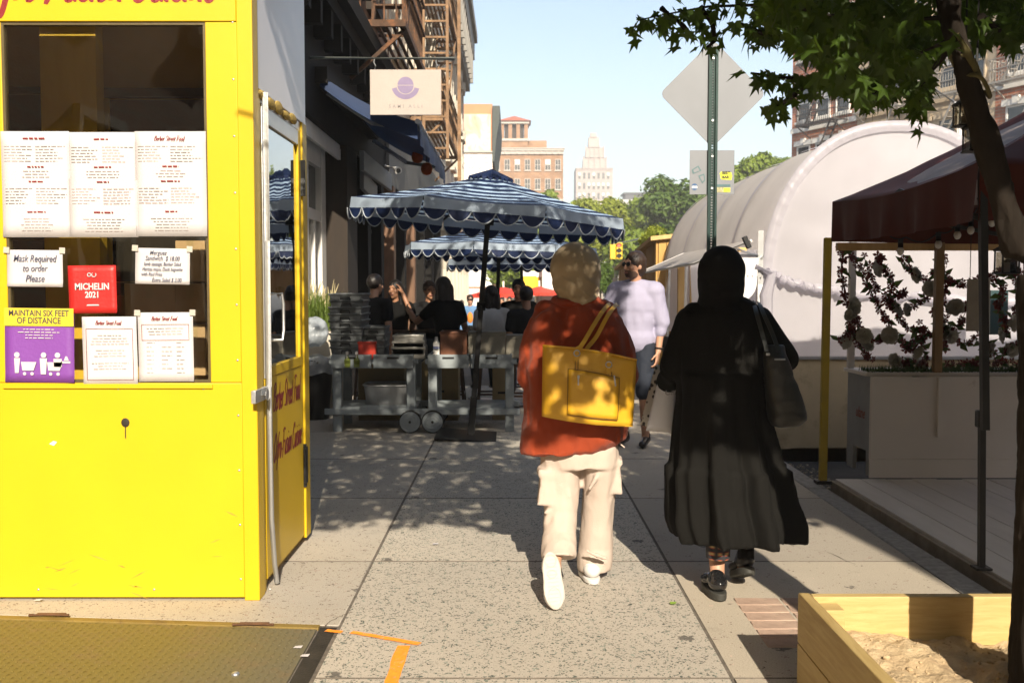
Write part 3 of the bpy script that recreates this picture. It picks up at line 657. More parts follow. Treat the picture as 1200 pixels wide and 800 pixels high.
# corner post with pedestrian signal and one-way arrow
post = thing("signal_post", "grey corner post carrying a yellow walk signal and ONE WAY arrow sign", "signal post", (P(632, 400, 38).x, 38, gz(38)))
x = P(631, 350, 38).x
mb = MB(); mb.cyl((x, 38, gz(38)), (x, 38, P(631, 305, 38).z), .09, n=10); mb.build("pole", mat("pole_pale", (.55, .52, .42, 1), .6), post)
sigbox(621, 332, 37.9, .50, .55, post, "walk_signal"); sigbox(629.5, 333, 38.0, .20, .62, post, "walk_signal_side")
p = P(632, 321, 37.85); mb = MB(); L, Hh = 0.62, .17
mb.prism([(p.x - L, 37.85, p.z - Hh * .7), (p.x + L * .55, 37.85, p.z - Hh * .7), (p.x + L * .55, 37.85, p.z - Hh * 1.1), (p.x + L, 37.85, p.z), (p.x + L * .55, 37.85, p.z + Hh * 1.1), (p.x + L * .55, 37.85, p.z + Hh * .7), (p.x - L, 37.85, p.z + Hh * .7)], (0, .03, 0)); mb.build("arrow_sign", M_WHITE, post, smooth=False, fix=True)
p = P(636, 312, 37.9); mb = MB(); mb.bb((p.x - .25, 37.9, p.z - .12), (p.x + .45, 37.93, p.z + .12)); mb.build("street_name_sign", mat("sign_red_white", (.6, .45, .4, 1), .6), post, smooth=False)
p = P(644, 330, 37.0); mb = MB(); mb.bb((p.x - .28, 37, gz(37)), (p.x + .28, 37.5, P(644, 306, 37).z)); tag(mb.build("phone_kiosk", M_WHITE, bevel=.05), "pale kiosk half hidden behind the tan headscarf", "kiosk")
def far_parasol(px, py, y, label):
    p = P(px, py, y); o = thing("red_parasol", label, "parasol", (p.x, y, gz(y)), 0, "red parasols along the far pavement")
    mb = MB(); n = 8; r = .95; mb.add([(p.x + r * math.cos(2 * math.pi * k / n), y + r * math.sin(2 * math.pi * k / n), p.z) for k in range(n)] + [(p.x, y, p.z + .24)] + [(p.x + r * math.cos(2 * math.pi * k / n), y + r * math.sin(2 * math.pi * k / n), p.z - .10) for k in range(n)],
            [(k, (k + 1) % n, n) for k in range(n)] + [(k, n + 1 + k, n + 1 + (k + 1) % n, (k + 1) % n) for k in range(n)])
    mb.build("canopy", mat("parasol_red", (.62, .04, .02, 1), .7), o, smooth=False); mb = MB(); mb.cyl((p.x, y, gz(y)), (p.x, y, p.z + .45), .03, n=8); mb.build("pole", M_WHITE, o)
far_parasol(590, 344, 36, "red parasol behind the second umbrella pole"); far_parasol(632, 343, 37, "red parasol beside the tan headscarf")
far_parasol(575, 346, 40, "red parasol farthest along the left pavement")
# parked cars at the far kerb
M_CAR = [mat("car_silver", (.45, .46, .48, 1), .25, .5, var=.03, bump=0, coat=.5), mat("car_blue_grey", (.14, .19, .24, 1), .25, .4, var=.03, bump=0, coat=.5)]
def car(loc, rz, m, label):
    o = thing("parked_car", label, "car", loc, rz, "cars parked beyond the pedestrians")
    sec = [(-2.2, .35, .55), (-2.1, .3, .85), (-1.5, .28, .98), (-.9, .28, 1.0), (1.0, .28, 1.0), (1.7, .28, .95), (2.15, .3, .75), (2.25, .38, .55)]
    rings = []
    for x, z0, z1 in sec: rings.append([V((x, s * wv, z)) for s, wv, z in ((-1, .84, z0), (-1, .9, (z0 + z1) / 2), (-1, .82, z1), (1, .82, z1), (1, .9, (z0 + z1) / 2), (1, .84, z0))])
    mb = MB(); mb.loft(rings); mb.build("body", m, o, local=True, bevel=.04)
    rings = [[V((x, s * wv, z)) for s, wv, z in ((-1, .80, .96), (-1, w2, zt), (1, w2, zt), (1, .80, .96))] for x, w2, zt in ((-1.75, .78, .99), (-1.1, .64, 1.46), (.2, .64, 1.5), (1.15, .78, .99))]
    mb = MB(); mb.loft(rings); mb.build("cabin_glass", M_GLASSD, o, local=True)
    mb = MB(); mb.bb((-1.1, -.66, 1.46), (.22, .66, 1.52)); mb.build("roof", m, o, local=True, bevel=.03)
    for x in (-1.4, 1.4):
        for s in (-1, 1):
            mb = MB(); mb.cyl((x, s * .70, .33), (x, s * .93, .33), .33, n=18); wh = mb.build("wheel", M_BLK, o, local=True); mb = MB(); mb.cyl((x, s * .90, .33), (x, s * .94, .33), .2, n=14); mb.build("rim", M_STEEL, wh, local=True)
    for s in (-1, 1):
        mb = MB(); mb.bb((-2.24, s * .45 - .16, .62), (-2.1, s * .45 + .16, .78)); mb.build("tail_light", mat("lamp_red", (.4, .02, .02, 1), .3), o, local=True)
        mb = MB(); mb.bb((2.1, s * .5 - .16, .6), (2.24, s * .5 + .16, .76)); mb.build("headlight", M_WHITE, o, local=True)
p = G(707, 380); car((2.9, 32, gz(32) - .17), R(90), M_CAR[0], "silver car between the tan headscarf and the man's shoulder")
car((3.3, 40, gz(40) - .17), R(82), M_CAR[1], "blue grey car farther along the kerb")
# low buildings closing the view under the trees
for (px0, px1, top, y, lb, c) in ((676, 728, 312, 78, "low beige house below the far trees", (.45, .38, .30, 1)), (640, 690, 318, 84, "low grey house behind the headscarf and signal", (.38, .37, .36, 1)), (575, 640, 322, 90, "low brown shop row below the street trees", (.26, .20, .15, 1)), (724, 800, 300, 74, "dark low house behind the timber shed", (.2, .19, .17, 1))):
    a0, a1 = P(px0, top, y), P(px1, top, y)
    block("low_house", lb, (a0.x, y, -2), 0, a1.x - a0.x, 8, a0.z + 2, mat("render_%d" % px0, c, .85, vs=.7), [2.2], [.9 + 1.5 * k for k in range(max(1, int((a1.x - a0.x) / 1.5)))], .7, 1.0, M_TRIM, 'bare', group="low houses at the end of the street")

# ------------------------------------------------------------------ far trees
M_LF = mat_leaf("tree_leaves_far", (.12, .18, .02, 1), (.23, .30, .04, 1), .35)
M_LF2 = mat_leaf("tree_leaves_yellow", (.20, .25, .022, 1), (.29, .33, .04, 1), .4)
M_LF3 = mat_leaf("tree_leaves_dark", (.055, .11, .018, 1), (.11, .17, .028, 1), .35)
M_BARK = mat("bark", (.10, .075, .05, 1), .9, var=.35, vs=9, bump=.8, bs=25, grain=(1, 1, .25))
def crown_mesh(seed, rx, rz, nleaf, ls, m, lobes=11):
    rnd = random.Random(seed); bl = []
    for k in range(lobes):
        a = rnd.uniform(0, 6.28); el = rnd.uniform(-.7, 1.0); q = rnd.uniform(.35, .78)
        bl.append((V((rx * q * math.cos(a) * math.cos(el), rx * q * math.sin(a) * math.cos(el), rz * q * math.sin(el))), rnd.uniform(.26, .46) * rx))
    bl.append((V((0, 0, 0)), rx * .55)); mb = MB(); vs = []; fs = []
    for i in range(nleaf):
        c, r = rnd.choice(bl); d = V((rnd.gauss(0, 1), rnd.gauss(0, 1), rnd.gauss(0, 1))).normalized()
        p = c + d * r * (rnd.random() ** .25) * rnd.uniform(.85, 1.12)
        n = (d + V((rnd.gauss(0, .5), rnd.gauss(0, .5), rnd.gauss(.3, .5)))).normalized(); _, s, t = frame_of(n)
        s_ = ls * rnd.uniform(.6, 1.3); ra = rnd.uniform(0, 6.28); s, t = s * math.cos(ra) + t * math.sin(ra), t * math.cos(ra) - s * math.sin(ra)
        b = len(vs); vs += [p - s * s_ * .5, p + t * s_ * .34 + n * s_ * .12, p + s * s_ * .6, p - t * s_ * .34 + n * s_ * .12]; fs.append((b, b + 1, b + 2, b + 3))
    mb.add(vs, fs); return mb.mesh("crown", m, smooth=False)
CR = [crown_mesh(1, 4.6, 4.2, 5200, .62, M_LF), crown_mesh(2, 4.2, 4.6, 4800, .6, M_LF2), crown_mesh(3, 4.8, 4.4, 5200, .62, M_LF3), crown_mesh(4, 4.4, 4.0, 5000, .6, M_LF)]
def trunk_mesh(seed, h, r):
    rnd = random.Random(seed); mb = MB(); mb.tube([(0, 0, -1), (.1, 0, h * .4), (.0, .1, h * .75), (.1, 0, h)], [r * 1.25, r, r * .7, r * .3], 9)
    for k in range(6):
        a = rnd.uniform(0, 6.28); z = h * rnd.uniform(.45, .75); l = h * rnd.uniform(.25, .4); mb.tube([(0, 0, z), (math.cos(a) * l * .5, math.sin(a) * l * .5, z + l * .45), (math.cos(a) * l, math.sin(a) * l, z + l * .75)], [r * .45, r * .3, r * .1], 6)
    return mb.mesh("trunk", M_BARK)
TK = [trunk_mesh(k, 8, .22) for k in range(2)]
def far_tree(px, top, y, wpx, kind, label):
    c = P(px, top, y); rw = wpx / F * y / 2; s = rw / 4.3
    o = thing("street_tree", label, "tree", (c.x, y, gz(y) - .1), random.uniform(0, 6.28), "trees closing the end of the street")
    cr = link("crown", CR[kind], o, (0, 0, c.z - gz(y) - 3.75 * s)); cr.scale = (s, s, s * random.uniform(.95, 1.1))
    tk = link("trunk", TK[kind % 2], o); h = max(c.z - gz(y) - 3.75 * s, 1.5); tk.scale = (s, s, h / 8 * 1.05)
TREES = [(628, 222, 100, 70, 0, "green tree in front of the brown apartment block"), (668, 226, 92, 78, 3, "bright green tree left of the pale tower base"), (706, 230, 88, 76, 1, "yellow green tree in front of the pale stepped tower"),
         (748, 222, 96, 84, 0, "broad green tree below the dark flat roof"), (792, 204, 84, 86, 2, "dark green tree left of the small metal sign"), (836, 196, 88, 84, 3, "green tree behind the sign pole"),
         (884, 180, 92, 84, 0, "green tree between the sign pole and red brick house"), (925, 178, 96, 70, 3, "green tree at the foot of the red brick house"),
         (690, 262, 70, 80, 1, "lower yellow green tree right of the striped umbrella"), (740, 258, 66, 84, 0, "lower green tree above the man in the pale shirt"), (785, 262, 62, 76, 2, "darker tree above the timber shed"),
         (600, 292, 58, 56, 3, "small green tree under the umbrella edge"), (628, 296, 52, 50, 0, "small green tree behind the ONE WAY sign"), (652, 290, 60, 60, 2, "small dark green tree behind the tan headscarf"),
         (612, 240, 118, 64, 2, "dark treetop between the umbrella and brown apartment block"), (704, 306, 34, 38, 2, "dark leafy young tree below the traffic signal"),
         (770, 262, 30, 52, 1, "yellow green sapling above the timber shed roof"), (660, 270, 74, 70, 0, "green tree hidden partly behind the umbrella fringe")]
for a in TREES: far_tree(*a)
# ------------------------------------------------------------------ left-hand street fronts
XF = -2.2
M_DB = mat_brick("dark_brick", (0.16, 0.075, 0.04, 1), (0.22, 0.10, 0.05, 1), (0.12, 0.09, 0.07, 1), 1.0)
M_CRM = mat_brick("cream_brick", (0.62, 0.53, 0.40, 1), (0.56, 0.48, 0.36, 1), (0.45, 0.39, 0.3, 1), 1.0)
M_DW = mat_wood("dark_wood", (.012, .008, .006, 1), (.028, .018, .011, 1), .8, (1, 1, .2))
M_BRW = mat_wood("brown_wood", (.10, .05, .025, 1), (.20, .10, .05, 1), .6, (1, 1, .2))
M_BLKP = mat("black_paint", (.010, .009, .008, 1), .8, var=.3, bump=.1, spec=.2)
M_GREYB = mat("grey_board", (.23, .24, .25, 1), .6, var=.12)
M_CRP = mat("cream_paint", (.46, .42, .35, 1), .75, var=.12, vs=2, dirt=((.35, .3, .22, 1), 3, .6))
def upper(name, label, y0, y1, zb, zt, m, rows, xs, mf, style, cornice=None, group="old street fronts on the left"):
    return block(name, label, (XF, y0, zb + 1.2), R(90), y1 - y0 - .02, 9, zt - zb - 1.2, m, [z - zb - 1.2 for z in rows], xs, .95, 1.8, mf, style, cornice, group)
b1 = upper("street_building", "dark brick building over the white shopfront and black shop bays", 5.95, 17.5, 4.9, 16, M_DB, [5.9, 9.1, 12.3], [8.2, 10.0], M_DW, 'plain')
b2 = upper("street_building", "cream brick building carrying the long iron fire escape", 17.5, 30, 4.6, 17, M_CRM, [5.9, 9.0, 12.1], [1.6, 3.9, 5.9, 8.0, 10.2], M_CRP, 'lintel')
b3 = upper("street_building", "cream stone building with pilasters and a heavy grey cornice", 30, 46, 4.4, 13.0, M_CRP, [5.9, 8.0], [1.6, 4.0, 6.4, 8.8, 11.2, 13.6], M_CRP, 'lintel', (mat("cornice_grey", (.24, .23, .21, 1), .8, var=.2, vs=3), .62, 2.6))
# frieze over the dark shop bays
mb = MB(); mb.bb((XF - .5, 5.95, 3.36), (XF + .001, 17.48, 4.897)); mb.build("frieze", M_BLKP, b1, smooth=False)
mb = MB(); mb.bb((XF - .02, 5.95, 4.55), (XF + .22, 17.47, 4.72)); mb.bb((XF - .02, 5.95, 4.722), (XF + .34, 17.48, 4.93)); mb.build("cornice", M_BLKP, b1, smooth=False)
br = MB().bb((0, -.06, 0), (.2, .06, .3)).mesh("bracket", M_BLKP, smooth=False)
for y in np.arange(6.3, 17.4, .62): link("bracket", br, b1).matrix_basis = wm(b1).inverted() @ Matrix.Translation((XF, y, 4.248))
# white shopfront with soffit
XW = -2.5
mb = MB(); mb.bb((-9, 5.95, -.3), (XW - .32, 17.4, 3.355)); mb.build("back_wall", M_BLKP, b1, smooth=False)
sf = MB(); sf.bb((XW - .3, 6.0, 3.3), (XF - .07, 13.25, 3.352)); sf.bb((XF - .10, 6.0, 3.16), (XF - .06, 13.25, 3.298)); sf.build("soffit", M_WHITE, b1, smooth=False)
for y in (11.4, 12.1, 12.8):
    mb = MB(); mb.cyl((XW + .13, y, 3.299), (XW + .13, y, 3.285), .05, n=14); mb.build("downlight", M_BLK, b1)
fr = MB()
for y0, y1 in ((6.0, 6.2), (9.4, 9.6), (12.0, 12.14), (12.95, 13.24)): fr.bb((XW - .1, y0, 0), (XW + .04, y1, 3.29))
for z0, z1 in ((0, .22), (2.32, 2.46), (3.02, 3.28)):
    for y0, y1 in ((6.2, 9.4), (9.6, 12.0), (12.14, 12.95)): fr.bb((XW - .1, y0, z0), (XW + .03, y1, z1))
fr.build("shopfront_frame", M_WHITE, b1, bevel=.006, smooth=False)
for y0, y1 in ((6.2, 9.4), (9.6, 12.0), (12.14, 12.95)):
    for z0, z1 in ((.22, 2.32), (2.46, 3.02)):
        mb = MB(); mb.bb((XW - .06, y0, z0), (XW - .04, y1, z1)); mb.build("pane", M_GLASSD, b1, smooth=False)
mb = MB(); mb.bb((XW - .02, 12.5, .22), (XW + .036, 12.56, 2.32)); mb.bb((XW + .037, 12.52, 1.0), (XW + .08, 12.54, 1.25)); mb.build("door_stile", M_WHITE, b1, smooth=False)
mb = MB(); mb.bb((XW - .3, 13.26, -.1), (XF + .02, 14.1, 3.357)); mb.build("pier", M_DW, b1, smooth=False)
# dark shop bays
PY = [14.9, 16.4, 18.1, 19.9, 21.9, 24.2, 26.8, 29.6]
prev = 14.1
for k, y in enumerate(PY):
    par = b1 if y < 17.5 else b2
    m = M_BRW if k in (2, 4) else M_BLKP
    mb = MB(); mb.bb((XF - .2, y - .16, -.6), (XF + .08, y + .16, 3.355 if y < 17.5 else 3.3)); mb.bb((XF - .2, y - .2, -.6), (XF + .11, y + .2, .35)); mb.build("pier", m, par, smooth=False, bevel=.008)
    mb = MB(); mb.bb((XF - .16, prev, .6), (XF - .13, y - .16, 3.3)); mb.build("pane", M_GLASSD, par, smooth=False)
    mb = MB(); mb.bb((XF - .2, prev, -.6), (XF - .06, y - .16, .6)); mb.build("stall_riser", M_BLKP, par, smooth=False)
    mb = MB(); mid = (prev + y - .16) / 2; mb.bb((XF - .18, mid - .025, .6), (XF - .08, mid + .025, 3.3)); mb.bb((XF - .18, prev, 2.35), (XF - .075, y - .16, 2.41)); mb.build("mullion", M_BLKP, par, smooth=False)
    prev = y + .16
mb = MB(); mb.bb((-9, 17.5, -.8), (XF - .21, 29.9, 4.597)); mb.build("back_wall", M_BLKP, b2, smooth=False)
mb = MB(); mb.bb((XF - .2, 17.49, 3.303), (XF + .06, 29.97, 4.597)); mb.build("frieze", mat("frieze_grey", (.1, .1, .1, 1), .6), b2, smooth=False)
mb = MB(); mb.bb((-9, 30, -1), (XF - .02, 45.9, 4.397)); mb.build("ground_floor_wall", M_CRP, b3, smooth=False)
for k, y in enumerate(np.arange(30.4, 46, 2.2)):
    mb = MB(); mb.bb((XF - .05, y - .3, -1), (XF + .16, y + .3, .6)); mb.cyl((XF + .02, y, .6), (XF + .02, y, 3.2), .22, .18, 12); mb.bb((XF - .05, y - .32, 3.2), (XF + .22, y + .32, 3.45)); mb.build("pilaster", M_CRP, b3)
    if k < 7: mb = MB(); mb.bb((XF - .04, y + .5, .2), (XF + .01, y + 1.7, 2.9)); mb.build("pane", M_GLASSD, b3, smooth=False)
mb = MB(); mb.bb((XF - .05, 30, 3.5), (XF + .3, 45.9, 4.1)); mb.build("entablature", M_CRP, b3, smooth=False)
# iron fire escapes
M_IRT = mat("fire_escape_tan", (.20, .12, .065, 1), .75, .2, var=.35, vs=4, bump=.3, dirt=((.34, .2, .1, 1), 5, .5))
fe1 = fire_escape("rusty brown fire escape balcony just above the hanging cream sign", (XF, 13.5, 0), R(90), 3.1, [5.05, 8.1], .78, M_IRON)
fe2 = fire_escape("long tan fire escape on the cream brick building beyond the sign", (XF, 21.6, 0), R(90), 6.5, [5.15, 8.15, 11.15], .72, M_IRT)
ld = MB()
for x in (-1.86, -1.36): ld.bb((x - .03, 21.2, 4.2), (x + .03, 21.27, 8.9))
for z in np.arange(4.4, 8.9, .33): ld.bb((-1.828, 21.215, z), (-1.392, 21.26, z + .04))
ld.build("drop_ladder", M_IRT, fe2, smooth=False)
p = MB(); p.bb((-1.30, 24, 2.7), (-1.22, 24.08, 12)); p.build("stay_rod", M_IRT, fe2, smooth=False)
# grey fascia arms, camera, paper lanterns under the awning
a, b_ = PX(424, -1.98, 188), PX(457, -1.98, 214)
tag(MB().beam(a, b_, .06, .26).build("fascia_board", M_GREYB, bevel=.006), "slanted grey fascia board under the navy awning", "fascia board", "grey fascia boards under the awning")
a, b_ = PX(424, -2.06, 210), PX(440, -2.06, 228)
tag(MB().beam(a, b_, .06, .26).build("fascia_board", M_GREYB, bevel=.006), "shorter grey fascia board lowest under the awning", "fascia board", "grey fascia boards under the awning")
p = PX(466, -1.95, 200); o = thing("security_camera", "small white security camera on the dark shopfront", "security camera", p)
mb = MB(); mb.cyl(p + V((-.22, 0, .08)), p + V((0, 0, .03)), .025, n=8); mb.build("bracket", M_WHITE, o)
mb = MB(); mb.cyl(p + V((-.02, .06, .02)), p + V((.03, -.16, -.02)), .06, n=14); hd = mb.build("housing", M_WHITE, o); mb = MB(); mb.cyl(p + V((.03, -.161, -.02)), p + V((.032, -.17, -.02)), .04, n=12); mb.build("lens", M_BLK, hd)
M_LAN = mat_thin("lantern_paper", (.62, .13, .03, 1), .5)
for px, py, lb in ((500, 198, "round orange paper lantern lowest under the awning"), (489, 184, "orange paper lantern half hidden by the awning hem")):
    p = P(px, py, 14.6); o = thing("paper_lantern", lb, "lantern", p, 0, "orange paper lanterns under the awning")
    mb = MB()
    rr = [(.012, .09), (.05, .08), (.075, .05), (.085, .0), (.075, -.05), (.05, -.08), (.012, -.09)]
    mb.loft([[p + V((math.cos(2 * math.pi * k / 16) * r * (1 + .03 * (k % 2)), math.sin(2 * math.pi * k / 16) * r * (1 + .03 * (k % 2)), z)) for k in range(16)] for r, z in rr]); mb.build("shade", M_LAN, o)
    mb = MB(); mb.cyl(p + V((0, 0, .085)), p + V((0, 0, .3)), .008, n=6); mb.build("cord", M_BLK, o)

# navy awning
M_NAVY = mat_thin("navy_canvas", (.007, .026, .085, 1), .08, .2, 3.0)
aw = thing("awning", "navy blue folding awning above the dark shopfront", "awning", (XF, 13.7, 3.3))
ya, yb = 11.3, 15.5; xo = -1.06; zo, zi = 3.34, 3.86
n = 14; rows = []
for i in range(n + 1):
    f = i / n; x = XF + .05 + (xo - XF - .05) * f; z = zi + (zo - zi) * f - .07 * math.sin(math.pi * f)
    rows.append([V((x, ya + (yb - ya) * k / 24, z - .02 * math.sin(k / 24 * math.pi * 3) * math.sin(math.pi * f))) for k in range(25)])
mb = MB(); mb.loft(rows, caps=False, closed=False); mb.build("canvas", M_NAVY, aw)
vl = []
for k in range(25):
    y = ya + (yb - ya) * k / 24; vl.append([V((xo + .012, y, zo + .02)), V((xo + .03 + .012 * math.sin(k * 1.3), y, zo - .13)), V((xo + .03 + .02 * math.sin(k * 1.3), y, zo - .27))])
mb = MB(); mb.loft(vl, caps=False, closed=False); mb.build("valance", M_NAVY, aw)
sd = []
for i in range(n + 1):
    r = rows[i][0]; sd.append([r + V((0, -.004, .0)), r + V((0, -.01, -.07 - .05 * i / n)), r + V((0, -.012, -.13 - .07 * i / n))])
mb = MB(); mb.loft(sd, caps=False, closed=False); mb.build("side_hem", M_NAVY, aw)
mb = MB(); mb.cyl((xo, ya - .02, zo), (xo, yb, zo), .03, n=10); mb.build("front_bar", M_WHITE, aw)
mb = MB(); mb.bb((XF + .0, ya - .05, zi - .1), (XF + .14, yb, zi + .08)); mb.build("cassette", M_BLKP, aw)
for y in (ya + .2, yb - .3):
    mb = MB(); mb.beam((XF + .1, y, zi - .16), ((XF + xo) / 2, y + .35, (zi + zo) / 2 - .19), .05, .05); mb.beam(((XF + xo) / 2, y + .35, (zi + zo) / 2 - .19), (xo, y, zo - .05), .04, .05); mb.build("folding_arm", M_STEEL, aw)

# hanging sign
YS = 11.0
p0, p1 = P(393, 68, YS), P(533, 69, YS); a, b_ = P(434, 135, YS), P(517, 82, YS)
hs = thing("hanging_sign", "cream hanging shop sign with a violet round emblem on a horizontal pole", "sign", (p0.x, YS, p0.z))
mb = MB(); mb.cyl((XF - .1, YS, p0.z), p1, .02, n=10); mb.build("pole", mat("pole_grey_green", (.28, .30, .27, 1), .5, .5, var=.2), hs)
mb = MB(); mb.bb((a.x, YS - .012, a.z), (b_.x, YS + .012, b_.z)); bd = mb.build("board", mat("sign_blush", (.38, .33, .30, 1), .6, var=.04), hs, bevel=.003)
M_VIO = mat("violet_print", (.22, .175, .29, 1), .7, var=.1)
cx, cz, r = (a.x + b_.x) / 2, P(475, 100, YS).z, .088
mb = MB()
def disc(a0, a1, rr, k=16): return [V((cx + rr * math.cos(t), YS - .0135, cz + rr * math.sin(t))) for t in np.linspace(a0, a1, k)]
mb.prism(disc(0, math.pi, r), (0, .001, 0)); q = [V((p.x, p.y, p.z - .007)) for p in disc(math.pi, 2 * math.pi, r)]; mb.prism(q, (0, .001, 0))
outer, inner = disc(R(195), R(345), .155), disc(R(345), R(195), .102); mb.prism([V((p.x, p.y, p.z - .0)) for p in outer] + inner, (0, .001, 0)); mb.build("emblem", M_VIO, bd, smooth=False, fix=True)
lettering([("S A M I   A L L I", 0, 0, .05, dict(bold=.001, sp=1.1))], plane_matrix((cx, YS - .013, P(475, 125, YS).z), (1, 0, 0), (0, 0, 1)), mat("grey_print", (.25, .23, .23, 1), .7), bd)
for x in (a.x + .05, b_.x - .05): 
    mb = MB(); mb.tube([(x, YS, b_.z), (x + .01, YS, b_.z + .04), (x - .008, YS, b_.z + .08), (x, YS, p0.z)], .007, 6); mb.build("chain", M_STEEL, hs)

# ------------------------------------------------------------------ yellow vestibule booth
YB, XB, YE = 4.66, -1.195, 5.84
M_YELP = mat("yellow_paint", (0.60, 0.40, 0.008, 1), .42, var=.035, vs=2.5, bump=.05, bs=30, spec=.4, dirt=((.55, .355, .010, 1), 2.2, .70))
M_YELE = M_YELP
booth = thing("entrance_booth", "bright yellow plywood entrance booth with a poster covered window and side door", "booth", (-2.1, 5.2, 0))
wx0, wx1 = P(5, 200, YB).x, P(243, 200, YB).x; wz0, wz1 = P(100, 448, YB).z, P(100, 26, YB).z
xl, ztop = -3.3, 3.25
xs_ = P(283, 400, YB).x
mb = MB(); mb.bb((xl, YB, .012), (xs_ - .002, YB + .04, wz0 - .002)); mb.build("lower_panel", M_YELP, booth, bevel=.003)
mb = MB(); mb.bb((wx1, YB, wz0), (xs_ - .002, YB + .04, wz1)); mb.build("side_board", M_YELP, booth, bevel=.003)
mb = MB(); mb.bb((xl, YB, wz0), (wx0, YB + .04, wz1)); mb.build("side_board", M_YELP, booth, bevel=.003)
mb = MB(); mb.bb((xl, YB - .006, wz1 + .002), (xs_ - .002, YB + .04, ztop)); head = mb.build("header_board", M_YELP, booth, bevel=.003)
mb = MB(); mb.bb((xs_, YB - .012, .0), (XB, YB + .09, ztop)); mb.build("corner_post", M_YELP, booth, bevel=.004)
mb = MB(); z = P(100, 450, YB).z; mb.bb((wx0 - .03, YB - .010, z - .02), (wx1 + .01, YB - .0005, z + .002)); mb.build("window_bead", M_YELP, booth, bevel=.002)
mb = MB(); t = .012
mb.bb((wx0, YB + .004, wz0), (wx0 + t, YB + .036, wz1)); mb.bb((wx1 - t, YB + .004, wz0), (wx1, YB + .036, wz1)); mb.bb((wx0 + t, YB + .004, wz1 - t), (wx1 - t, YB + .036, wz1)); mb.bb((wx0 + t, YB + .004, wz0), (wx1 - t, YB + .036, wz0 + t)); mb.build("window_frame", mat("frame_bronze", (.10, .075, .03, 1), .5, .2), booth)
M_GL = mat_glass("booth_glass", (.97, .95, .88, 1), .06)
mb = MB(); mb.bb((wx0 + t, YB + .018, wz0 + t), (wx1 - t, YB + .022, wz1 - t)); mb.build("window_pane", M_GL, booth, smooth=False)
for k, (sx_, sz_) in enumerate([(xl + .5 + .55 * i, .05) for i in range(4)] + [(xs_ - .02, .1 + .26 * i) for i in range(11)] + [(-1.75 + .4 * i - .1, wz0 - .03) for i in range(2)]):
    mb = MB(); mb.ell((sx_, YB - .0005, sz_), (.0055, .0022, .0055), None, 8, 5); mb.build("screw_head", M_STEEL, booth)
M_SCUF = mat("scuff_grey", (.40, .27, .03, 1), .8, var=.4, vs=30)
for k in range(16):
    x, z, l = random.uniform(-2.38, -1.3), abs(random.gauss(0, .16)) + .02, random.uniform(.02, .12); a = random.uniform(-.5, .5); d, e = V((math.cos(a), 0, math.sin(a))) * l, V((-math.sin(a), 0, math.cos(a))) * random.uniform(.0015, .004); p = V((x, YB - .0006, z))
    mb = MB(); mb.add([p - d / 2, p - e, p + d / 2, p + e], [(0, 1, 2, 3)]); mb.build("scuff", M_SCUF, booth, smooth=False)
# lock hole with a drip and a paint chip
p = P(147, 495, YB); mb = MB(); mb.ell((p.x, YB - .001, p.z), (.02, .004, .022)); mb.bb((p.x - .003, YB - .0012, p.z - .075), (p.x + .002, YB + .001, p.z - .01)); mb.build("key_hole", mat("soot", (.02, .016, .01, 1), .7), booth)
p = P(62, 519, YB); mb = MB(); mb.add([(p.x - .018, YB - .0006, p.z - .004), (p.x + .005, YB - .0006, p.z - .012), (p.x + .02, YB - .0006, p.z + .006), (p.x + .002, YB - .0006, p.z + .011)], [(0, 1, 2, 3)]); mb.build("paint_chip", M_WHITE, booth, smooth=False)
# side wall: posts, door, panel above
def side(y0, y1, z0, z1, name, m, par=None, x=XB, th=.035, bevel=.003):
    mb = MB(); mb.bb((x - th, y0, z0), (x, y1, z1)); return mb.build(name, m, par or booth, bevel=bevel)
M_PAN = mat("white_vinyl", (.80, .77, .82, 1), .28, var=.05, vs=1.4, bump=.04, bs=3)
side(YB + .091, YE, 2.42, ztop, "upper_panel", M_PAN, x=XB - .004)
side(YB + .091, 4.80, .0, 2.418, "door_post", M_YELP, x=XB - .006)
side(5.72, YE, .03, 2.418, "door_post", M_YELP, x=XB + .002)
M_ALU = mat("aluminium", (.66, .66, .65, 1), .35, .75, var=.06)
door = side(4.83, 5.70, .05, 1.035, "door", M_YELP, x=XB - .008, bevel=.002)
side(4.835, 4.895, 1.038, 2.36, "stile", M_ALU, door, XB - .006); side(5.645, 5.70, 1.038, 2.36, "stile", M_YELP, door, XB - .006); side(4.896, 5.644, 2.28, 2.36, "rail", M_ALU, door, XB - .006); side(4.896, 5.644, 1.038, 1.09, "rail", M_YELP, door, XB - .004)
side(4.896, 5.644, 1.092, 2.278, "pane", mat_glass("door_glass", (.45, .45, .42, 1), .55), door, XB - .02, .005, 0)
side(4.82, 5.71, 2.362, 2.416, "door_head", M_ALU, x=XB - .01)
mb = MB()
for k in range(5): mb.ell((XB - .002, 4.84 + k * .165, 2.40 - .01 * (k % 2)), (.012, .085, .022 + .006 * (k % 3)))
mb.build("foam_seal", mat("foam", (.42, .30, .08, 1), .95, var=.4, vs=40, bump=.8), booth)
mb = MB(); mb.tube([(XB + .016, 4.815, 2.41), (XB + .016, 4.815, 1.0), (XB + .018, 4.82, .35), (XB + .02, 4.86, .12), (XB + .024, 4.89, .015)], .013, 10); mb.build("conduit", M_STEEL, booth)
p = PX(305, XB, 462); mb = MB(); mb.bb((XB - .01, p.y - .13, p.z - .03), (XB + .012, p.y + .10, p.z + .03)); mb.cyl((XB + .012, p.y, p.z), (XB + .035, p.y, p.z), .03, n=14); mb.build("latch", M_STEEL, booth, bevel=.002)
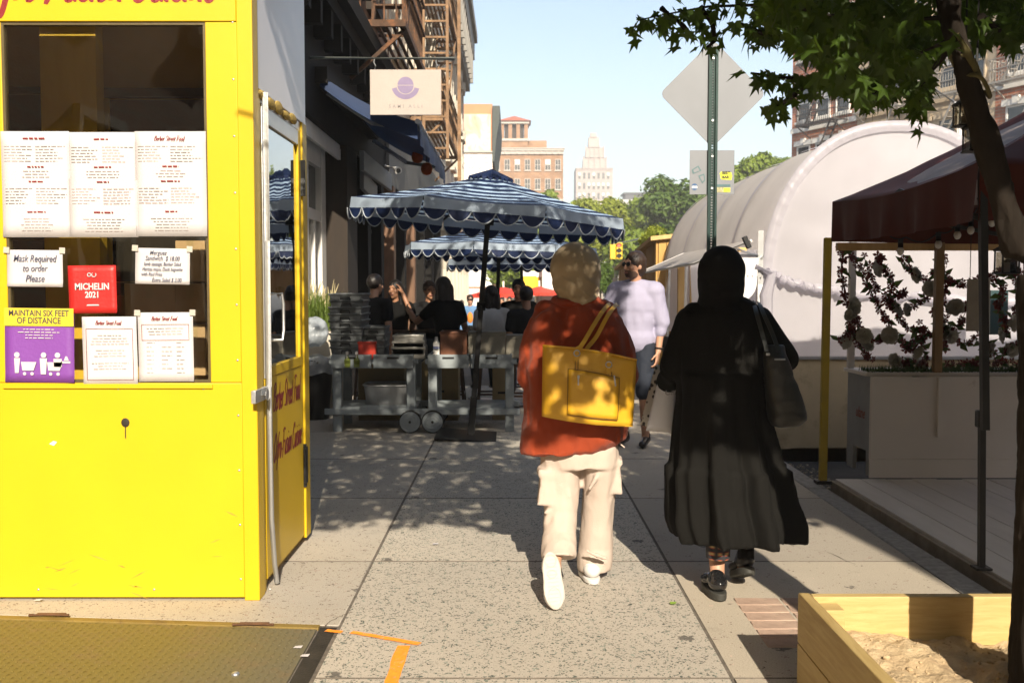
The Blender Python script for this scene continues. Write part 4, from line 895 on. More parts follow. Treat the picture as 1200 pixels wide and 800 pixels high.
mb = MB(); h = 4.93; mb.tube([(XB, h, 1.45), (XB + .05, h + .03, 1.45), (XB + .055, h + .04, 1.40), (XB + .055, h + .04, 1.27), (XB + .05, h + .03, 1.22), (XB, h, 1.22)], .008, 8); mb.build("handle", M_STEEL, door)
mb = MB(); mb.cyl((XB - .004, 5.715, .33), (XB - .004, 5.715, .58), .012, n=8); mb.bb((XB - .002, 5.69, .35), (XB + .006, 5.76, .56)); mb.build("hinge", M_BLK, booth)
mb = MB(); mb.cyl((XB + .005, 5.70, 2.0), (XB + .005, 5.70, 2.2), .016, n=8); mb.build("door_closer", M_BLK, booth)
mb = MB(); mb.bb((xl, YB + .045, ztop), (XB - .002, YE, ztop + .05)); mb.build("roof", M_YELP, booth)
# inside of the booth
M_MUST = mat_wood("mustard_boards", (.62, .42, .03, 1), (.74, .52, .05, 1), .6, (1, 1, .2))
M_BRN = mat("interior_brown", (.42, .29, .09, 1), .8, var=.2, vs=2)
mb = MB(); mb.bb((xl, YE - .04, 0), (XB - .04, YE - .002, ztop)); mb.build("back_wall", M_BRN, booth, smooth=False)
mb = MB(); mb.bb((xl, YB + .045, -.01), (XB - .04, YE - .045, .012)); mb.build("booth_floor", M_BRN, booth, smooth=False)
def inner(px0, px1, py0, py1, y, th, nm, m, par=booth, bevel=.003):
    a, b = P(px0, py1, y), P(px1, py0, y); mb = MB(); mb.bb((a.x, y - th, a.z), (b.x, y, b.z)); return mb.build(nm, m, par, bevel=bevel)
inner(72, 120, 20, 700, 5.5, .10, "inner_post", M_MUST)
inner(-60, 72, 112, 280, 5.75, .03, "inner_window", M_BLKP); inner(-60, 74, 104, 111, 5.75, .06, "inner_ledge", M_DW)
inner(132, 300, 118, 330, 5.72, .03, "inner_window", M_BLKP); inner(124, 300, 106, 116, 5.72, .07, "inner_ledge", M_DW); inner(122, 131, 117, 420, 5.72, .05, "inner_jamb", M_MUST)
inner(-60, 72, 282, 420, 5.7, .03, "inner_shelf_back", M_BLKP); inner(122, 300, 331, 346, 5.66, .1, "inner_shelf", M_DW)
M_CARD = mat("cardboard", (.46, .34, .22, 1), .9, var=.12, vs=4, bump=.1)
for k, (a0, a1, b0, b1_, y, lb) in enumerate(((146, 205, 332, 372, 5.45, "brown cardboard box behind the red square notice"), (206, 240, 282, 330, 5.50, "cardboard box high at the right of the booth window"), (206, 240, 332, 376, 5.44, "cardboard box beside the handwritten sandwich note"), (215, 240, 380, 440, 5.4, "dark cardboard box low at the window corner"))):
    pa, pb = P(a0, b1_, y), P(a1, b0, y); mb = MB(); mb.bb((pa.x, y, pa.z), (pb.x, y + .2, pb.z)); bx = thing("cardboard_box", lb, "box", ((pa.x + pb.x) / 2, y + .1, pa.z), 0, "cardboard boxes inside the booth")
    mb.build("carton", M_CARD, bx, bevel=.004); mb = MB(); mid = (pa.x + pb.x) / 2; mb.bb((mid - .02, y - .0015, pb.z - .08), (mid + .02, y - .0002, pb.z)); mb.build("packing_tape", mat("tape_tan", (.42, .33, .2, 1), .3), bx, smooth=False)
# --- brush lettering built from strokes
GL = {'A': (.74, [[(.62, .62), (.42, .98), (.12, .6), (.1, .12), (.3, .0), (.52, .3), (.64, .66)], [(.66, .7), (.58, .2), (.68, .02)]]), 'f': (.34, [[(.02, -.34), (.12, -.2), (.2, .5), (.34, .95), (.42, .9)], [(.05, .48), (.36, .54)]]),
      'r': (.34, [[(.08, .56), (.1, .02)], [(.12, .36), (.26, .56), (.36, .5)]]), 'o': (.38, [[(.2, .56), (.06, .34), (.14, .02), (.3, .16), (.32, .46), (.18, .57)]]), '-': (.26, [[(.05, .28), (.22, .30)]]),
      'F': (.52, [[(.22, .94), (.14, .3), (.04, -.06)], [(.02, .9), (.3, 1.0), (.6, .94)], [(.16, .5), (.44, .55)]]), 'u': (.42, [[(.08, .55), (.08, .12), (.2, .02), (.32, .3)], [(.34, .55), (.34, .1), (.42, .02)]]),
      's': (.34, [[(.32, .5), (.16, .56), (.1, .42), (.28, .2), (.2, .02), (.04, .08)]]), 'i': (.2, [[(.1, .54), (.08, .08), (.16, .02)], [(.12, .74), (.14, .8)]]), 'n': (.42, [[(.06, .55), (.08, .02)], [(.1, .34), (.24, .55), (.32, .4), (.32, .06), (.4, .02)]]),
      'C': (.56, [[(.54, .78), (.46, .98), (.16, .74), (.06, .24), (.22, .0), (.46, .14)]]), 'e': (.36, [[(.08, .28), (.28, .36), (.26, .55), (.1, .44), (.08, .12), (.2, .0), (.34, .14)]]), ' ': (.24, []),
      'B': (.56, [[(.18, .96), (.1, .02)], [(.04, .86), (.4, 1.0), (.46, .74), (.2, .56)], [(.2, .56), (.5, .46), (.46, .1), (.1, .0)]]), 'b': (.4, [[(.12, .98), (.08, .04)], [(.1, .3), (.26, .54), (.36, .3), (.24, .0), (.08, .06)]]),
      'S': (.5, [[(.48, .84), (.34, 1.0), (.14, .84), (.2, .58), (.42, .36), (.36, .06), (.04, .06)]]), 't': (.3, [[(.16, .86), (.1, .12), (.22, .0)], [(.02, .54), (.3, .6)]]), 'd': (.42, [[(.3, .5), (.12, .5), (.06, .14), (.2, .02), (.34, .4)], [(.4, 1.0), (.34, .1), (.44, .02)]]), 'l': (.2, [[(.14, .98), (.08, .08), (.18, .02)]])}
def smooth_line(pts, k=4):
    out = []
    for i in range(len(pts) - 1):
        p0, p1, p2, p3 = pts[max(i - 1, 0)], pts[i], pts[i + 1], pts[min(i + 2, len(pts) - 1)]
        for j in range(k):
            t = j / k; out.append(tuple(.5 * (2 * p1[c] + (p2[c] - p0[c]) * t + (2 * p0[c] - 5 * p1[c] + 4 * p2[c] - p3[c]) * t * t + (3 * p1[c] - p0[c] - 3 * p2[c] + p3[c]) * t ** 3) for c in (0, 1)))
    return out + [pts[-1]]
def brush(s, M, size, width, m, parent, name='lettering', wsc=1.0, slant=.22, pen=.12):
    mb = MB(); tot = sum(GL[c][0] for c in s); x = 0; k = width / tot; dz = 0
    for ch in s:
        wv, strokes = GL[ch]
        for st in strokes:
            pts = smooth_line(st); dz += .00004; L, Rr = [], []
            for i, (px, py) in enumerate(pts):
                q0, q1 = pts[max(i - 1, 0)], pts[min(i + 1, len(pts) - 1)]; d = V(((q1[0] - q0[0]) * k, (q1[1] - q0[1]) * size)); d = d.normalized() if d.length else V((1, 0))
                hw = pen * size * .5 * (1 - .35 * abs(2 * i / (len(pts) - 1) - 1) ** 3) * (.75 + .4 * abs(d.y)); c = V((x + px * k + py * size * slant, py * size))
                L.append(M @ V((c.x - d.y * hw, c.y + d.x * hw, .0006 + dz))); Rr.append(M @ V((c.x + d.y * hw, c.y - d.x * hw, .0006 + dz)))
            n = len(L); mb.add(L + Rr, [(i, n + i, n + i + 1, i + 1) for i in range(n - 1)])
        x += wv * k
    return mb.build(name, m, parent, smooth=False)
M_REDP = mat("red_sign_paint", (.21, .008, .010, 1), .5, var=.1)
p = P(2, 3, YB); e = P(262, 5, YB); p0 = P(-28, 9, YB)
brush("Afro-Fusion Cuisine", plane_matrix((p0.x, YB - .0065, P(100, 7.5, YB).z + .02), (1, 0, 0), (0, 0, 1)), .22, e.x - p0.x - .04, M_REDP, head, pen=.11)
Md = plane_matrix((XB - .0078, 4.985, .855), (0, 1, 0), (0, 0, 1)); brush("Berber Street Food", Md, .14, .63, M_REDP, door, pen=.11)
Md = plane_matrix((XB - .0078, 4.98, .60), (0, 1, 0), (0, 0, 1)); brush("Afro-Fusion Cuisine", Md, .14, .66, M_REDP, door, pen=.11)
# --- papers taped to the window
M_PAP = mat("paper", (.54, .515, .53, 1), .6, var=.02, vs=2, bump=.05, bs=4)
M_PINKP = mat("pale_red_print", (.46, .395, .40, 1), .7, var=.05); M_INK = mat("pen_ink", (.09, .10, .16, 1), .7); M_TAPE = mat("clear_tape", (.45, .42, .37, 1), .3, var=.05)
YP = YB - .004
def sheet(px0, px1, py0, py1, name, label, cat, group, m=None, tilt=0.0, tape=True):
    a, b = P(px0, py1, YP), P(px1, py0, YP); c = (a + b) / 2; hw, hh = (b.x - a.x) / 2, (b.z - a.z) / 2
    o = thing(name, label, cat, (c.x, YP, a.z), 0, group)
    M = plane_matrix((c.x, YP, c.z), (math.cos(tilt), 0, math.sin(tilt)), (-math.sin(tilt), 0, math.cos(tilt)))
    n = 8; vs = [M @ V((-hw + 2 * hw * i / n, -hh + 2 * hh * j / n, .002 * math.sin(i * .9 + px0) * math.sin(j * .7) + (.004 if (i in (0, n) and j in (0,)) else 0))) for j in range(n + 1) for i in range(n + 1)]
    mb = MB(); mb.add(vs, [(j * (n + 1) + i, j * (n + 1) + i + 1, (j + 1) * (n + 1) + i + 1, (j + 1) * (n + 1) + i) for j in range(n) for i in range(n)]); so = mb.build("paper", m or M_PAP, o)
    sl = so.modifiers.new("thick", 'SOLIDIFY'); sl.thickness = .0008
    M2 = M @ Matrix.Translation((0, 0, .0045))
    if tape:
        for sx in (-1, 1):
            mb = MB(); q = [V((sx * hw - .014, hh - .014, .002)), V((sx * hw + .014, hh - .016, .002)), V((sx * hw + .015, hh + .012, .002)), V((sx * hw - .012, hh + .013, .002))]; mb.add([M2 @ v for v in q], [(0, 1, 2, 3)]); mb.build("tape", M_TAPE, o, smooth=False)
    return o, M2, hw, hh
def print_lines(o, M, rects, m=None, name="fine_print", seed=0, lh=.0135, t=.0042):
    rnd = random.Random(seed); mb = MB()
    for (x0, x1, y0, y1, al) in rects:
        y = y1
        while y > y0:
            wv = (x1 - x0) * rnd.uniform(.55, 1.0); xa = x0 if al == 'L' else (x0 + x1) / 2 - wv / 2; x = xa
            while x < xa + wv:
                l = rnd.uniform(.008, .03); mb.add([M @ V(q) for q in ((x, y, 0), (min(x + l, xa + wv), y, 0), (min(x + l, xa + wv), y + t * rnd.uniform(.7, 1), 0), (x, y + t * rnd.uniform(.7, 1), 0))], [(0, 1, 2, 3)]); x += l + .005
            y -= lh
    return tag(mb.build(name, m or M_PINKP, o, smooth=False), kind='stuff')
def line_frame(o, M, x0, x1, y0, y1, t=.0018, m=None):
    mb = MB(); z = .0002
    for a, b, c, d in ((x0, x1, y0, y0 + t), (x0, x1, y1 - t, y1), (x0, x0 + t, y0 + t, y1 - t), (x1 - t, x1, y0 + t, y1 - t)): mb.add([M @ V(q) for q in ((a, c, z), (b, c, z), (b, d, z), (a, d, z))], [(0, 1, 2, 3)])
    mb.build("printed_border", m or M_REDP, o, smooth=False)
GRP = "papers taped to the booth window"
for k, (a0, a1, b0, b1_, lb) in enumerate(((4, 81, 154, 278, "printed menu sheet at the left edge of the booth window"), (82, 160, 155, 278, "printed menu sheet in the middle of the top row"), (160, 241, 154, 277, "printed menu sheet with red heading right in the top row"))):
    o, M, hw, hh = sheet(a0, a1, b0, b1_, "menu_sheet", lb, "menu sheet", GRP, tape=False)
    L = [(("Berber Street Food", 0, hh - .035, .034, dict(shear=.3, squeeze=.72)))] if k == 2 else []
    if k == 2: brush("Berber Street Food", M @ Matrix.Translation((-.075, hh - .043, 0)), .022, .14, M_REDP, o, pen=.11)
    if k < 2: print_lines(o, M, [(-.06, .05, hh - .04, hh - .036, 'C')], M_REDP, "heading", k, t=.008)
    print_lines(o, M, [(-hw + .015, -.01, .10, hh - .07, 'L'), (.0, hw - .015, .10, hh - .07, 'L'), (-.08, .08, .03, .06, 'C'), (-hw + .015, -.01, -.10, -.02, 'L'), (.0, hw - .015, -.10, -.02, 'L'), (-.1, .1, -hh + .02, -.16, 'C')], seed=k)
    print_lines(o, M, [(-.05, .05, .075, .078, 'C'), (-.05, .05, .008, .01, 'C'), (-.05, .05, -.135, -.13, 'C')], M_REDP, "sub_heading", k + 9, t=.007)
o, M, hw, hh = sheet(9, 73, 293, 336, "handwritten_note", "handwritten note asking for masks at the window's left", "note", GRP, tilt=-.01)
lettering([("Mask Required", 0, .045, .046, dict(shear=.28, squeeze=.72, bold=.0001)), ("to order", .0, .0, .044, dict(shear=.28, squeeze=.75, bold=.0001)), ("Please", .0, -.048, .046, dict(shear=.28, squeeze=.78, bold=.0001))], M, M_INK, o)
o, M, hw, hh = sheet(159, 222, 291, 333, "handwritten_note", "handwritten sandwich price note right of the red notice", "note", GRP, tilt=-.02)
lettering([("Merguez", -.02, .062, .03, dict(shear=.28, squeeze=.75, bold=.0001)), ("Sandwich  $ 18.00", .0, .036, .03, dict(shear=.28, squeeze=.72, bold=.0001)), ("lamb sausage, Berber Salad", 0, .010, .024, dict(shear=.28, squeeze=.66, bold=.0001)), ("Harissa mayo, Duck baguette", 0, -.014, .024, dict(shear=.28, squeeze=.66, bold=.0001)), ("with Red Fries", -.05, -.038, .024, dict(shear=.28, squeeze=.7, bold=.0001)), ("Extra Salad $ 3.00", .02, -.064, .027, dict(shear=.28, squeeze=.7, bold=.0001))], M, M_INK, o)
M_RED = mat("notice_red", (.46, .018, .016, 1), .45, var=.03)
o, M, hw, hh = sheet(81, 136, 311, 367, "window_notice", "square red guide notice dated 2021 in the middle of the window", "notice", GRP, M_RED, .01, tape=False)
lettering([("MICHELIN", 0, .012, .042, dict(squeeze=.86, bold=.0012)), ("2021", 0, -.026, .04, dict(squeeze=.85, bold=.0012))], M, M_PAP, o)
mb = MB()
for cx_, a0, a1, rr in ((-.012, 0, 360, .008), (.01, 120, 400, .010)): mb.tube([M @ V((cx_ + rr * math.cos(R(a)), .068 + rr * math.sin(R(a)), 0)) for a in np.linspace(a0, a1, 14)], .0022, 5)
mb.prism([M @ V(q) for q in ((-.03, -.076, .0), (.032, -.076, .0), (.026, -.070, .0), (-.024, -.070, .0))], M.to_3x3() @ V((0, 0, .0005)))
mb.build("emblem", M_PAP, o, smooth=False)
M_PUR = mat("poster_purple", (.19, .055, .31, 1), .5, var=.03); M_PYE = mat("poster_yellow", (.60, .47, .03, 1), .5, var=.03)
o, M, hw, hh = sheet(7, 86, 361, 448, "window_poster", "purple and yellow poster reading MAINTAIN SIX FEET OF DISTANCE", "poster", GRP, M_PUR, -.012, tape=False)
mb = MB(); mb.add([M @ V(q) for q in ((-hw, hh * .52, 0), (hw, hh * .52, 0), (hw, hh, 0), (-hw, hh, 0))], [(0, 1, 2, 3)]); mb.build("yellow_band", M_PYE, o, smooth=False)
lettering([("MAINTAIN SIX FEET", 0, hh * .86, .040, dict(squeeze=.80, bold=.0006)), ("OF DISTANCE", 0, hh * .66, .040, dict(squeeze=.82, bold=.0006))], M @ Matrix.Translation((0, 0, .0006)), mat("print_dark", (.05, .045, .05, 1), .6), o)
print_lines(o, M, [(-hw + .05, hw - .05, hh * .12, hh * .42, 'C')], M_PAP, "poster_print", 4)
mb = MB(); Mz = M.to_3x3() @ V((0, 0, .0004))
def blob(pts): mb.prism([M @ V((x, y, 0)) for x, y in pts], Mz)
def circ(x, y, r): blob([(x + r * math.cos(R(a)), y + r * math.sin(R(a))) for a in range(0, 360, 36)])
for x in (-.105, .02, .085): circ(x, -.045, .013)
blob([(-.115, -.13), (-.098, -.13), (-.09, -.06), (-.118, -.06)]); blob([(.006, -.135), (.03, -.135), (.036, -.06), (.002, -.06)]); blob([(.068, -.10), (.105, -.10), (.105, -.062), (.066, -.062)])
for x in (-.05, .072): blob([(x - .03, -.118), (x + .022, -.118), (x + .036, -.078), (x - .036, -.078)]); circ(x - .02, -.133, .008); circ(x + .015, -.133, .008)
blob([(.10, -.082), (.145, -.082), (.145, -.073), (.10, -.073)]); blob([(.115, -.07), (.138, -.07), (.13, -.05), (.122, -.05)])
mb.build("pictogram", M_PAP, o, smooth=False)
for a0, a1, b0, b1_, lb, k in ((98, 160, 371, 450, "white notice with red heading and a thin frame", 0), (163, 226, 366, 447, "white hours notice at the right with boxed text", 1)):
    o, M, hw, hh = sheet(a0, a1, b0, b1_, "printed_notice", lb, "notice", GRP, tilt=.006, tape=bool(k))
    brush("Berber Street Food", M @ Matrix.Translation((-.065, hh - .037, 0)), .02, .12, M_REDP, o, pen=.11)
    if k == 0: line_frame(o, M, -hw + .018, hw - .018, -hh + .02, hh - .055); print_lines(o, M, [(-.09, .09, .02, .07, 'C'), (-.09, .09, -.03, .0, 'C'), (-.09, .09, -.09, -.06, 'C')], seed=21)
    else: line_frame(o, M, -hw + .018, hw - .018, hh - .13, hh - .055); print_lines(o, M, [(-.09, .09, hh - .11, hh - .075, 'C')], seed=22); print_lines(o, M, [(-.09, -.05, -.13, .02, 'L'), (-.02, .03, -.11, .0, 'L'), (.05, .09, -.13, .02, 'L')], seed=23, lh=.02)
# ------------------------------------------------------------------ striped umbrellas
M_STW = mat_thin("stripe_pale", (.46, .62, .82, 1), .25, .06, 5); M_STN = mat_thin("stripe_navy", (.010, .022, .075, 1), .2, .15, 5)
M_VALP = mat_thin("valance_pale", (.38, .46, .56, 1), .3, .08, 5); M_PIP = mat("piping_white", (.42, .46, .50, 1), .7)
def umbrella():
    o = thing("patio_umbrella", "big navy and white striped octagonal patio umbrella in front of the work tables", "umbrella", (0, 0, 0), 0, "striped patio umbrellas")
    Rv, top, eave = 1.37, 2.60, 2.23
    ang = [R(22.5 + 45 * k) for k in range(8)]
    def pt(k, f, s=0.0):
        a = V((math.cos(ang[k % 8]), math.sin(ang[k % 8]), 0)) * Rv * f; b = V((math.cos(ang[(k + 1) % 8]), math.sin(ang[(k + 1) % 8]), 0)) * Rv * f
        p = a.lerp(b, s); sag = .05 * math.sin(math.pi * s) * f
        return V((p.x, p.y, top + (eave - top) * (f ** 1.05) - .035 * math.sin(math.pi * f) - sag * .4))
    mb = MB(); rows = [.06 + .94 * (i / 15 + (.006 if i % 2 else -.004) * (0 < i < 15)) for i in range(16)]; S = 6
    for i in range(15):
        mi = 1 if i % 2 == 0 else 0
        for k in range(8):
            for q in range(S):
                mb.add([pt(k, rows[i], q / S), pt(k, rows[i], (q + 1) / S), pt(k, rows[i + 1], (q + 1) / S), pt(k, rows[i + 1], q / S)], [(0, 3, 2, 1)], mi)
    cn = mb.build("canopy", [M_STW, M_STN], o, local=True, ang=60)
    mb = MB()
    for k in range(8): mb.add([V((0, 0, top + .05)), pt(k, .17) + V((0, 0, .035)), pt(k, .17, .5) + V((0, 0, .025)), pt(k, .17, 1) + V((0, 0, .035))], [(0, 1, 2), (0, 2, 3)], 0)
    for k in range(8):
        for q in range(3): mb.add([pt(k, .17, q / 3) + V((0, 0, .03)), pt(k, .17, (q + 1) / 3) + V((0, 0, .03)), pt(k, .19, (q + .5) / 3) + V((0, 0, .0))], [(0, 1, 2)], 1)
    mb.build("vent_cap", [M_STN, M_STN], o, local=True, smooth=False)
    # valance: pale band, navy scallops edged with white piping
    for k in range(8):
        a, b = pt(k, 1), pt(k, 1, 1); out = V((math.cos(ang[k] + R(22.5)), math.sin(ang[k] + R(22.5)), 0)); n = 5; vb = MB()
        nb = 24; top_ = [pt(k, 1, i / nb) + out * .004 for i in range(nb + 1)]
        mid = [a.lerp(b, i / nb) + out * (.02 + .012 * math.sin(i * .9 + k)) + V((0, 0, -.105)) for i in range(nb + 1)]
        vb.loft([top_, mid], caps=False, closed=False, mi=0)
        pipe = []
        for s in range(n):
            pts = [a.lerp(b, (s + t) / n) + out * (.022 + .01 * math.sin(k + s * 2 + t * 3)) + V((0, 0, -.105 - .095 * math.sin(math.pi * t) ** .7)) for t in np.linspace(.0, 1, 11)]
            tp = [a.lerp(b, (s + t) / n) + out * .021 + V((0, 0, -.103)) for t in np.linspace(.0, 1, 11)]
            vb.loft([tp, pts], caps=False, closed=False, mi=1); pipe.append(pts)
        v = vb.build("valance", [M_VALP, M_STN], o, local=True)
        pb = MB()
        for pts in pipe: pb.tube(pts, .006, 5)
        pb.build("piping", M_PIP, v, local=True)
    for k in range(8):
        mb = MB(); mb.beam(V((0, 0, top - .08)) + (pt(k, .05) - V((0, 0, top))) * .6, pt(k, 1) + V((0, 0, -.03)), .014, .022); mb.build("rib", M_BLK, o, local=True)
        mb = MB(); mb.beam(V((0, 0, 2.16)), pt(k, .5) + V((0, 0, -.035)), .010, .014); mb.build("strut", M_BLK, o, local=True)
    mb = MB(); mb.cyl((0, 0, .02), (0, 0, top + .04), .026, n=14); mb.build("pole", M_BLK, o, local=True)
    mb = MB(); mb.cyl((0, 0, 2.1), (0, 0, 2.2), .06, n=14); mb.cyl((0, 0, top - .1), (0, 0, top - .03), .07, n=14); mb.build("hub", M_BLK, o, local=True)
    mb = MB(); mb.cyl((0, 0, 1.26), (0, 0, 1.34), .045, n=12); mb.tube([(0, -.03, 1.3), (.0, -.09, 1.3), (0, -.09, 1.24)], .009, 6); mb.build("crank", M_BLK, o, local=True)
    mb = MB(); mb.cyl((0, 0, 0), (0, 0, .40), .034, n=14); mb.build("base_sleeve", M_BLK, o, local=True)
    mb = MB(); mb.bb((-.34, -.34, .0), (.34, .34, .02)); mb.build("base_plate", M_BLK, o, local=True, bevel=.006)
    return o
um = umbrella(); um.location = (-.41, 9.85, .001); um.rotation_euler = (R(0), R(4.6), R(0))
u2 = copy_tree(um, loc=(-.22, 12.9, .001), label="second striped umbrella whose fringe hangs lower behind the first"); u2.rotation_euler = (R(0), R(1.5), R(10)); u2.scale = (.92, .92, .90)
u3 = copy_tree(um, loc=(.15, 15.6, -.01), label="farthest striped umbrella seen only as fringe above the diners"); u3.rotation_euler = (R(0), R(0), R(4)); u3.scale = (.9, .9, .86)

# ------------------------------------------------------------------ work tables and what stands on them
M_TBL = mat("grey_resin", (.23, .26, .275, 1), .6, var=.12, vs=5, bump=.2, dirt=((.2, .2, .19, 1), 7, .58))
M_TUB = mat("tub_grey", (.12, .13, .135, 1), .55, var=.1, vs=4)
def work_table(name, label, x0, x1, wheel_left, y=10.2):
    o = thing(name, label, "work table", ((x0 + x1) / 2, y + .35, 0), 0, "grey wheeled work tables")
    for i, (x, yy) in enumerate(((x0 + .045, y), (x1 - .045, y), (x0 + .045, y + .64), (x1 - .045, y + .64))):
        whl = (x < (x0 + x1) / 2) == wheel_left; mb = MB(); mb.bb((x - .045, yy - .03, .10 if whl else 0), (x + .045, yy + .03, .70)); mb.build("leg", M_TBL, o, bevel=.006)
    for yy in (y - .045, y + .685): mb = MB(); mb.bb((x0 - .08, yy - .012, .18), (x1 + .06, yy + .012, .245)); mb.build("shelf_rail", M_TBL, o, bevel=.004)
    for k in range(7): mb = MB(); yy = y + .02 + k * .1; mb.bb((x0, yy - .04, .235), (x1, yy + .04, .255)); mb.build("slat", M_TBL, o, bevel=.003)
    mb = MB(); mb.bb((x0 - .03, y - .06, .702), (x1 + .03, y + .72, .745)); mb.build("top", M_TBL, o, bevel=.006)
    for k in range(2):
        xa = x0 + .0 + k * (x1 - x0) / 2; xb = xa + (x1 - x0) / 2 - .02
        d = MB(); d.bb((xa, y - .085, .66), (xb, y - .062, .80)); d.bb((xa, y - .061, .747), (xa + .02, y + .6, .80)); d.bb((xb - .02, y - .061, .747), (xb, y + .6, .80)); dr = d.build("tray", M_TBL, o, bevel=.005)
        mb = MB(); mb.bb(((xa + xb) / 2 - .06, y - .0875, .755), ((xa + xb) / 2 + .06, y - .0853, .775)); mb.build("grip_slot", M_BLK, dr)
    xw = x0 + .05 if wheel_left else x1 - .05
    for yy in (y - .12, y + .70):
        mb = MB(); mb.cyl((xw, yy, .115), (xw, yy + .06, .115), .115, n=26); wv = mb.build("wheel", M_BLK, o); mb = MB(); mb.cyl((xw, yy - .004, .115), (xw, yy, .115), .104, n=26)
        for rr in (.045, .075): mb.tube([(xw + rr * math.cos(a), yy - .006, .115 + rr * math.sin(a)) for a in np.linspace(0, 6.28, 25)], .004, 5)
        mb.build("wheel_disc", M_TBL, wv); mb = MB(); mb.cyl((xw, yy - .012, .115), (xw, yy - .004, .115), .014, n=10); mb.build("axle_cap", M_BLK, wv)
    mb = MB(); mb.cyl((xw, y - .1, .115), (xw, y + .74, .115), .012, n=8); mb.build("axle", M_STEEL, o)
    return o
work_table("work_table", "grey wheeled work table under the stacked tubs, left of the umbrella pole", -1.84, -.99, False)
work_table("work_table", "grey wheeled work table with the tan bins, behind the umbrella pole", -.86, .02, True)
TOPZ = .748
def tub_stack(px0, px1, n, y, label, step, z0=TOPZ):
    a, b = P(px0, 400, y).x, P(px1, 400, y).x; wv = b - a; rim = None
    mb = MB(); h = .13
    def ring(sx, z, d=.30): return [V((x, yy, z)) for x, yy in ((-sx, -d), (sx, -d), (sx, d), (-sx, d))]
    mb.loft([ring(wv * .43, 0, .23), ring(wv * .47, h - .02, .255), ring(wv * .5, h - .018, .27), ring(wv * .5, h, .27), ring(wv * .46, h, .25), ring(wv * .42, .012, .225)], caps=False); mb.add(ring(wv * .42, .010, .225), [(0, 1, 2, 3)])
    gr = MB(); gr.tube([(-.05, -.26, h * .45), (-.045, -.275, h * .7), (.045, -.275, h * .7), (.05, -.26, h * .45)], .007, 6)
    m1, m2 = mb.mesh("bus_tub", M_TUB, smooth=False), gr.mesh("grip", M_BLK)
    for k in range(n):
        o = link("bus_tub", m1, None, ((a + b) / 2 + random.uniform(-.006, .006), y + .24, z0 + k * step), (random.uniform(-.01, .01), 0, random.uniform(-.03, .03)))
        tag(o, ("topmost " if k == n - 1 else "lowest " if k == 0 else ("second", "third", "fourth", "fifth", "sixth", "seventh", "eighth")[n - 2 - k] + " from the top ") + label[0], "tub", label[2]); link("grip", m2, o)
        b_ = o.modifiers.new("bevel", 'BEVEL'); b_.width = .006
tub_stack(386, 426, 9, 10.2, ("grey plastic tub of the tall stack beside the planter", "", "tall stack of grey tubs"), .068)
tub_stack(421, 451, 4, 10.28, ("grey plastic tub of the short stack behind the red container", "", "short stack of grey tubs"), .066)
def crate(px0, px1, py0, py1, y, dp, name, label, cat, m, lid=False, grp=None, zb=None):
    a, b = P(px0, py1, y), P(px1, py0, y); z0 = a.z if zb is None else zb; o = thing(name, label, cat, ((a.x + b.x) / 2, y + dp / 2, z0), 0, grp); t = .012
    mb = MB(); mb.bb((a.x, y, z0), (b.x, y + t, b.z)); mb.bb((a.x, y + dp - t, z0), (b.x, y + dp, b.z)); mb.bb((a.x, y + t, z0), (a.x + t, y + dp - t, b.z)); mb.bb((b.x - t, y + t, z0), (b.x, y + dp - t, b.z)); mb.bb((a.x + t, y + t, z0), (b.x - t, y + dp - t, z0 + t)); mb.build("walls", m, o, bevel=.004)
    mb = MB(); mb.bb((a.x - .008, y - .008, b.z - .028), (b.x + .008, y - .0005, b.z - .004)); mb.build("rim", m, o, bevel=.003)
    if lid: mb = MB(); mb.bb((a.x - .006, y - .008, b.z - .002), (b.x + .006, y + dp + .006, b.z + .012)); mb.build("lid", m, o, bevel=.004)
    return o, a, b
M_BIN = mat("tan_bin", (.23, .21, .165, 1), .7, var=.12, vs=5); M_REDC = mat("red_plastic", (.42, .03, .015, 1), .4); M_TIN = mat("tin_tray", (.40, .39, .36, 1), .35, .6, var=.1)
crate(420, 440, 400, 418, 10.16, .22, "container", "red plastic container in front of the short tub stack", "container", M_REDC, zb=TOPZ)
crate(549, 592, 390, 417, 10.3, .3, "storage_bin", "tan storage bin just right of the umbrella pole", "bin", M_BIN, True, "tan storage bins", zb=TOPZ)
crate(593, 622, 394, 418, 10.32, .3, "storage_bin", "tan storage bin beside the red jacket", "bin", M_BIN, True, "tan storage bins", zb=TOPZ)
crate(516, 547, 388, 414, 10.28, .3, "wooden_box", "reddish brown wooden box on the right work table", "box", mat_wood("box_wood", (.13, .045, .02, 1), (.22, .08, .035, 1), .5), False, zb=TOPZ)
for k in range(3):
    o, a, b = crate(459 + k, 498 - k, 406 - 7 * k, 412 - 7 * k, 10.22, .3, "food_tray", ("lowest tin tray of the food pile", "middle tin tray of the food pile", "top tin tray holding brown pastries")[k], "tray", M_TIN, grp="stacked tin food trays", zb=TOPZ + .044 * k)
M_PAST = mat("pastry", (.36, .19, .06, 1), .7, var=.3, vs=20)
zt = TOPZ + .125
for k in range(9):
    for r in range(1):
        mb = MB(); mb.ell((P(464 + k * 3.8, 400, 10.3).x, 10.27 + r * .1, zt + .03), (.017, .035, .032), nu=8, nv=6); tag(mb.build("pastry", M_PAST), ("leftmost", "second", "third", "fourth", "middle", "sixth", "seventh", "eighth", "rightmost")[k] + " small brown pastry from the left on the top tin tray", "pastry", "pastries on the top tray")
p = P(511, 413, 10.16); o = thing("pump_bottle", "white plastic bottle with a blue band on the work table", "bottle", (p.x, 10.2, TOPZ)); z = TOPZ
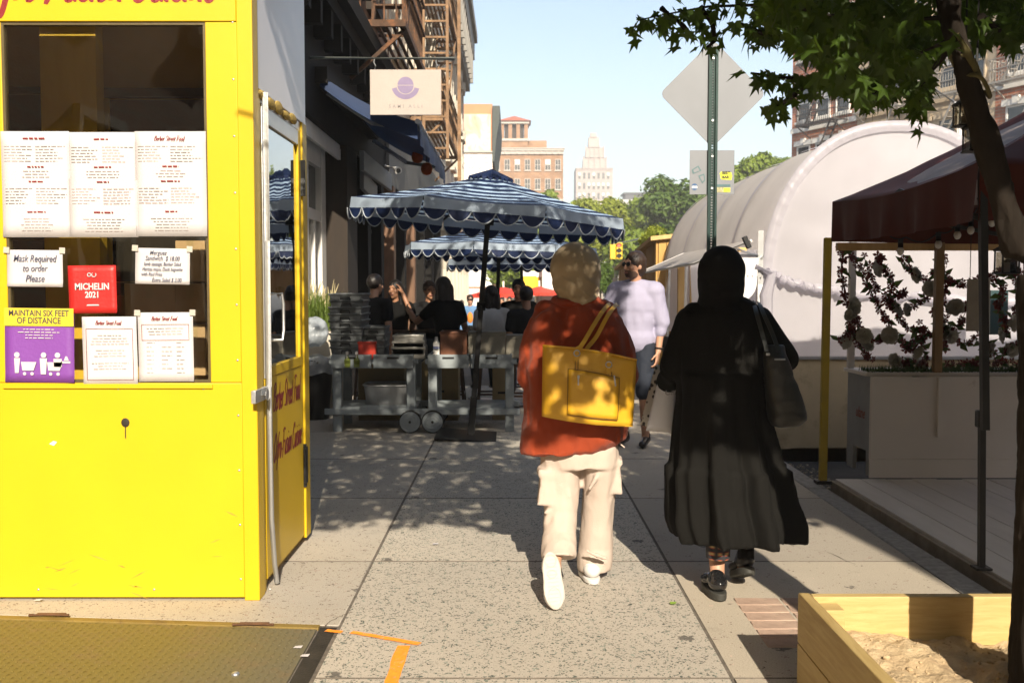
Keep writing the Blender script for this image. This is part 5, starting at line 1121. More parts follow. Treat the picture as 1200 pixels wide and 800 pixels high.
mb = MB(); mb.tube([(p.x, 10.2, z), (p.x, 10.2, z + .17), (p.x, 10.2, z + .19), (p.x, 10.2, z + .23)], [.032, .032, .02, .014], 14); mb.build("bottle", M_WHITE, o); mb = MB(); mb.cyl((p.x, 10.2, z + .11), (p.x, 10.2, z + .13), .0325, n=14); mb.build("band", mat("blue_band", (.03, .08, .35, 1), .5), o)
M_JAR = mat_glass("clear_plastic", (.8, .82, .84, 1), .12, .1)
for k, (px, lb) in enumerate(((524, "clear glass tumbler behind the white bottle"), (534, "clear glass tumbler above the brown wooden box"), (543, "dark glass tumbler nearest the umbrella pole"))):
    p = P(px, 390, 10.66); o = thing("tumbler", lb, "glass", (p.x, 10.66, TOPZ), 0, "tumblers on the work table"); mb = MB(); mb.tube([(p.x, 10.66, TOPZ), (p.x, 10.66, TOPZ + .16)], [.03, .04], 14, False); mb.build("wall", M_JAR, o); mb = MB(); mb.cyl((p.x, 10.66, TOPZ), (p.x, 10.66, TOPZ + .01), .03, n=14); mb.build("bottom", M_JAR, o)
for px, lb in ((407, "spray bottle with green liquid hung at the left of the table rail"), (418, "spray bottle with green liquid hung beside the red container")):
    p = P(px, 422, 10.10); o = thing("spray_bottle", lb, "spray bottle", p, 0, "spray bottles hung on the rail")
    mb = MB(); mb.tube([p + V((0, 0, -.07)), p + V((0, 0, .0)), p + V((0, 0, .03)), p + V((0, 0, .05))], [.03, .032, .014, .012], 12); mb.build("bottle", mat("green_liquid", (.14, .17, .03, 1), .2), o)
    mb = MB(); mb.box(p + V((0, -.005, .075)), (.02, .06, .03)); mb.tube([p + V((0, -.02, .065)), p + V((0, -.03, .04)), p + V((0, -.022, .02))], .004, 5); mb.build("trigger", M_WHITE, o, bevel=.004)
a, b = P(424, 480, 10.35), P(481, 458, 10.35); o = thing("wash_tub", "galvanised metal wash tub on the lower shelf", "tub", ((a.x + b.x) / 2, 10.55, .257)); mb = MB()
def rr(sx, sy, z): return [V(((a.x + b.x) / 2 + sx * math.copysign(abs(math.cos(t)) ** .5, math.cos(t)), 10.58 + sy * math.copysign(abs(math.sin(t)) ** .5, math.sin(t)), z)) for t in np.linspace(0, 2 * math.pi, 33)[:-1]]
wv = (b.x - a.x) / 2
mb.loft([rr(wv * .9, .2, .257), rr(wv, .24, .455), rr(wv * .97, .225, .45), rr(wv * .88, .19, .27)], caps=True); mb.build("tub_wall", M_STEEL, o); mb = MB(); mb.tube(rr(wv * 1.01, .245, .457), .01, 6, closed=True); mb.build("rolled_rim", M_STEEL, o)
M_CARD2 = mat("carton_tan", (.33, .245, .12, 1), .9, var=.1, vs=3, bump=.1)
def carton(px0, px1, py0, py1, y, dp, label, z0):
    a, b = P(px0, py1, y), P(px1, py0, y); o = thing("cardboard_box", label, "box", ((a.x + b.x) / 2, y + dp / 2, z0), 0, "cardboard boxes behind the work tables")
    mb = MB(); mb.bb((a.x, y, z0), (b.x, y + dp, b.z)); mb.build("carton", M_CARD2, o, bevel=.006); mid = (a.x + b.x) / 2
    mb = MB(); mb.bb((a.x + .01, y + .01, b.z + .001), (mid - .003, y + dp - .01, b.z + .006)); mb.bb((mid + .003, y + .01, b.z + .001), (b.x - .01, y + dp - .01, b.z + .006)); mb.build("flap", M_CARD2, o)
    mb = MB(); zc = (z0 + b.z) / 2; mb.bb((mid - .05, y - .0015, zc - .012), (mid + .05, y - .0003, zc + .012)); mb.build("hand_hole", M_BLK, o, smooth=False)
carton(420, 474, 426, 490, 11.05, .4, "tan cardboard box behind the left work table", .0); carton(494, 537, 424, 488, 11.05, .4, "tan cardboard box between the two work tables", .0); carton(577, 600, 428, 480, 11.1, .35, "tan cardboard box behind the right table leg", .0)
# bin with liner, planter with grass
p = G(368, 490); o = thing("trash_bin", "black trash bin with a crumpled clear liner beside the yellow booth", "bin", (p.x, p.y, 0)); r1 = .22
mb = MB(); mb.loft([[V((p.x + r * math.cos(t), p.y + r * math.sin(t), z)) for t in np.linspace(0, 2 * math.pi, 25)[:-1]] for r, z in ((.17, 0), (r1, .62), (r1 + .015, .64), (r1 + .015, .67), (r1 - .01, .67), (.16, .05))]); mb.build("body", M_BLK, o)
mb = MB(); mb.loft([[V((p.x + r * math.cos(t) * (1 + .10 * math.sin(7 * t + z * 30)), p.y + r * math.sin(t) * (1 + .10 * math.sin(7 * t + z * 30)), z + .02 * math.sin(5 * t))) for t in np.linspace(0, 2 * math.pi, 49)[:-1]] for r, z in ((r1 + .03, .52), (r1 + .035, .64), (r1 + .02, .70), (r1 - .03, .68), (.1, .6))], caps=False); mb.build("liner", mat_thin("clear_liner", (.42, .46, .50, 1), .3, .2, 12, .2, clear=.3, spec=.9), o)
p = P(373, 385, 11.6); mb = MB(); mb.ell((p.x + .02, 11.25, .98), (.16, .14, .17), nu=18, nv=12); me = mb
bagm = skin("plastic_bag", mb, mat_thin("bag_film", (.50, .55, .60, 1), .35, .15, 10, .25, clear=.15, spec=.9), None, .012, 2, dict(amp=.03, scale=9, ridge=.6)); tag(bagm, "bluish clear plastic bag bulging beside the tub stack", "plastic bag")
pl = thing("grass_planter", "pale planter box of feathery green grass beside the shopfront", "planter", (P(374, 450, 11.9).x, 12.0, 0)); px_ = P(374, 450, 11.9).x
mb = MB(); mb.bb((px_ - .32, 11.7, 0), (px_ + .24, 12.4, .96)); mb.build("box", M_CRP, pl, bevel=.015); mb = MB(); mb.bb((px_ - .28, 11.74, .961), (px_ + .20, 12.36, .975)); mb.build("soil", M_JOINT, pl)
gr = MB()
for k in range(700):
    x, y = px_ + random.uniform(-.26, .18), random.uniform(11.76, 12.34); h = random.uniform(.22, .52); a = random.uniform(0, 6.28); l = random.uniform(.05, .24); d = V((math.cos(a), math.sin(a), 0)); s = V((-d.y, d.x, 0)) * .006
    q = [V((x, y, .97)), V((x, y, .97 + h * .6)) + d * l * .3, V((x, y, .97 + h)) + d * l]; gr.add([q[0] - s, q[0] + s, q[1] - s, q[1] + s, q[2]], [(0, 1, 3, 2), (2, 3, 4)])
tag(gr.build("grass", mat_leaf("planter_grass", (.09, .16, .02, 1), (.2, .25, .06, 1), .4), pl, smooth=False), kind='stuff')
mb = MB()
for k in range(26):
    x, y = px_ + random.uniform(-.24, .16), random.uniform(11.8, 12.3); h = random.uniform(.4, .6); d = V((random.uniform(-.12, .12), random.uniform(-.12, .12), 0)); mb.tube([V((x, y, 1)) , V((x, y, 1 + h * .7)) + d * .4, V((x, y, 1 + h)) + d], [.003, .01, .003], 5)
mb.build("seed_heads", mat("straw", (.45, .38, .22, 1), .9), pl)

# ------------------------------------------------------------------ cafe tables and stools behind the carts
M_CHR = mat_wood("stool_wood", (.05, .025, .012, 1), (.10, .05, .025, 1), .5)
def cafe_table(x, y, label, h=.95):
    o = thing("cafe_table", label, "table", (x, y, gz(y)), 0, "small cafe tables behind the work tables"); z = gz(y)
    mb = MB(); mb.cyl((x, y, z + h - .03), (x, y, z + h), .33, n=26); mb.build("tabletop", M_CHR, o, bevel=.004); mb = MB(); mb.cyl((x, y, z + .02), (x, y, z + h - .03), .03, n=12); mb.build("column", M_BLK, o); mb = MB(); mb.cyl((x, y, z), (x, y, z + .02), .2, n=20); mb.build("foot", M_BLK, o, bevel=.004)
def stool(x, y, label, h=.66, back=None):
    z = gz(y); o = thing("bar_stool", label, "stool", (x, y, z), 0, "high stools at the cafe tables")
    mb = MB(); mb.bb((x - .18, y - .18, z + h - .04), (x + .18, y + .18, z + h)); mb.build("seat", M_CHR, o, bevel=.012)
    for sx in (-1, 1):
        for sy in (-1, 1): mb = MB(); mb.beam((x + sx * .19, y + sy * .19, z), (x + sx * .14, y + sy * .14, z + h - .04), .03, .03); mb.build("leg", M_CHR, o)
    mb = MB(); q = .175
    for a, b in (((-q, -q), (q, -q)), ((q, -q), (q, q)), ((q, q), (-q, q)), ((-q, q), (-q, -q))): mb.beam((x + a[0], y + a[1], z + .22), (x + b[0], y + b[1], z + .22), .022, .022)
    mb.build("foot_ring", M_CHR, o)
    if back is not None:
        d = V((math.cos(back), math.sin(back), 0)) * .17; s = V((-d.y, d.x, 0))
        for k in (-1, 1): mb = MB(); mb.beam(V((x, y, z + h - .02)) + d + s * k, V((x, y, z + h + .36)) + d * 1.2 + s * k, .03, .03); mb.build("back_post", M_CHR, o)
        mb = MB(); mb.beam(V((x, y, z + h + .33)) + d * 1.17 - s * 1.1, V((x, y, z + h + .33)) + d * 1.17 + s * 1.1, .025, .12); mb.build("back_rail", M_CHR, o)
# ------------------------------------------------------------------ sign post seen from behind
M_GRN = mat("post_green", (.006, .026, .023, 1), .5, .4, var=.2, vs=9, bump=.1)
M_SGN = mat("bare_aluminium", (.175, .185, .205, 1), .55, .2, var=.07, vs=2, bump=.03, bs=5)
YS = 9.5
sg = thing("sign_post", "dark green perforated post carrying a grey diamond sign back", "sign post", (P(833, 290, YS).x, YS, 0))
x0, x1, zt = P(833, 320, YS).x, P(836, 55, YS).x, P(836, 56, YS).z
def sx(z): return x0 + (x1 - x0) * (z - 1.6) / (zt - 1.6)
mb = MB(); wv = .044
for a, b in ((-wv, -wv + .022), (wv - .022, wv)): mb.hexa([(sx(0) + a, YS - .03, 0), (sx(0) + b, YS - .03, 0), (sx(0) + b, YS, 0), (sx(0) + a, YS, 0), (sx(zt) + a, YS - .03, zt), (sx(zt) + b, YS - .03, zt), (sx(zt) + b, YS, zt), (sx(zt) + a, YS, zt)])
mb.build("channel_flange", M_GRN, sg, smooth=False)
wb = MB(); z = 0.0; k = 0; hh = .0254
while z < zt - .02:      # perforated web: rungs between round holes
    x = sx(z); wb.bb((x - .0219, YS - .004, z + .012), (x + .0219, YS, z + .0255)); wb.bb((x - .0219, YS - .004, z), (x - .008, YS, z + .0119)); wb.bb((x + .008, YS - .004, z), (x + .0219, YS, z + .0119)); z += .0256
tag(wb.build("perforated_web", M_GRN, sg, smooth=False), kind='stuff')
cz = P(836, 110, YS).z; cx = P(835.5, 110, YS).x; h = P(836, 110, YS).x - P(775, 110, YS).x
poly = []
for k in range(4):
    a0 = math.pi / 2 * k; rc = .06; tip = V((math.cos(a0), math.sin(a0), 0)) * (h - rc * 1.2)
    for j in (-45, -22, 0, 22, 45): poly.append(V((cx + tip.x + rc * math.cos(a0 + R(j)), YS + .006, cz + tip.y + rc * math.sin(a0 + R(j)))))
mb = MB(); mb.prism(poly, (0, .004, 0)); mb.build("diamond_sign", M_SGN, sg, smooth=False, fix=True)
a, b = P(808, 228, YS), P(861, 176, YS); mb = MB(); mb.bb((a.x, YS + .005, a.z), (b.x, YS + .009, b.z)); sq = mb.build("square_sign", M_SGN, sg, bevel=.002)
for z in (cz + .33, cz - .25, (a.z + b.z) / 2 + .15, (a.z + b.z) / 2 - .15): mb = MB(); mb.cyl((sx(z), YS - .012, z), (sx(z), YS + .004, z), .011, n=8); mb.build("bolt", M_STEEL, sg)
def sticker(pts, m, nm="sticker", off=.004):
    mb = MB(); mb.prism([V((P(x, y, YS).x, YS + .0045 - off * .3, P(x, y, YS).z)) for x, y in pts], (0, -.0008, 0)); return mb.build(nm, m, sq, smooth=False, fix=True)
M_TL = mat("sticker_teal", (.06, .13, .14, 1), .5); M_STY = mat("sticker_yellow", (.70, .68, .02, 1), .5); M_STB = mat("sticker_blue", (.02, .08, .2, 1), .5)
sticker([(810.5, 199), (818.5, 194), (822, 200), (812, 204)], M_TL); sticker([(812.5, 199.4), (817.8, 196), (820, 200), (813.4, 202.4)], M_SGN, off=.006); sticker([(818.2, 206), (825.4, 203.6), (826.6, 211.6), (823, 215)], M_TL); sticker([(820, 206.8), (824.5, 205.4), (825.3, 211), (823, 213)], M_SGN, off=.006)
sticker([(814 + 3.7 * math.cos(t), 219 + 4 * math.sin(t)) for t in np.linspace(0, 6.28, 15)[:-1]], M_STB); sticker([(810.8, 218), (817.2, 218), (817.2, 220.6), (810.8, 220.6)], M_WHITE, off=.006)
sticker([(843.5, 203), (845.5, 201), (857, 202), (858, 206), (857, 211), (845, 210.2)], M_STY)
lettering([("BEST", 0, .026, .036, dict(bold=.002)), ("BAR", -.005, -.014, .036, dict(bold=.002))], plane_matrix((P(851, 206, YS).x, YS + .0020, P(851, 206, YS).z), (1, 0, .02), (-.02, 0, 1)), M_BLK, sq)
sticker([(840, 216), (856, 216), (856, 219), (840, 219)], M_TL); sticker([(840, 219.4), (856, 219.4), (856, 225.5), (840, 225.5)], mat("sticker_print", (.32, .30, .16, 1), .5, var=.6, vs=60)); sticker([(848, 220.3), (855.6, 220.3), (855.6, 225.1), (848, 225.1)], M_STY, off=.006)

# ------------------------------------------------------------------ white arched tent
M_FILM = mat_thin("white_film", (.72, .70, .755, 1), .64, .05, 2.5, .35, spec=.6)
M_VIN = mat_thin("vault_vinyl", (.84, .81, .78, 1), .75, .06, 2.0, .45, spec=.5)
tent = thing("arched_tent", "white arched tunnel tent of plastic sheeting over a beige low barrier", "tent", (3.66, 12.5, -.17))
TY0, TY1, TC, TH, TZ = 9.5, 15.6, 3.66, 1.27, 1.35
def arch(t, y, grow=0.0, taper=0.0):
    c, s = math.cos(t), math.sin(t); e = 2 / 2.25
    return V((TC + math.copysign(abs(c) ** e, c) * (TH + grow), y, TZ + abs(s) ** e * (1.68 + grow)))
ts = np.linspace(math.pi - .22, .22, 41)
rings = []
for i in range(31):
    f = i / 30; y = TY0 + (TY1 - TY0) * f; sag = .038 * abs(math.sin(f * math.pi * 4))
    rings.append([arch(t, y, .04 * f - sag - .008 * math.sin(t * 9 + f * 20)) for t in ts])
mb = MB(); mb.loft(rings, caps=False, closed=False); mb.build("vault_cover", M_VIN, tent, ang=80)
for f in (0.25, .5, .75, 1.0):
    y = TY0 + (TY1 - TY0) * f; mb = MB(); mb.loft([[arch(t, y + dy, .04 * f + .008) for t in ts] for dy in (-.05, -.02, .02, .05)], caps=False, closed=False); mb.build("seam_band", M_FILM, tent, ang=80)
# wavy end wall
def endwall(y, nm, zb=.80):
    mb = MB(); vs = []; nx, nz = 46, 40
    for j in range(nz + 1):
        for i in range(nx + 1):
            u = -1 + 2 * i / nx; x = TC + u * (TH - .015)
            ztop_ = TZ + (1 - min(abs(u), .9999) ** 2.25) ** (1 / 2.25) * 1.66
            z = zb + (ztop_ - zb) * j / nz
            w_ = .012 * mnoise.noise(V((x * 2.2, z * 1.2, 3))) + .006 * mnoise.noise(V((x * 9, z * 3, 7)))
            if z > 1.3: w_ += .008 * math.sin((x * .75 + z * 2.3) * 5.5) * max(0, 1 - abs(z - 1.9) * 1.6)
            vs.append((x, y + w_, z))
    mb.add(vs, [(j * (nx + 1) + i, j * (nx + 1) + i + 1, (j + 1) * (nx + 1) + i + 1, (j + 1) * (nx + 1) + i) for j in range(nz) for i in range(nx)]); return mb.build(nm, M_FILM, tent, ang=80)
mb = MB(); mb.bb((2.46, TY0 + .1, -.168), (4.9, TY1, -.1)); mb.build('tent_bounce_floor', M_WHITE, tent, smooth=False)  # pale floor added out of sight to bounce light into the sheeting
endwall(TY0 + .03, "end_sheet"); endwall(TY1 - .05, "end_sheet")
# gathered roll of sheeting and the ruffled arch trim
mb = MB(); pts = [P(900, 318, TY0 - .03), P(925, 330, TY0 - .04), P(955, 338, TY0 - .04), P(1000, 343, TY0 - .04), P(1100, 349, TY0 - .03), P(1200, 354, TY0 - .03)]
pp = []
for i in range(len(pts) - 1): pp += [pts[i].lerp(pts[i + 1], k / 12) for k in range(12)]
mb.tube([p + V((0, .012 * math.sin(k * 1.9), .012 * math.sin(k * 1.3))) for k, p in enumerate(pp)], [.035 + .012 * math.sin(k * 2.4) + .008 * math.sin(k * 5.1) for k in range(len(pp))], 9); mb.build("gathered_roll", M_FILM, tent)
mb = MB(); mb.tube([P(885, 312, TY0 - .05), P(905, 320, TY0 - .07), P(898, 345, TY0 - .05), P(900, 395, TY0 - .04), P(908, 430, TY0 - .03)], [.03, .05, .06, .045, .02], 9); mb.build("hanging_film", M_FILM, tent)
tr = []
for k in range(161):
    t = math.pi * (1 - k / 160); w_ = .004 * math.sin(k * 2.2) + .003 * math.sin(k * 5.1); tr.append([arch(t, TY0 - .0 + w_ * .5, -.075), arch(t, TY0 - .008 + w_, -.035), arch(t, TY0 - .012 + w_ * .6, .005), arch(t, TY0 + .03, .03)])
mb = MB(); mb.loft(tr, caps=False, closed=False); mb.build("ruffled_trim", M_FILM, tent, ang=80)
for y in (TY0 + .06, 11.0, 12.5, 14.0, TY1 - .1):
    mb = MB(); mb.tube([(TC - TH + .02, y, -.1)] + [arch(t, y, -.03) for t in ts] + [(TC + TH - .02, y, -.1)], .02, 8); mb.build("hoop", M_STEEL, tent)
mb = MB(); x = P(893, 300, TY0).x; mb.cyl((x - .02, TY0 - .03, 1.0), (x - .02, TY0 - .03, 2.02), .025, n=10); mb.cyl(P(850, 299, TY0), P(895, 299, TY0 - .02), .018, n=8); mb.cyl(P(893, 302, TY0 - .05), P(860, 290, 10.4), .014, n=8); mb.build("corner_poles", M_STEEL, tent)
mb = MB(); p = P(875, 284, TY0 - .05); mb.box(p, (.05, .04, .12), Matrix.Rotation(R(-25), 3, 'Y')); mb.build("spring_clamp", M_BLK, tent, bevel=.008)
p = P(876, 335, TY0 - .06)
sb = thing("round_signboard", "white rounded signboard with faint dotted lettering on the tent frame", "sign", (p.x, TY0 - .06, p.z))
poly = [P(846, 302, TY0 - .06), P(889, 302, TY0 - .06)] + [P(889 - 2 - 18 * (1 - math.cos(t)), 330 + 22 * math.sin(t), TY0 - .06) for t in np.linspace(0, math.pi / 2, 7)] + [P(846, 352, TY0 - .06)]
mb = MB(); mb.prism(poly, (0, .012, 0)); bd = mb.build("board", mat("sign_white", (.62, .61, .62, 1), .5, var=.03), sb, smooth=False, fix=True)
lettering([("\u2022 - \u2022 \u2022 - \u2022", 0, 0, .07, {})], plane_matrix(P(879, 324, TY0 - .061), (1, 0, 0), (0, 0, 1)), mat("grey_print", (.25, .23, .23, 1), .7), bd)
# side flap propped out over the pavement, timber posts and curtains beneath
fl = thing("entry_flap", "white canvas entry flap propped out from the tent side", "awning", (2.1, 12, 1.75))
mb = MB(); mb.hexa([(2.34, 9.8, 1.93), (1.90, 10.4, 1.72), (1.70, 13.3, 1.66), (2.34, 13.6, 1.93), (2.34, 9.8, 1.95), (1.90, 10.4, 1.745), (1.70, 13.3, 1.685), (2.34, 13.6, 1.95)]); mb.build("flap_canvas", M_VIN, fl, bevel=.008, fix=True)
mb = MB(); mb.tube([(2.34, 9.78, 1.94), (1.89, 10.38, 1.73), (1.69, 13.3, 1.67), (2.34, 13.62, 1.94)], .014, 8); mb.build("flap_rope", M_WHITE, fl)
M_TIM = mat_wood("new_timber", (.50, .30, .10, 1), (.62, .42, .18, 1), .6, (1, 1, .25))
for k, (y, xx) in enumerate(((10.5, 2.42), (11.3, 2.42), (12.2, 2.42), (13.3, 2.42), (14.3, 2.42))):
    mb = MB(); mb.bb((xx - .045, y - .045, -.17), (xx + .045, y + .045, 1.9)); tag(mb.build("timber_post", M_TIM, bevel=.005), ("raw timber post nearest the tent corner", "second raw timber post under the entry flap", "raw timber post in the middle of the tent side", "raw timber post behind the man's shoulder", "farthest raw timber post of the tent side")[k], "post", "timber posts of the tent side")
cur = thing("gauze_curtain", "pale gauze curtain tied under the entry flap", "curtain", (2.36, 12, .2), 0, "gauze curtains on the tent side")
def curtain(par, y0, y1, z0, z1, x=2.37):
    v = []
    for j in range(9):
        z = z1 + (z0 - z1) * j / 8; v.append([V((x + .025 * math.sin(k * 1.25 + j * .2), y0 + (y1 - y0) * k / 26 * (1 - .25 * math.sin(math.pi * j / 8)), z)) for k in range(27)])
    mb = MB(); mb.loft(v, caps=False, closed=False); return mb.build("curtain_cloth", M_FILM, par)
curtain(cur, 12.5, 13.2, -.1, 1.78)
cur = thing("gauze_curtain", "pale gauze curtain beside the white signboard", "curtain", (2.36, 10, .2), 0, "gauze curtains on the tent side"); curtain(cur, 9.75, 10.4, -.1, 1.85)
# beige barrier under the tent
M_BEI = mat("beige_plywood", (.50, .40, .25, 1), .85, var=.15, vs=2, bump=.2, dirt=((.3, .23, .14, 1), 2.5, .55))
ba = thing("tent_barrier", "beige low barrier with dark arched drain gaps under the white tent", "barrier", (3.6, 9.5, -.17))
pr = [(2.36, -.12), (2.36, .80), (4.95, .80), (4.95, -.17)]
for c0, hw in ((4.75, .25), (3.75, .42), (2.72, .40)):
    pr += [(c0 + hw * math.cos(t), -.17 + .0 + .13 * math.sin(t)) for t in np.linspace(0, math.pi, 9)]
mb = MB(); mb.prism([V((x, TY0 - .10, z)) for x, z in pr], (0, .08, 0)); mb.build("front_panel", M_BEI, ba, smooth=False, fix=True)
mb = MB(); mb.bb((2.36, TY0 - .018, -.16), (2.44, TY1, .72)); mb.bb((2.44, TY0 + .03, -.17), (4.95, TY0 + .06, -.01)); mb.build("side_panel", mat("barrier_dark", (.02, .018, .015, 1), .9), ba, smooth=False)
mb = MB(); mb.bb((2.34, TY0 - .12, .803), (4.97, TY0 - .012, .83)); mb.build("cap_rail", M_STEEL, ba, smooth=False)
# timber shed beyond
shed = thing("timber_shed", "golden timber dining shed of vertical boards beyond the tent", "shed", (3.4, 18.5, -.2))
M_GOLD = mat_wood("golden_boards", (.36, .19, .04, 1), (.50, .29, .07, 1), .6, (1, 1, .2))
ya, yb = 15.95, 21.5
def top_at(y): return 2.32 + (1.93 - 2.32) * (y - 14.5) / (20.2 - 14.5)
n = 34
for k in range(n):
    y0 = ya + (yb - ya) * k / n; y1 = y0 + (yb - ya) / n - .008; low = 1.35 if 17.0 < y0 < 20.5 else -.3
    mb = MB(); d = random.uniform(-.006, .006); mb.hexa([(2.30 + d, y0, low), (2.33 + d, y0, low), (2.33 + d, y1, low), (2.30 + d, y1, low), (2.30 + d, y0, top_at(y0)), (2.33 + d, y0, top_at(y0)), (2.33 + d, y1, top_at(y1)), (2.30 + d, y1, top_at(y1))]); mb.build("board", M_GOLD, shed, smooth=False)
mb = MB(); mb.hexa([(2.2, ya - .1, top_at(ya) + .005), (4.9, ya - .1, top_at(ya) + .3), (4.9, yb, top_at(yb) + .3), (2.2, yb, top_at(yb) + .005), (2.2, ya - .1, top_at(ya) + .07), (4.9, ya - .1, top_at(ya) + .36), (4.9, yb, top_at(yb) + .36), (2.2, yb, top_at(yb) + .07)]); mb.build("roof", M_TIM, shed, smooth=False)
for k in range(20):
    x0 = 2.34 + k * .13; mb = MB(); mb.bb((x0, ya, -.3), (x0 + .122, ya + .025, top_at(ya) + .02 + .1 * (x0 - 2.3))); mb.build("board", M_GOLD, shed, smooth=False)
for y in (17.0, 18.8, 20.5):
    mb = MB(); mb.bb((2.26, y - .1, -.3), (2.295, y + .1, 1.5)); pt_ = mb.build("slatted_pier", M_GOLD, shed, smooth=False)
    for z in np.arange(0, 1.5, .11): mb = MB(); mb.bb((2.24, y - .1, z), (2.259, y + .1, z + .05)); mb.build("slat", M_TIM, pt_, smooth=False)

# ------------------------------------------------------------------ red pop-up canopy
M_MAR = mat("maroon_canvas", (.09, .017, .009, 1), .7, var=.15, vs=3, bump=.12, bs=140, spec=.2)
M_MAR2 = mat("maroon_lining", (.28, .23, .22, 1), .8, var=.1)
ct = thing("popup_canopy", "maroon pop-up canopy on a dark telescopic pole over the white counter", "canopy tent", (4, 6.4, 0))
cx0, cx1, cy0, cy1 = 2.44, 5.4, 5.24, 7.62; ze, ap = 2.13, V((3.92, 6.43, 2.98))
cn = [V((cx0, cy0, ze)), V((cx1, cy0, ze)), V((cx1, cy1, ze)), V((cx0, cy1, ze))]
mb = MB(); S = 14
for k in range(4):
    a, b = cn[k], cn[(k + 1) % 4]; rows = []
    for i in range(S + 1):
        f = i / S; row = []
        for j in range(S + 1):
            e = a.lerp(b, j / S); e = e + V((0, 0, -.05 * math.sin(math.pi * j / S))); p = e.lerp(ap, f); p.z -= .10 * math.sin(math.pi * f) * (1 - .4 * abs(2 * j / S - 1)); p.z += .012 * mnoise.noise(p * 3.5); row.append(p)
        rows.append(row)
    mb.loft(rows, caps=False, closed=False)
o = mb.build("roof_cloth", M_MAR, ct, ang=50); sl = o.modifiers.new("thick", 'SOLIDIFY'); sl.thickness = .004
mb = MB(); mb.loft([[cn[0].lerp(ap, .0) + V((.08, .08, -.03)), cn[1] + V((-.08, .08, -.03)), cn[2] + V((-.08, -.08, -.03)), cn[3] + V((.08, -.08, -.03))], [ap + V((-.05, -.05, -.12)), ap + V((.05, -.05, -.12)), ap + V((.05, .05, -.12)), ap + V((-.05, .05, -.12))]], caps=False); mb.build("lining", M_MAR2, ct, smooth=False)
for k in range(4):
    a, b = cn[k], cn[(k + 1) % 4]; d = (b - a).normalized(); out = V((d.y, -d.x, 0)); nb = 30; hgt = .30
    rows = [[a.lerp(b, j / nb) + out * (.004 + (.022 * math.sin(j * .8 + k) + .012 * math.sin(j * 1.9)) * f) + V((0, 0, -.05 * math.sin(math.pi * j / nb) * (1 - f) - hgt * f - .02 * math.sin(math.pi * j / nb) * f)) for j in range(nb + 1)] for f in (0, .33, .66, 1)]
    mb = MB(); mb.loft(rows, caps=False, closed=False); mb.build("valance", M_MAR, ct, ang=60)
M_POLE = mat("dark_pole", (.035, .032, .028, 1), .5, .4, var=.15)
f0 = G(1150, 665, 0.035)
for (x, y, fx, fy, nm) in ((cx0 + .03, cy0 + .03, f0.x, f0.y, 0), (cx1 - .03, cy0 + .03, cx1, cy0, 1), (cx1 - .03, cy1 - .03, cx1, cy1, 1)):
    mb = MB(); mb.beam((fx, fy, .75), (x, y, ze - .02), .036, .036, V((0, 1, 0))); lg = mb.build("leg", M_POLE, ct)
    mb = MB(); mb.beam((fx, fy, .03), (fx + (x - fx) * .35, fy + (y - fy) * .35, .8), .030, .030, V((0, 1, 0))); mb.build("inner_leg", M_POLE, lg)
    mb = MB(); mb.box((fx + (x - fx) * .35, fy + (y - fy) * .35, .80), (.055, .055, .09)); mb.build("slider", M_BLK, lg, bevel=.008); mb = MB(); mb.box((fx, fy, .036), (.08, .08, .012)); mb.build("foot", M_POLE, lg)
# trusses
def truss(a, b, n):
    mb = MB(); a, b = V(a), V(b)
    for k in range(n):
        p, q = a.lerp(b, k / n), a.lerp(b, (k + 1) / n); up = V((0, 0, .26)); mb.beam(p, q + up, .014, .028); mb.beam(p + up, q, .014, .028)
    mb.build("scissor_truss", M_POLE, ct)
truss((cx0 + .05, cy0 + .05, 1.84), (cx0 + .05, cy1 - .05, 1.84), 2); truss((cx0 + .05, cy1 - .05, 1.84), (cx1 - .05, cy1 - .05, 1.84), 2); truss((cx0 + .05, cy0 + .05, 1.84), (cx1 - .05, cy0 + .05, 1.84), 2)
mb = MB(); mb.cyl(ap + V((0, 0, -.6)), ap + V((0, 0, -.02)), .025, n=8)
for c in cn: mb.beam(ap + V((0, 0, -.5)), c.lerp(ap, .05) + V((0, 0, -.12)), .02, .02)
mb.build("centre_struts", M_POLE, ct)
# yellow post, beam, posts of the counter frame
M_YPO = mat("yellow_timber", (.40, .28, .015, 1), .65, var=.15, vs=4, bump=.15)
a, b = G(964, 566), P(970, 288, 7.66); yp = thing("yellow_post", "mustard yellow timber post holding the canopy corner", "post", (a.x, a.y, 0)); mb = MB(); mb.beam(a, (b.x, 7.66, 1.86), .055, .045, V((0, 1, 0))); mb.build("post_timber", M_YPO, yp, bevel=.004); mb = MB(); mb.box((a.x, a.y, .012), (.11, .09, .024)); mb.build("post_foot", M_BLK, yp)
mb = MB(); a, b = P(981, 289, 7.7), P(1290, 289, 7.7); mb.bb((a.x, 7.68, a.z - .03), (b.x, 7.74, a.z + .03)); tag(mb.build("crossbeam", M_TIM, bevel=.004), "raw timber crossbeam above the flower garlands", "beam")
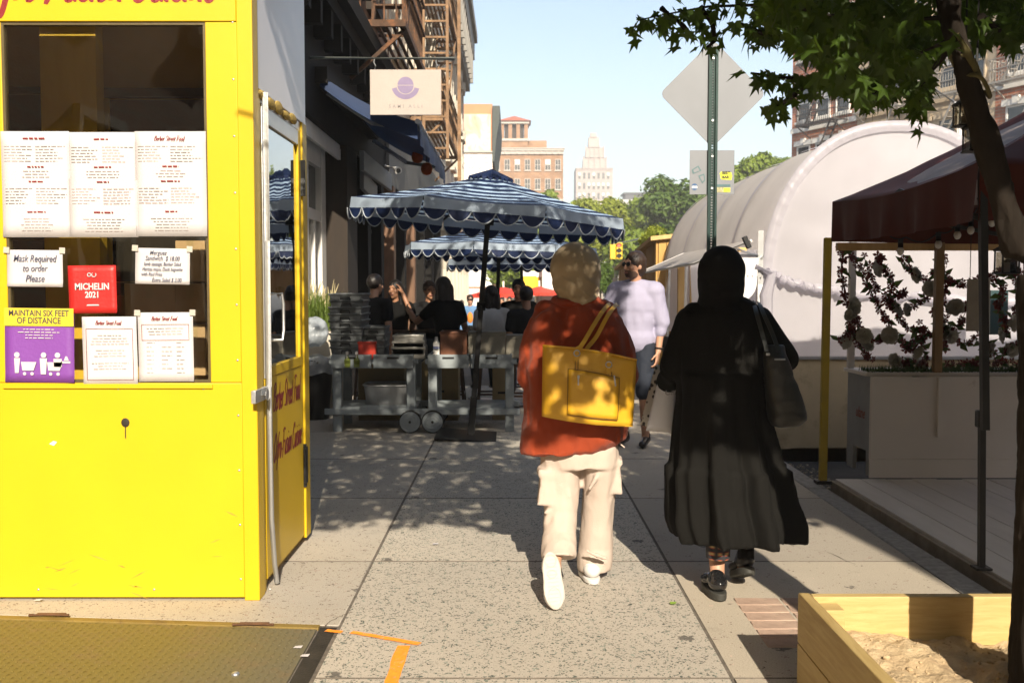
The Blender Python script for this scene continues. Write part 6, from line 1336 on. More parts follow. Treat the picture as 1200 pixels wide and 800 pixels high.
# white counter
M_CNT = mat("counter_white", (.70, .66, .61, 1), .7, var=.06, vs=1.6, bump=.1, dirt=((.3, .27, .23, 1), 3, .62))
co_ = thing("bar_counter", "long white plywood bar counter under the maroon canopy", "counter", (4, 7.8, .03)); X0 = P(1020, 560, 7.55).x; zt = P(1100, 442, 7.55).z
mb = MB(); mb.bb((X0, 7.56, .16), (5.5, 7.60, zt)); mb.build("front_panel", M_CNT, co_, bevel=.003); mb = MB(); mb.bb((X0 - .012, 7.54, .03), (5.5, 7.559, .175)); mb.build("kick_board", M_CNT, co_, bevel=.003)
mb = MB(); mb.bb((X0 - .0, 7.601, .22), (X0 + .03, 8.10, zt)); mb.bb((X0 - .0, 7.601, .03), (X0 + .03, 7.66, .22)); mb.bb((X0, 7.95, .03), (X0 + .03, 8.10, .22)); sp_ = mb.build("side_panel", mat("counter_grey", (.27, .28, .29, 1), .7, var=.1), co_, bevel=.002)
lettering([("ulane", 0, 0, .12, dict(shear=.35, squeeze=.8, bold=.001))], plane_matrix((X0 - .001, 7.80, .50), (0, -1, 0), (0, 0, 1)), mat("rust_red", (.25, .045, .025, 1), .7), sp_)
mb = MB(); mb.bb((X0 - .03, 7.62, zt + .002), (5.5, 8.12, zt + .03)); mb.build("countertop", M_CNT, co_, bevel=.003)
mb = MB(); ya = P(1103, 520, 7.54); mb.bb((ya.x - .035, 7.525, P(1103, 512, 7.54).z), (ya.x + .035, 7.5585, zt + .001)); mb.build("batten", M_CNT, co_, bevel=.002)
pb = thing("timber_post", "raw timber post rising from the bar counter to the crossbeam", "post", (ya.x, 7.65, zt), 0); mb = MB(); mb.bb((ya.x - .03, 7.62, zt + .031), (ya.x + .03, 7.679, P(1103, 289, 7.7).z + .03)); mb.build("post_timber", mat_wood("shade_timber", (.20, .12, .045, 1), (.30, .18, .07, 1), .6, (1, 1, .25)), pb, bevel=.004)  # darker copy of the raw timber, shade put into its colour
mb = MB(); mb.bb((X0 - .01, 8.06, zt + .031), (X0 + .04, 8.11, 1.9)); tag(mb.build("frame_post", M_CNT, bevel=.003), "slim white frame post at the counter's left corner", "post")
tf = MB()
for k in range(2600):
    x, y = random.uniform(X0, 5.4), random.uniform(7.64, 7.86); h = random.uniform(.02, .055); d = V((random.uniform(-.02, .02), random.uniform(-.02, .02), h)); tf.add([(x - .004, y, zt + .03), (x + .004, y, zt + .03), (x + d.x, y + d.y, zt + .03 + h)], [(0, 1, 2)])
tag(tf.build("turf_mat", mat_leaf("turf", (.02, .05, .01, 1), (.05, .085, .02, 1), .2), smooth=False), "strip of dark green artificial grass on the bar counter", "artificial grass", kind='stuff')
# hanging board and small things inside
a, b = P(1132, 388, 7.2), P(1160, 327, 7.2); hb = thing("hanging_board", "plain beige board hanging behind the canopy pole", "board", ((a.x + b.x) / 2, 7.2, a.z)); mb = MB(); mb.bb((a.x, 7.19, a.z), (b.x, 7.205, b.z)); mb.build("board", mat("beige_board", (.34, .30, .24, 1), .8), hb, bevel=.002); mb = MB()
for x in (a.x + .02, b.x - .02): mb.cyl((x, 7.2, b.z), (x, 7.2, 1.92), .003, n=5)
mb.build("cords", M_BLK, hb)
mb = MB(); a, b = P(1160, 392, 8.9), P(1182, 340, 8.9); mb.bb((a.x, 8.9, a.z), (b.x, 8.93, b.z)); tag(mb.build("dark_panel", mat("teal_dark", (.02, .05, .055, 1), .4), bevel=.004), "small dark teal panel seen through the garlands", "panel")
# platform
M_PLK = mat_wood("worn_white_boards", (.64, .60, .56, 1), (.74, .70, .66, 1), .8, (1, .12, 1))
plat = thing("dining_platform", "worn whitewashed plank platform under the canopy", "platform", (3.8, 6, 0)); x = 2.475; k = 0
while x < 5.6:
    mb = MB(); e = 7.55 + .01 * random.uniform(-1, 1); mb.bb((x, 3.6, -.015), (x + .188, e, .020 + random.uniform(-.002, .002))); mb.build("plank", M_PLK, plat, bevel=.003); x += .194
mb = MB(); mb.bb((2.44, 3.6, -.17), (2.472, 7.56, .008)); mb.build("edge_joist", mat("joist_timber", (.30, .25, .19, 1), .9, var=.3), plat, bevel=.003); mb = MB(); mb.bb((2.474, 3.6, -.17), (5.6, 7.5, -.017)); mb.build("joists", MATS["joist_timber"], plat)  # edge and joists in a darker timber than the planks
# debris at the kerb behind the post
rb = MB()
for k in range(260):
    x, y = random.uniform(2.36, 2.75), random.uniform(7.7, 9.3); s = random.uniform(.008, .03); a = random.uniform(0, 3.1); rb.box((x, y, -.165 + s * .2), (s, s * random.uniform(.4, 1), s * .3), Matrix.Rotation(a, 3, 'Z') @ Matrix.Rotation(random.uniform(-.4, .4), 3, 'X'))
tag(rb.build("gutter_litter", mat("litter", (.3, .26, .2, 1), .9, var=.5, vs=20), smooth=False), "scattered leaves and litter in the gutter behind the yellow post", "litter", kind='stuff')
# string lights
M_BULB = mat_glass("bulb_glass", (.9, .88, .8, 1), .15)
def string_light(label, pts, bulbs):
    o = thing("string_lights", label, "string lights", pts[0], 0, "string lights under the canopy"); pp = []
    for i in range(len(pts) - 1):
        for j in range(10): t = j / 10; p = pts[i].lerp(pts[i + 1], t); p.z -= .05 * math.sin(math.pi * t); pp.append(p)
    pp.append(pts[-1]); mb = MB(); mb.tube(pp, .005, 5); mb.build("cable", M_BLK, o)
    for f in bulbs:
        p = pp[int(f * (len(pp) - 1))]; mb = MB(); mb.cyl(p + V((0, 0, -.06)), p + V((0, 0, 0)), .018, n=10); s = mb.build("bulb_socket", M_BLK, o); mb = MB(); mb.ell(p + V((0, 0, -.085)), (.024, .024, .03), nu=12, nv=8); mb.build("bulb", mat("frosted_bulb", (.7, .66, .58, 1), .3), s)
YL = 6.9
string_light("string of bulbs sagging under the canopy's left half", [P(1030, 262, YL), P(1062, 278, YL), P(1100, 272, YL), P(1128, 252, YL), P(1145, 244, YL)], (.22, .5, .72, .9))
string_light("string of bulbs running under the canopy's right half", [P(1145, 232, YL), P(1165, 245, YL), P(1190, 240, YL), P(1230, 236, YL)], (.3, .6))
# flower garlands
M_GLF = mat_leaf("garland_leaf", (.035, .06, .02, 1), (.075, .11, .04, 1), .35); M_GRD = mat_leaf("garland_red", (.085, .018, .022, 1), (.16, .03, .035, 1), .3); M_ROSE = mat_thin("cloth_rose", (.46, .44, .37, 1), .3, .1, 20)
lf = MB(); lf.add([(0, 0, 0), (.035, .022, .008), (.085, 0, -.004), (.035, -.022, .008)], [(0, 1, 2), (0, 2, 3)]); LFM = [lf.mesh("leaf", M_GLF, smooth=False)]
lf = MB(); 
for a in range(5): c, s = math.cos(a * 1.257), math.sin(a * 1.257); lf.add([(0, 0, 0), (.02 * c - .011 * s, .02 * s + .011 * c, .006), (.036 * c, .036 * s, .0), (.02 * c + .011 * s, .02 * s - .011 * c, .006)], [(0, 1, 2), (0, 2, 3)])
LFM.append(lf.mesh("blossom", M_GRD, smooth=False))
ro = MB()
for ring, (cnt_, rad, tilt) in enumerate(((3, .018, 80), (5, .034, 62), (6, .048, 40), (7, .056, 18))):
    for q in range(cnt_):
        a = 2 * math.pi * (q + ring * .37) / cnt_; Mq = Matrix.Rotation(a, 3, 'Z') @ Matrix.Rotation(R(-tilt), 3, 'Y'); g_ = []
        for u in range(4):
            for v in (-1, -.4, .4, 1): wv = math.sin(.5 + u * .75) * rad * .72; g_.append(Mq @ V((rad * u / 3 * 1.15, v * wv, .012 * (v * v) + .012 * (u / 3) ** 2 - (.014 if u == 3 else 0))) + V((0, 0, .006 * ring)))
        ro.add(g_, [(r * 4 + c, r * 4 + c + 1, (r + 1) * 4 + c + 1, (r + 1) * 4 + c) for r in range(3) for c in range(3)])
ROM = ro.mesh("rose", M_ROSE)
GAR = [("flower garland hanging at the canopy's left corner", [(984, 292), (988, 330), (993, 360), (999, 395)], (2, )), ("garland drooping from the left corner to the middle", [(992, 290), (1010, 318), (1022, 345), (1037, 372), (1052, 398), (1070, 410)], (5,)),
       ("garland below the left string bulbs with three cream roses", [(1030, 300), (1036, 316), (1046, 330), (1040, 352), (1048, 362), (1060, 380), (1075, 388)], (1, 4)), ("garland swagging left of the timber post", [(1050, 284), (1062, 312), (1075, 322), (1092, 336), (1082, 352), (1068, 362)], (2, 3, 5)),
       ("low garland running along the counter's left half", [(1000, 370), (1012, 392), (1030, 398), (1046, 392), (1064, 402), (1090, 392), (1108, 386)], (0, 1, 3)), ("garland trailing to the counter beside the timber post", [(1078, 380), (1080, 400), (1084, 420), (1076, 436), (1077, 444)], (3,)),
       ("garland wound up the raw timber post", [(1105, 300), (1108, 330), (1104, 360), (1108, 385), (1106, 410)], (3,)), ("garland swagging right of the timber post", [(1092, 318), (1112, 330), (1128, 332), (1150, 328), (1172, 318), (1196, 322)], ()),
       ("middle garland on the right between post and pole", [(1095, 366), (1118, 364), (1132, 360), (1126, 376), (1112, 390), (1128, 402), (1148, 396)], (1, 4)), ("garland with a big rose right of the canopy pole", [(1150, 395), (1160, 412), (1178, 412), (1196, 402), (1210, 398)], (1, 2)),
       ("lowest garland along the counter's right half", [(1110, 428), (1132, 426), (1155, 424), (1178, 424), (1200, 430)], (4,)), ("garland hanging at the picture's right edge", [(1184, 300), (1190, 330), (1196, 350), (1188, 372), (1178, 390)], (4,)),
       ("upright garland in the gap right of the pole", [(1166, 326), (1176, 346), (1170, 360), (1178, 378)], (3,)), ("short garland at the left below the rose cluster", [(985, 398), (1000, 388), (1008, 406), (1020, 420)], (0, 2)),
       ("small garland between the two left swags", [(1012, 300), (1028, 338), (1050, 348), (1062, 342)], ()), ("leafy garland end beside the counter's rose", [(1052, 418), (1060, 428), (1072, 424), (1085, 432)], (0, 3))]
for gi, (lb, px, roses) in enumerate(GAR):
    yy = 7.76 + .04 * (gi % 4); pts = [P(x, y, yy) for x, y in px]; o = thing("flower_garland", lb, "garland", pts[0], 0, "flower garlands over the bar counter")
    sp2 = smooth_line([(p.x, p.z) for p in pts], 8); pp = [V((x, yy, z)) for x, z in sp2]; mb = MB(); mb.tube(pp, .003, 5); mb.build("vine", M_GLF, o)
    for i in range(0, len(pp)):
        for q in range(2):
            if random.random() < .80:
                k = 1 if random.random() < .68 else 0
                l = link(("leaf", "blossom")[k], LFM[k], o, pp[i] - pts[0] + V((random.uniform(-.02, .02), random.uniform(-.02, .02), random.uniform(-.02, .02))), (random.uniform(.6, 2.4), random.uniform(-.8, .8), random.uniform(0, 6.28))); s = random.uniform(.8, 1.3); l.scale = (s, s, s)
    for r in roses:
        l = link("rose", ROM, o, pts[r] - pts[0] + V((random.uniform(-.02, .02), -.03, random.uniform(-.02, .02))), (random.uniform(1.0, 2.0), random.uniform(-.6, .6), random.uniform(0, 6))); s = random.uniform(.95, 1.25); l.scale = (s, s, s)
# lanterns hung from the limb
def lantern(px, py, y, s, label, cord):
    p = P(px, py, y); o = thing("hanging_lantern", label, "lantern", p, 0, "black metal lanterns"); f = MB(); h = .5 * s; wv = .30 * s
    for sx_ in (-1, 1):
        for sy_ in (-1, 1): f.beam(p + V((sx_ * wv, sy_ * wv, -h)), p + V((sx_ * wv, sy_ * wv, h * .55)), .05 * s, .05 * s)
    f.bb(p + V((-wv * 1.2, -wv * 1.2, -h - .06 * s)), p + V((wv * 1.2, wv * 1.2, -h))); f.bb(p + V((-wv * 1.15, -wv * 1.15, h * .55)), p + V((wv * 1.15, wv * 1.15, h * .62))); f.build("frame", M_BLK, o)
    r = MB(); c = p + V((0, 0, h * .62)); r.loft([[c + V((a * wv * 1.3, b * wv * 1.3, 0)) for a, b in ((-1, -1), (1, -1), (1, 1), (-1, 1))], [c + V((a * wv * .3, b * wv * .3, h * .5)) for a, b in ((-1, -1), (1, -1), (1, 1), (-1, 1))]]); r.build("hood", M_BLK, o, smooth=False)
    mb = MB(); mb.bb(p + V((-wv * .9, -wv * .9, -h)), p + V((wv * .9, wv * .9, h * .5))); mb.build("lantern_glass", mat_glass("lantern_pane", (.55, .52, .45, 1), .1), o, smooth=False); mb = MB(); mb.cyl(p + V((0, 0, -h)), p + V((0, 0, -h * .3)), .12 * s, n=10); mb.build("candle", M_WHITE, o)
    mb = MB(); mb.tube([p + V((.12 * s * math.cos(a), 0, h * 1.2 + .12 * s * math.sin(a))) for a in np.linspace(0, 6.28, 13)], .02 * s, 5); mb.cyl(p + V((0, 0, h * 1.25)), p + V((0, 0, cord)), .004 if s > .2 else .003, n=5); mb.build("hanger", M_BLK, o)
lantern(1143, 160, 3.04, .085, "black lantern nearest the leaning tree limb", .55); lantern(1130, 132, 3.10, .078, "black lantern hanging behind and above the first one", .5)
lantern(1180, 303, 5.9, .16, "small black lantern under the canopy at the right edge", .35)

# ------------------------------------------------------------------ wooden tree box in the foreground
M_PINE = mat_wood("raw_pine", (.37, .24, .07, 1), (.54, .40, .17, 1), .65, (.10, 1, 1), 48); M_PINE2 = mat_wood("raw_pine_shaded_side", (.31, .20, .058, 1), (.46, .34, .14, 1), .65, (1, .10, 1), 48)  # side planks get a darker pine, their shade put into the colour
bx = thing("tree_box", "raw pine plank box framing the tree pit at the lower right", "planter box", (1.7, 3.0, 0)); BX, BYF, bh = 1.045, 3.585, .182
for k in range(2):
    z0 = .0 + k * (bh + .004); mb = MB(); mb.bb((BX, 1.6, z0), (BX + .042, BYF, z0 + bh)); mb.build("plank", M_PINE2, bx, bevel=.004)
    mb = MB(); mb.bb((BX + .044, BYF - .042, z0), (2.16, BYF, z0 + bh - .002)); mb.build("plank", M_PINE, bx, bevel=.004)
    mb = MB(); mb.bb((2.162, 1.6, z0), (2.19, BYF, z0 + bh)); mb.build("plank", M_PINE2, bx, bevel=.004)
mb = MB(); mb.bb((BX + .044, BYF - .13, 0), (BX + .13, BYF - .044, .345)); mb.build("corner_block", M_PINE, bx, bevel=.004)
M_SOIL, t, b = nodes_of("dry_soil"); co = coords(t); n1 = N(t, 'ShaderNodeTexNoise', Scale=7.0, Detail=10.0, Roughness=.75); t.links.new(co, n1.inputs['Vector']); t.links.new(ramp(t, n1.outputs['Fac'], [(.3, (.28, .19, .11, 1)), (.55, (.46, .35, .21, 1)), (.75, (.58, .46, .31, 1))]), b.inputs['Base Color']); b.inputs['Roughness'].default_value = .95
n2 = N(t, 'ShaderNodeTexNoise', Scale=70.0, Detail=6.0); t.links.new(co, n2.inputs['Vector']); bp = N(t, 'ShaderNodeBump', Strength=.8, Distance=.01); t.links.new(n2.outputs['Fac'], bp.inputs['Height']); t.links.new(bp.outputs['Normal'], b.inputs['Normal'])
vs = []; nx, ny = 90, 150
def soil_z(x, y): return .215 + .05 * mnoise.noise(V((x * 3, y * 3, 0))) + .025 * mnoise.noise(V((x * 9, y * 9, 4))) + .012 * mnoise.noise(V((x * 30, y * 30, 9))) + .05 * math.exp(-((x - 1.63) ** 2 + (y - 2.95) ** 2) / .08)
for j in range(ny + 1):
    for i in range(nx + 1): x = BX + .0425 + (2.16 - BX - .0425) * i / nx; y = 1.6 + (BYF - .0425 - 1.6) * j / ny; vs.append((x, y, soil_z(x, y)))
mb = MB(); mb.add(vs, [(j * (nx + 1) + i, j * (nx + 1) + i + 1, (j + 1) * (nx + 1) + i + 1, (j + 1) * (nx + 1) + i) for j in range(ny) for i in range(nx)]); tag(mb.build("soil", M_SOIL, ang=180), "dry crumbly soil filling the tree box", "soil", kind='stuff')
cl = MB()
for k in range(900):
    x, y = random.uniform(BX + .07, 2.1), random.uniform(2.2, BYF - .07); s = random.uniform(.002, .008) * (2.4 if random.random() < .05 else 1); cl.ell((x, y, soil_z(x, y) + s * .3), (s, s * random.uniform(.6, 1), s * .7), Matrix.Rotation(random.uniform(0, 3), 3, 'Z'), 6, 4)
tag(cl.build("soil_clods", M_SOIL, smooth=False), "small clods and pebbles lying on the box soil", "clods", kind='stuff')
# ground litter
lfm = MB(); lfm.add([(0, 0, 0), (.02, .012, .006), (.045, .002, .003), (.022, -.012, .007), (.012, .022, .004), (.012, -.02, .004)], [(0, 1, 2), (0, 2, 3), (0, 4, 1), (0, 3, 5)])
p = G(786, 709); o = link("fallen_leaf", lfm.mesh("fallen_leaf", mat("fresh_leaf", (.18, .28, .04, 1), .6)), None, (p.x, p.y, .006), (0, 0, .6)); tag(o, "fresh green leaf lying on the pavement near the black shoe", "leaf")
for k, (px, py, lb) in enumerate(((510, 637, "white scrap of paper on the pavement left of the lifted sneaker"), (349, 758, "white scrap near the hatch's right edge"), (357, 768, "second white scrap lower on the hatch"), (44, 703, "white scrap against the booth's bottom edge"))):
    p = G(px, py, .008); mb = MB(); mb.add([(p.x - .018, p.y - .008, .009), (p.x + .016, p.y - .012, .010), (p.x + .02, p.y + .01, .013), (p.x - .012, p.y + .012, .010)], [(0, 1, 2, 3)]); tag(mb.build("paper_scrap", M_PAP, smooth=False), lb, "scrap", "paper scraps on the ground")
# unseen block added behind the camera to throw shade over the platform
bs = thing("shade_block", "tall plywood roadside shed standing outside the picture at the kerb", "shed", (4.4, -1.2, -.17))
mb = MB(); mb.bb((3.16, -2.2, -.17), (5.9, -.35, 5.6)); mb.build("shade_block_walls", M_GOLD, bs, smooth=False); mb = MB(); mb.bb((3.10, -2.26, 5.603), (6.0, -.25, 5.7)); mb.build("shade_block_top", M_WHITE, bs, smooth=False)
# ------------------------------------------------------------------ people
M_SK = mat("skin_light", (.46, .25, .16, 1), .5, var=.08, vs=14, bump=.05, sub=.1); M_SK2 = mat("skin_tan", (.33, .165, .095, 1), .5, var=.08, vs=14, bump=.05)
M_HBK = mat("hair_black", (.010, .007, .006, 1), .45, var=.4, vs=60, bump=.5, bs=90, grain=(1, 1, .15)); M_HBR = mat("hair_brown", (.028, .015, .009, 1), .45, var=.4, vs=60, bump=.5, bs=90, grain=(1, 1, .2))
M_EYE = mat("eye_dark", (.012, .009, .008, 1), .2); M_LIP = mat("lips", (.33, .11, .085, 1), .45); M_SHW = mat("white_leather", (.66, .64, .62, 1), .5, var=.03, bump=.05); M_SHB = mat("black_leather", (.012, .012, .013, 1), .3, var=.2, bump=.05); M_SOLE = mat("sole_rubber", (.50, .46, .41, 1), .7, var=.05)
def hand(mb, w, d, side, pn, s=1.0, curl=.5):
    """palm, four unequal bent fingers and a thumb leaving the palm's side; d runs along the hand, pn is the palm's facing, side points to the thumb"""
    w, d, pn = V(w), V(d).normalized(), V(pn).normalized(); t = d.cross(pn).normalized()
    if t.dot(side) < 0: t = -t
    for k in range(4): a = w + t * (.027 - .018 * k) * s; mb.cap(a + d * .012 * s, a + d * .085 * s, .0155 * s, .012 * s, 8)
    for k, l in enumerate((.068, .078, .072, .055)):
        a = w + d * .088 * s + t * (.029 - .0195 * k) * s; q = a; ang = curl * .5
        for j in range(3):
            dd = (d * math.cos(ang) + pn * math.sin(ang) + t * (.10 - .07 * k)).normalized(); e = q + dd * l * s * (.45, .32, .26)[j]; mb.cap(q, e, (.0092 - .0007 * j) * s, (.0085 - .0008 * j) * s, 8); q = e; ang += curl
    a = w + d * .025 * s + t * .03 * s; b = a + (t * .75 + d * .6 + pn * .35).normalized() * .042 * s; mb.cap(a, b, .0125 * s, .0105 * s, 8); mb.cap(b, b + (t * .25 + d * .85 + pn * .5).normalized() * .034 * s, .0105 * s, .0085 * s, 8)
def head_shape(mb, c, f, up, s=1.0, neck=None):
    f, up = V(f).normalized(), V(up).normalized(); r = f.cross(up).normalized(); up = r.cross(f).normalized(); M = Matrix((r, f, up)).transposed()
    c = V(c); mb.ell(c + up * .02 * s, (.076 * s, .095 * s, .105 * s), M, 18, 12); mb.ell(c + f * .018 * s - up * .055 * s, (.060 * s, .072 * s, .066 * s), M, 16, 10); mb.ell(c + f * .062 * s - up * .10 * s, (.024 * s, .022 * s, .018 * s), M, 10, 7)
    mb.cap(c + f * .092 * s + up * .015 * s, c + f * .108 * s - up * .028 * s, .009 * s, .0145 * s, 8); mb.ell(c + f * .088 * s + up * .034 * s, (.05 * s, .012 * s, .010 * s), M, 10, 6); mb.ell(c + f * .086 * s - up * .062 * s, (.024 * s, .012 * s, .010 * s), M, 10, 6)
    for k in (-1, 1): mb.ell(c + r * .076 * s * k - f * .008 * s - up * .008 * s, (.008 * s, .018 * s, .03 * s), M, 8, 7); mb.ell(c + r * k * .045 * s + f * .062 * s - up * .025 * s, (.022 * s, .02 * s, .022 * s), M, 8, 6)
    if neck is not None: mb.cap(V(neck), c - up * .05 * s - f * .012 * s, .056 * s, .052 * s, 14)
    return M
def face_bits(par, c, M, s=1.0, glasses=False):
    def at(x, y, z): return V(c) + M @ V((x * s, y * s, z * s))
    if not glasses:
        mb = MB()
        for k in (-1, 1): mb.ell(at(.031 * k, .082, .012), (.013 * s, .008 * s, .007 * s), M, 8, 6)
        mb.build("eye", M_EYE, par)
    mb = MB()
    for k in (-1, 1): mb.cap(at(.016 * k, .096, .032), at(.046 * k, .086, .034), .0045 * s, .003 * s, 6)
    mb.build("eyebrow", M_HBK, par); mb = MB(); mb.cap(at(-.02, .095, -.062), at(.02, .095, -.062), .006 * s, .006 * s, 6); mb.build("lips", M_LIP, par)
def pose(loc, hd, kind='stand', h=1.72, seat=.66, arms=None, lean=0.0, look=None):
    """joints in the world; hd = heading (0 faces away from the camera, 180 faces it)"""
    s = h / 1.75; a = R(hd); fw = V((-math.sin(a), math.cos(a), 0)); rt = V((math.cos(a), math.sin(a), 0)); L = V(loc)
    def p(r, f, u): return L + rt * r * s + fw * f * s + V((0, 0, u * s))
    J = dict(fw=fw, rt=rt, s=s); st = kind == 'stand'; b = 0.0 if st else seat / s + .10 - .92
    def q(r, f, u): return p(r, f + lean * (u - .92), u + b)
    for k, nm in ((-1, 'L'), (1, 'R')):
        J['hip' + nm] = q(.095 * k, 0, .92); J['sho' + nm] = q(.175 * k, -.01, 1.405); J['elb' + nm] = q(.235 * k, -.04, 1.12); J['wri' + nm] = q(.225 * k, .06, .875)
        if st: J['kne' + nm] = p(.10 * k, .03, .50); J['ank' + nm] = p(.10 * k, -.02, .09); J['toe' + nm] = p(.115 * k, .15, .03)
        else: J['kne' + nm] = q(.13 * k, .42, .90); J['ank' + nm] = q(.12 * k, .36, .47); J['toe' + nm] = q(.13 * k, .52, .42)
    J['pel'] = q(0, 0, .97); J['wai'] = q(0, .0, 1.10); J['che'] = q(0, .0, 1.28); J['nek'] = q(0, -.005, 1.47); J['hea'] = q(0, .03, 1.635)
    for k, v in (arms or {}).items(): J[k] = q(*v)
    J['look'] = fw if look is None else (fw * math.cos(R(look)) - rt * math.sin(R(look)))
    return J
def caps_of(J, part, g=0.0, mb=None):
    """tapered limbs and trunk of a figure; g = how much a garment stands off"""
    mb = mb or MB(); s = J['s']; M = Matrix((J['rt'], J['fw'], V((0, 0, 1)))).transposed()
    if part in ('torso', 'all'):
        mb.ell(J['wai'].lerp(J['che'], .5), (.158 * s + g, .108 * s + g, .26 * s + g), M); mb.ell(J['pel'], ((.165 * s + g), (.115 * s + g), (.13 * s + g)), M); mb.ell(J['wai'], ((.145 * s + g), (.10 * s + g), (.16 * s + g)), M); mb.ell(J['che'], ((.17 * s + g), (.112 * s + g), (.19 * s + g)), M)
        mb.cap(J['shoL'], J['shoR'], .062 * s + g, .062 * s + g)
        for k in 'LR': mb.cap(J['nek'] - V((0, 0, .03 * s)), J['sho' + k], .05 * s + g, .055 * s + g)
    for k in 'LR':
        if part in ('uarm', 'all'): mb.cap(J['sho' + k], J['elb' + k], .053 * s + g, .040 * s + g)
        if part in ('farm', 'all'): mb.cap(J['elb' + k], J['wri' + k], .040 * s + g, .027 * s + g)
        if part in ('thigh', 'all'): mb.cap(J['hip' + k], J['kne' + k], .085 * s + g, .056 * s + g)
        if part in ('shin', 'all'): mb.cap(J['kne' + k], J['ank' + k], .056 * s + g, .036 * s + g); 
        if part == 'all': mb.cap(J['ank' + k] - V((0, 0, .03 * s)), J['toe' + k], .036 * s, .028 * s)
    return mb
def shoe(par, ank, toe, m, ms, s=1.0):
    d = (toe - ank); d.z = 0; d = d.normalized(); mb = MB(); a = V((ank.x, ank.y, toe.z)) - d * .03 * s; mb.cap(a + V((0, 0, .03 * s)), toe + V((0, 0, .005 * s)), .043 * s, .036 * s); mb.cap(a + V((0, 0, .03 * s)), a + V((0, 0, .07 * s)), .045 * s, .04 * s)
    return skin("shoe", mb, m, par, .011, 2)
def person(label, J, top, bottom, hair, skinm=M_SK2, vox=.013, shoes=M_SHB, group=None, hold=None, extra=None, glasses=False, beard=False, crop=0, loose=.016):
    c0 = (J['ankL'] + J['ankR']) / 2; o = thing("person", label, "person", (c0.x, c0.y, min(J['toeL'].z, J['toeR'].z) - .03), 0, group); s = J['s']
    mb = caps_of(J, 'all'); Mh = head_shape(mb, J['hea'], J['look'], (0, 0, 1), s, J['nek'])
    for k, sg in (('L', 1), ('R', -1)):
        d = J['wri' + k] - J['elb' + k]; hand(mb, J['wri' + k], d, J['fw'], J['rt'] * (1 if k == 'L' else -1), s)
    body = skin("body", mb, skinm, o, min(vox, .008), 2); face_bits(o, J['hea'], Mh, s, glasses)
    tm, sl, wr = top; mb = caps_of(J, 'torso', loose); caps_of(J, 'uarm', loose + .002, mb) if sl != 'none' else None
    if sl == 'short':
        mb = caps_of(J, 'torso', .016)
        for k in 'LR': mb.cap(J['sho' + k], J['sho' + k].lerp(J['elb' + k], .55), .062 * s + .012, .056 * s + .014)
    if sl == 'long': caps_of(J, 'farm', .016, mb)
    if sl == 'roll':
        for k in 'LR': mb.cap(J['elb' + k], J['elb' + k].lerp(J['wri' + k], .35), .055 * s, .052 * s)
    skin("shirt", mb, tm, o, vox, 10, dict(amp=wr, scale=8, squash=(1, 1, .5), ridge=.4))
    bm, bl = bottom
    mb = MB(); M = Matrix((J['rt'], J['fw'], V((0, 0, 1)))).transposed(); mb.ell(J['pel'] - V((0, 0, .02)), (.175 * s + .012, .125 * s + .012, .13 * s), M)
    for k in 'LR':
        mb.cap(J['hip' + k], J['kne' + k], .092 * s + .012, .066 * s + .018)
        if bl == 'long': mb.cap(J['kne' + k], J['ank' + k], .064 * s + .014, .05 * s + .012)
    skin("trousers" if bl == 'long' else "shorts", mb, bm, o, vox, 3, dict(amp=.008, scale=10, ridge=.4))
    hm, hs = hair; c = J['hea']; f = V(J['look']); up = V((0, 0, 1)); mb = MB()
    mb.ell(c + up * .038 * s - f * .016 * s, (.090 * s, .108 * s, .102 * s), Mh, 16, 10)
    if hs == 'long':
        for dx in (-.05, 0, .05): mb.cap(c - f * .05 * s + Mh @ V((dx * s, 0, 0)), c - f * .085 * s - up * .36 * s + Mh @ V((dx * 1.5 * s, 0, 0)), .06 * s, .045 * s)
        for k in (-1, 1): mb.cap(c + Mh @ V((.072 * k * s, .0, .02 * s)), c + Mh @ V((.095 * k * s, -.01, -.26 * s)), .03 * s, .03 * s)
    if hs == 'bun': mb.ell(c + up * .12 * s - f * .06 * s, (.055 * s, .055 * s, .05 * s), Mh)
    if hs == 'back': mb.ell(c - f * .035 * s - up * .01 * s, (.08 * s, .085 * s, .10 * s), Mh)
    skin("hair", mb, hm, o, .009, 1, dict(amp=.004, scale=40, squash=(1, 1, .3)))
    if beard: mb = MB(); mb.ell(c + f * .03 * s - up * .068 * s, (.062 * s, .068 * s, .055 * s), Mh); skin("beard", mb, mat("stubble", (.09, .05, .033, 1), .8), o, .008, 2)
    if crop < 2:
        for k in 'LR': shoe(o, J['ank' + k], J['toe' + k], shoes, M_SOLE, s)
    if extra: extra(o, J, Mh)
    return o
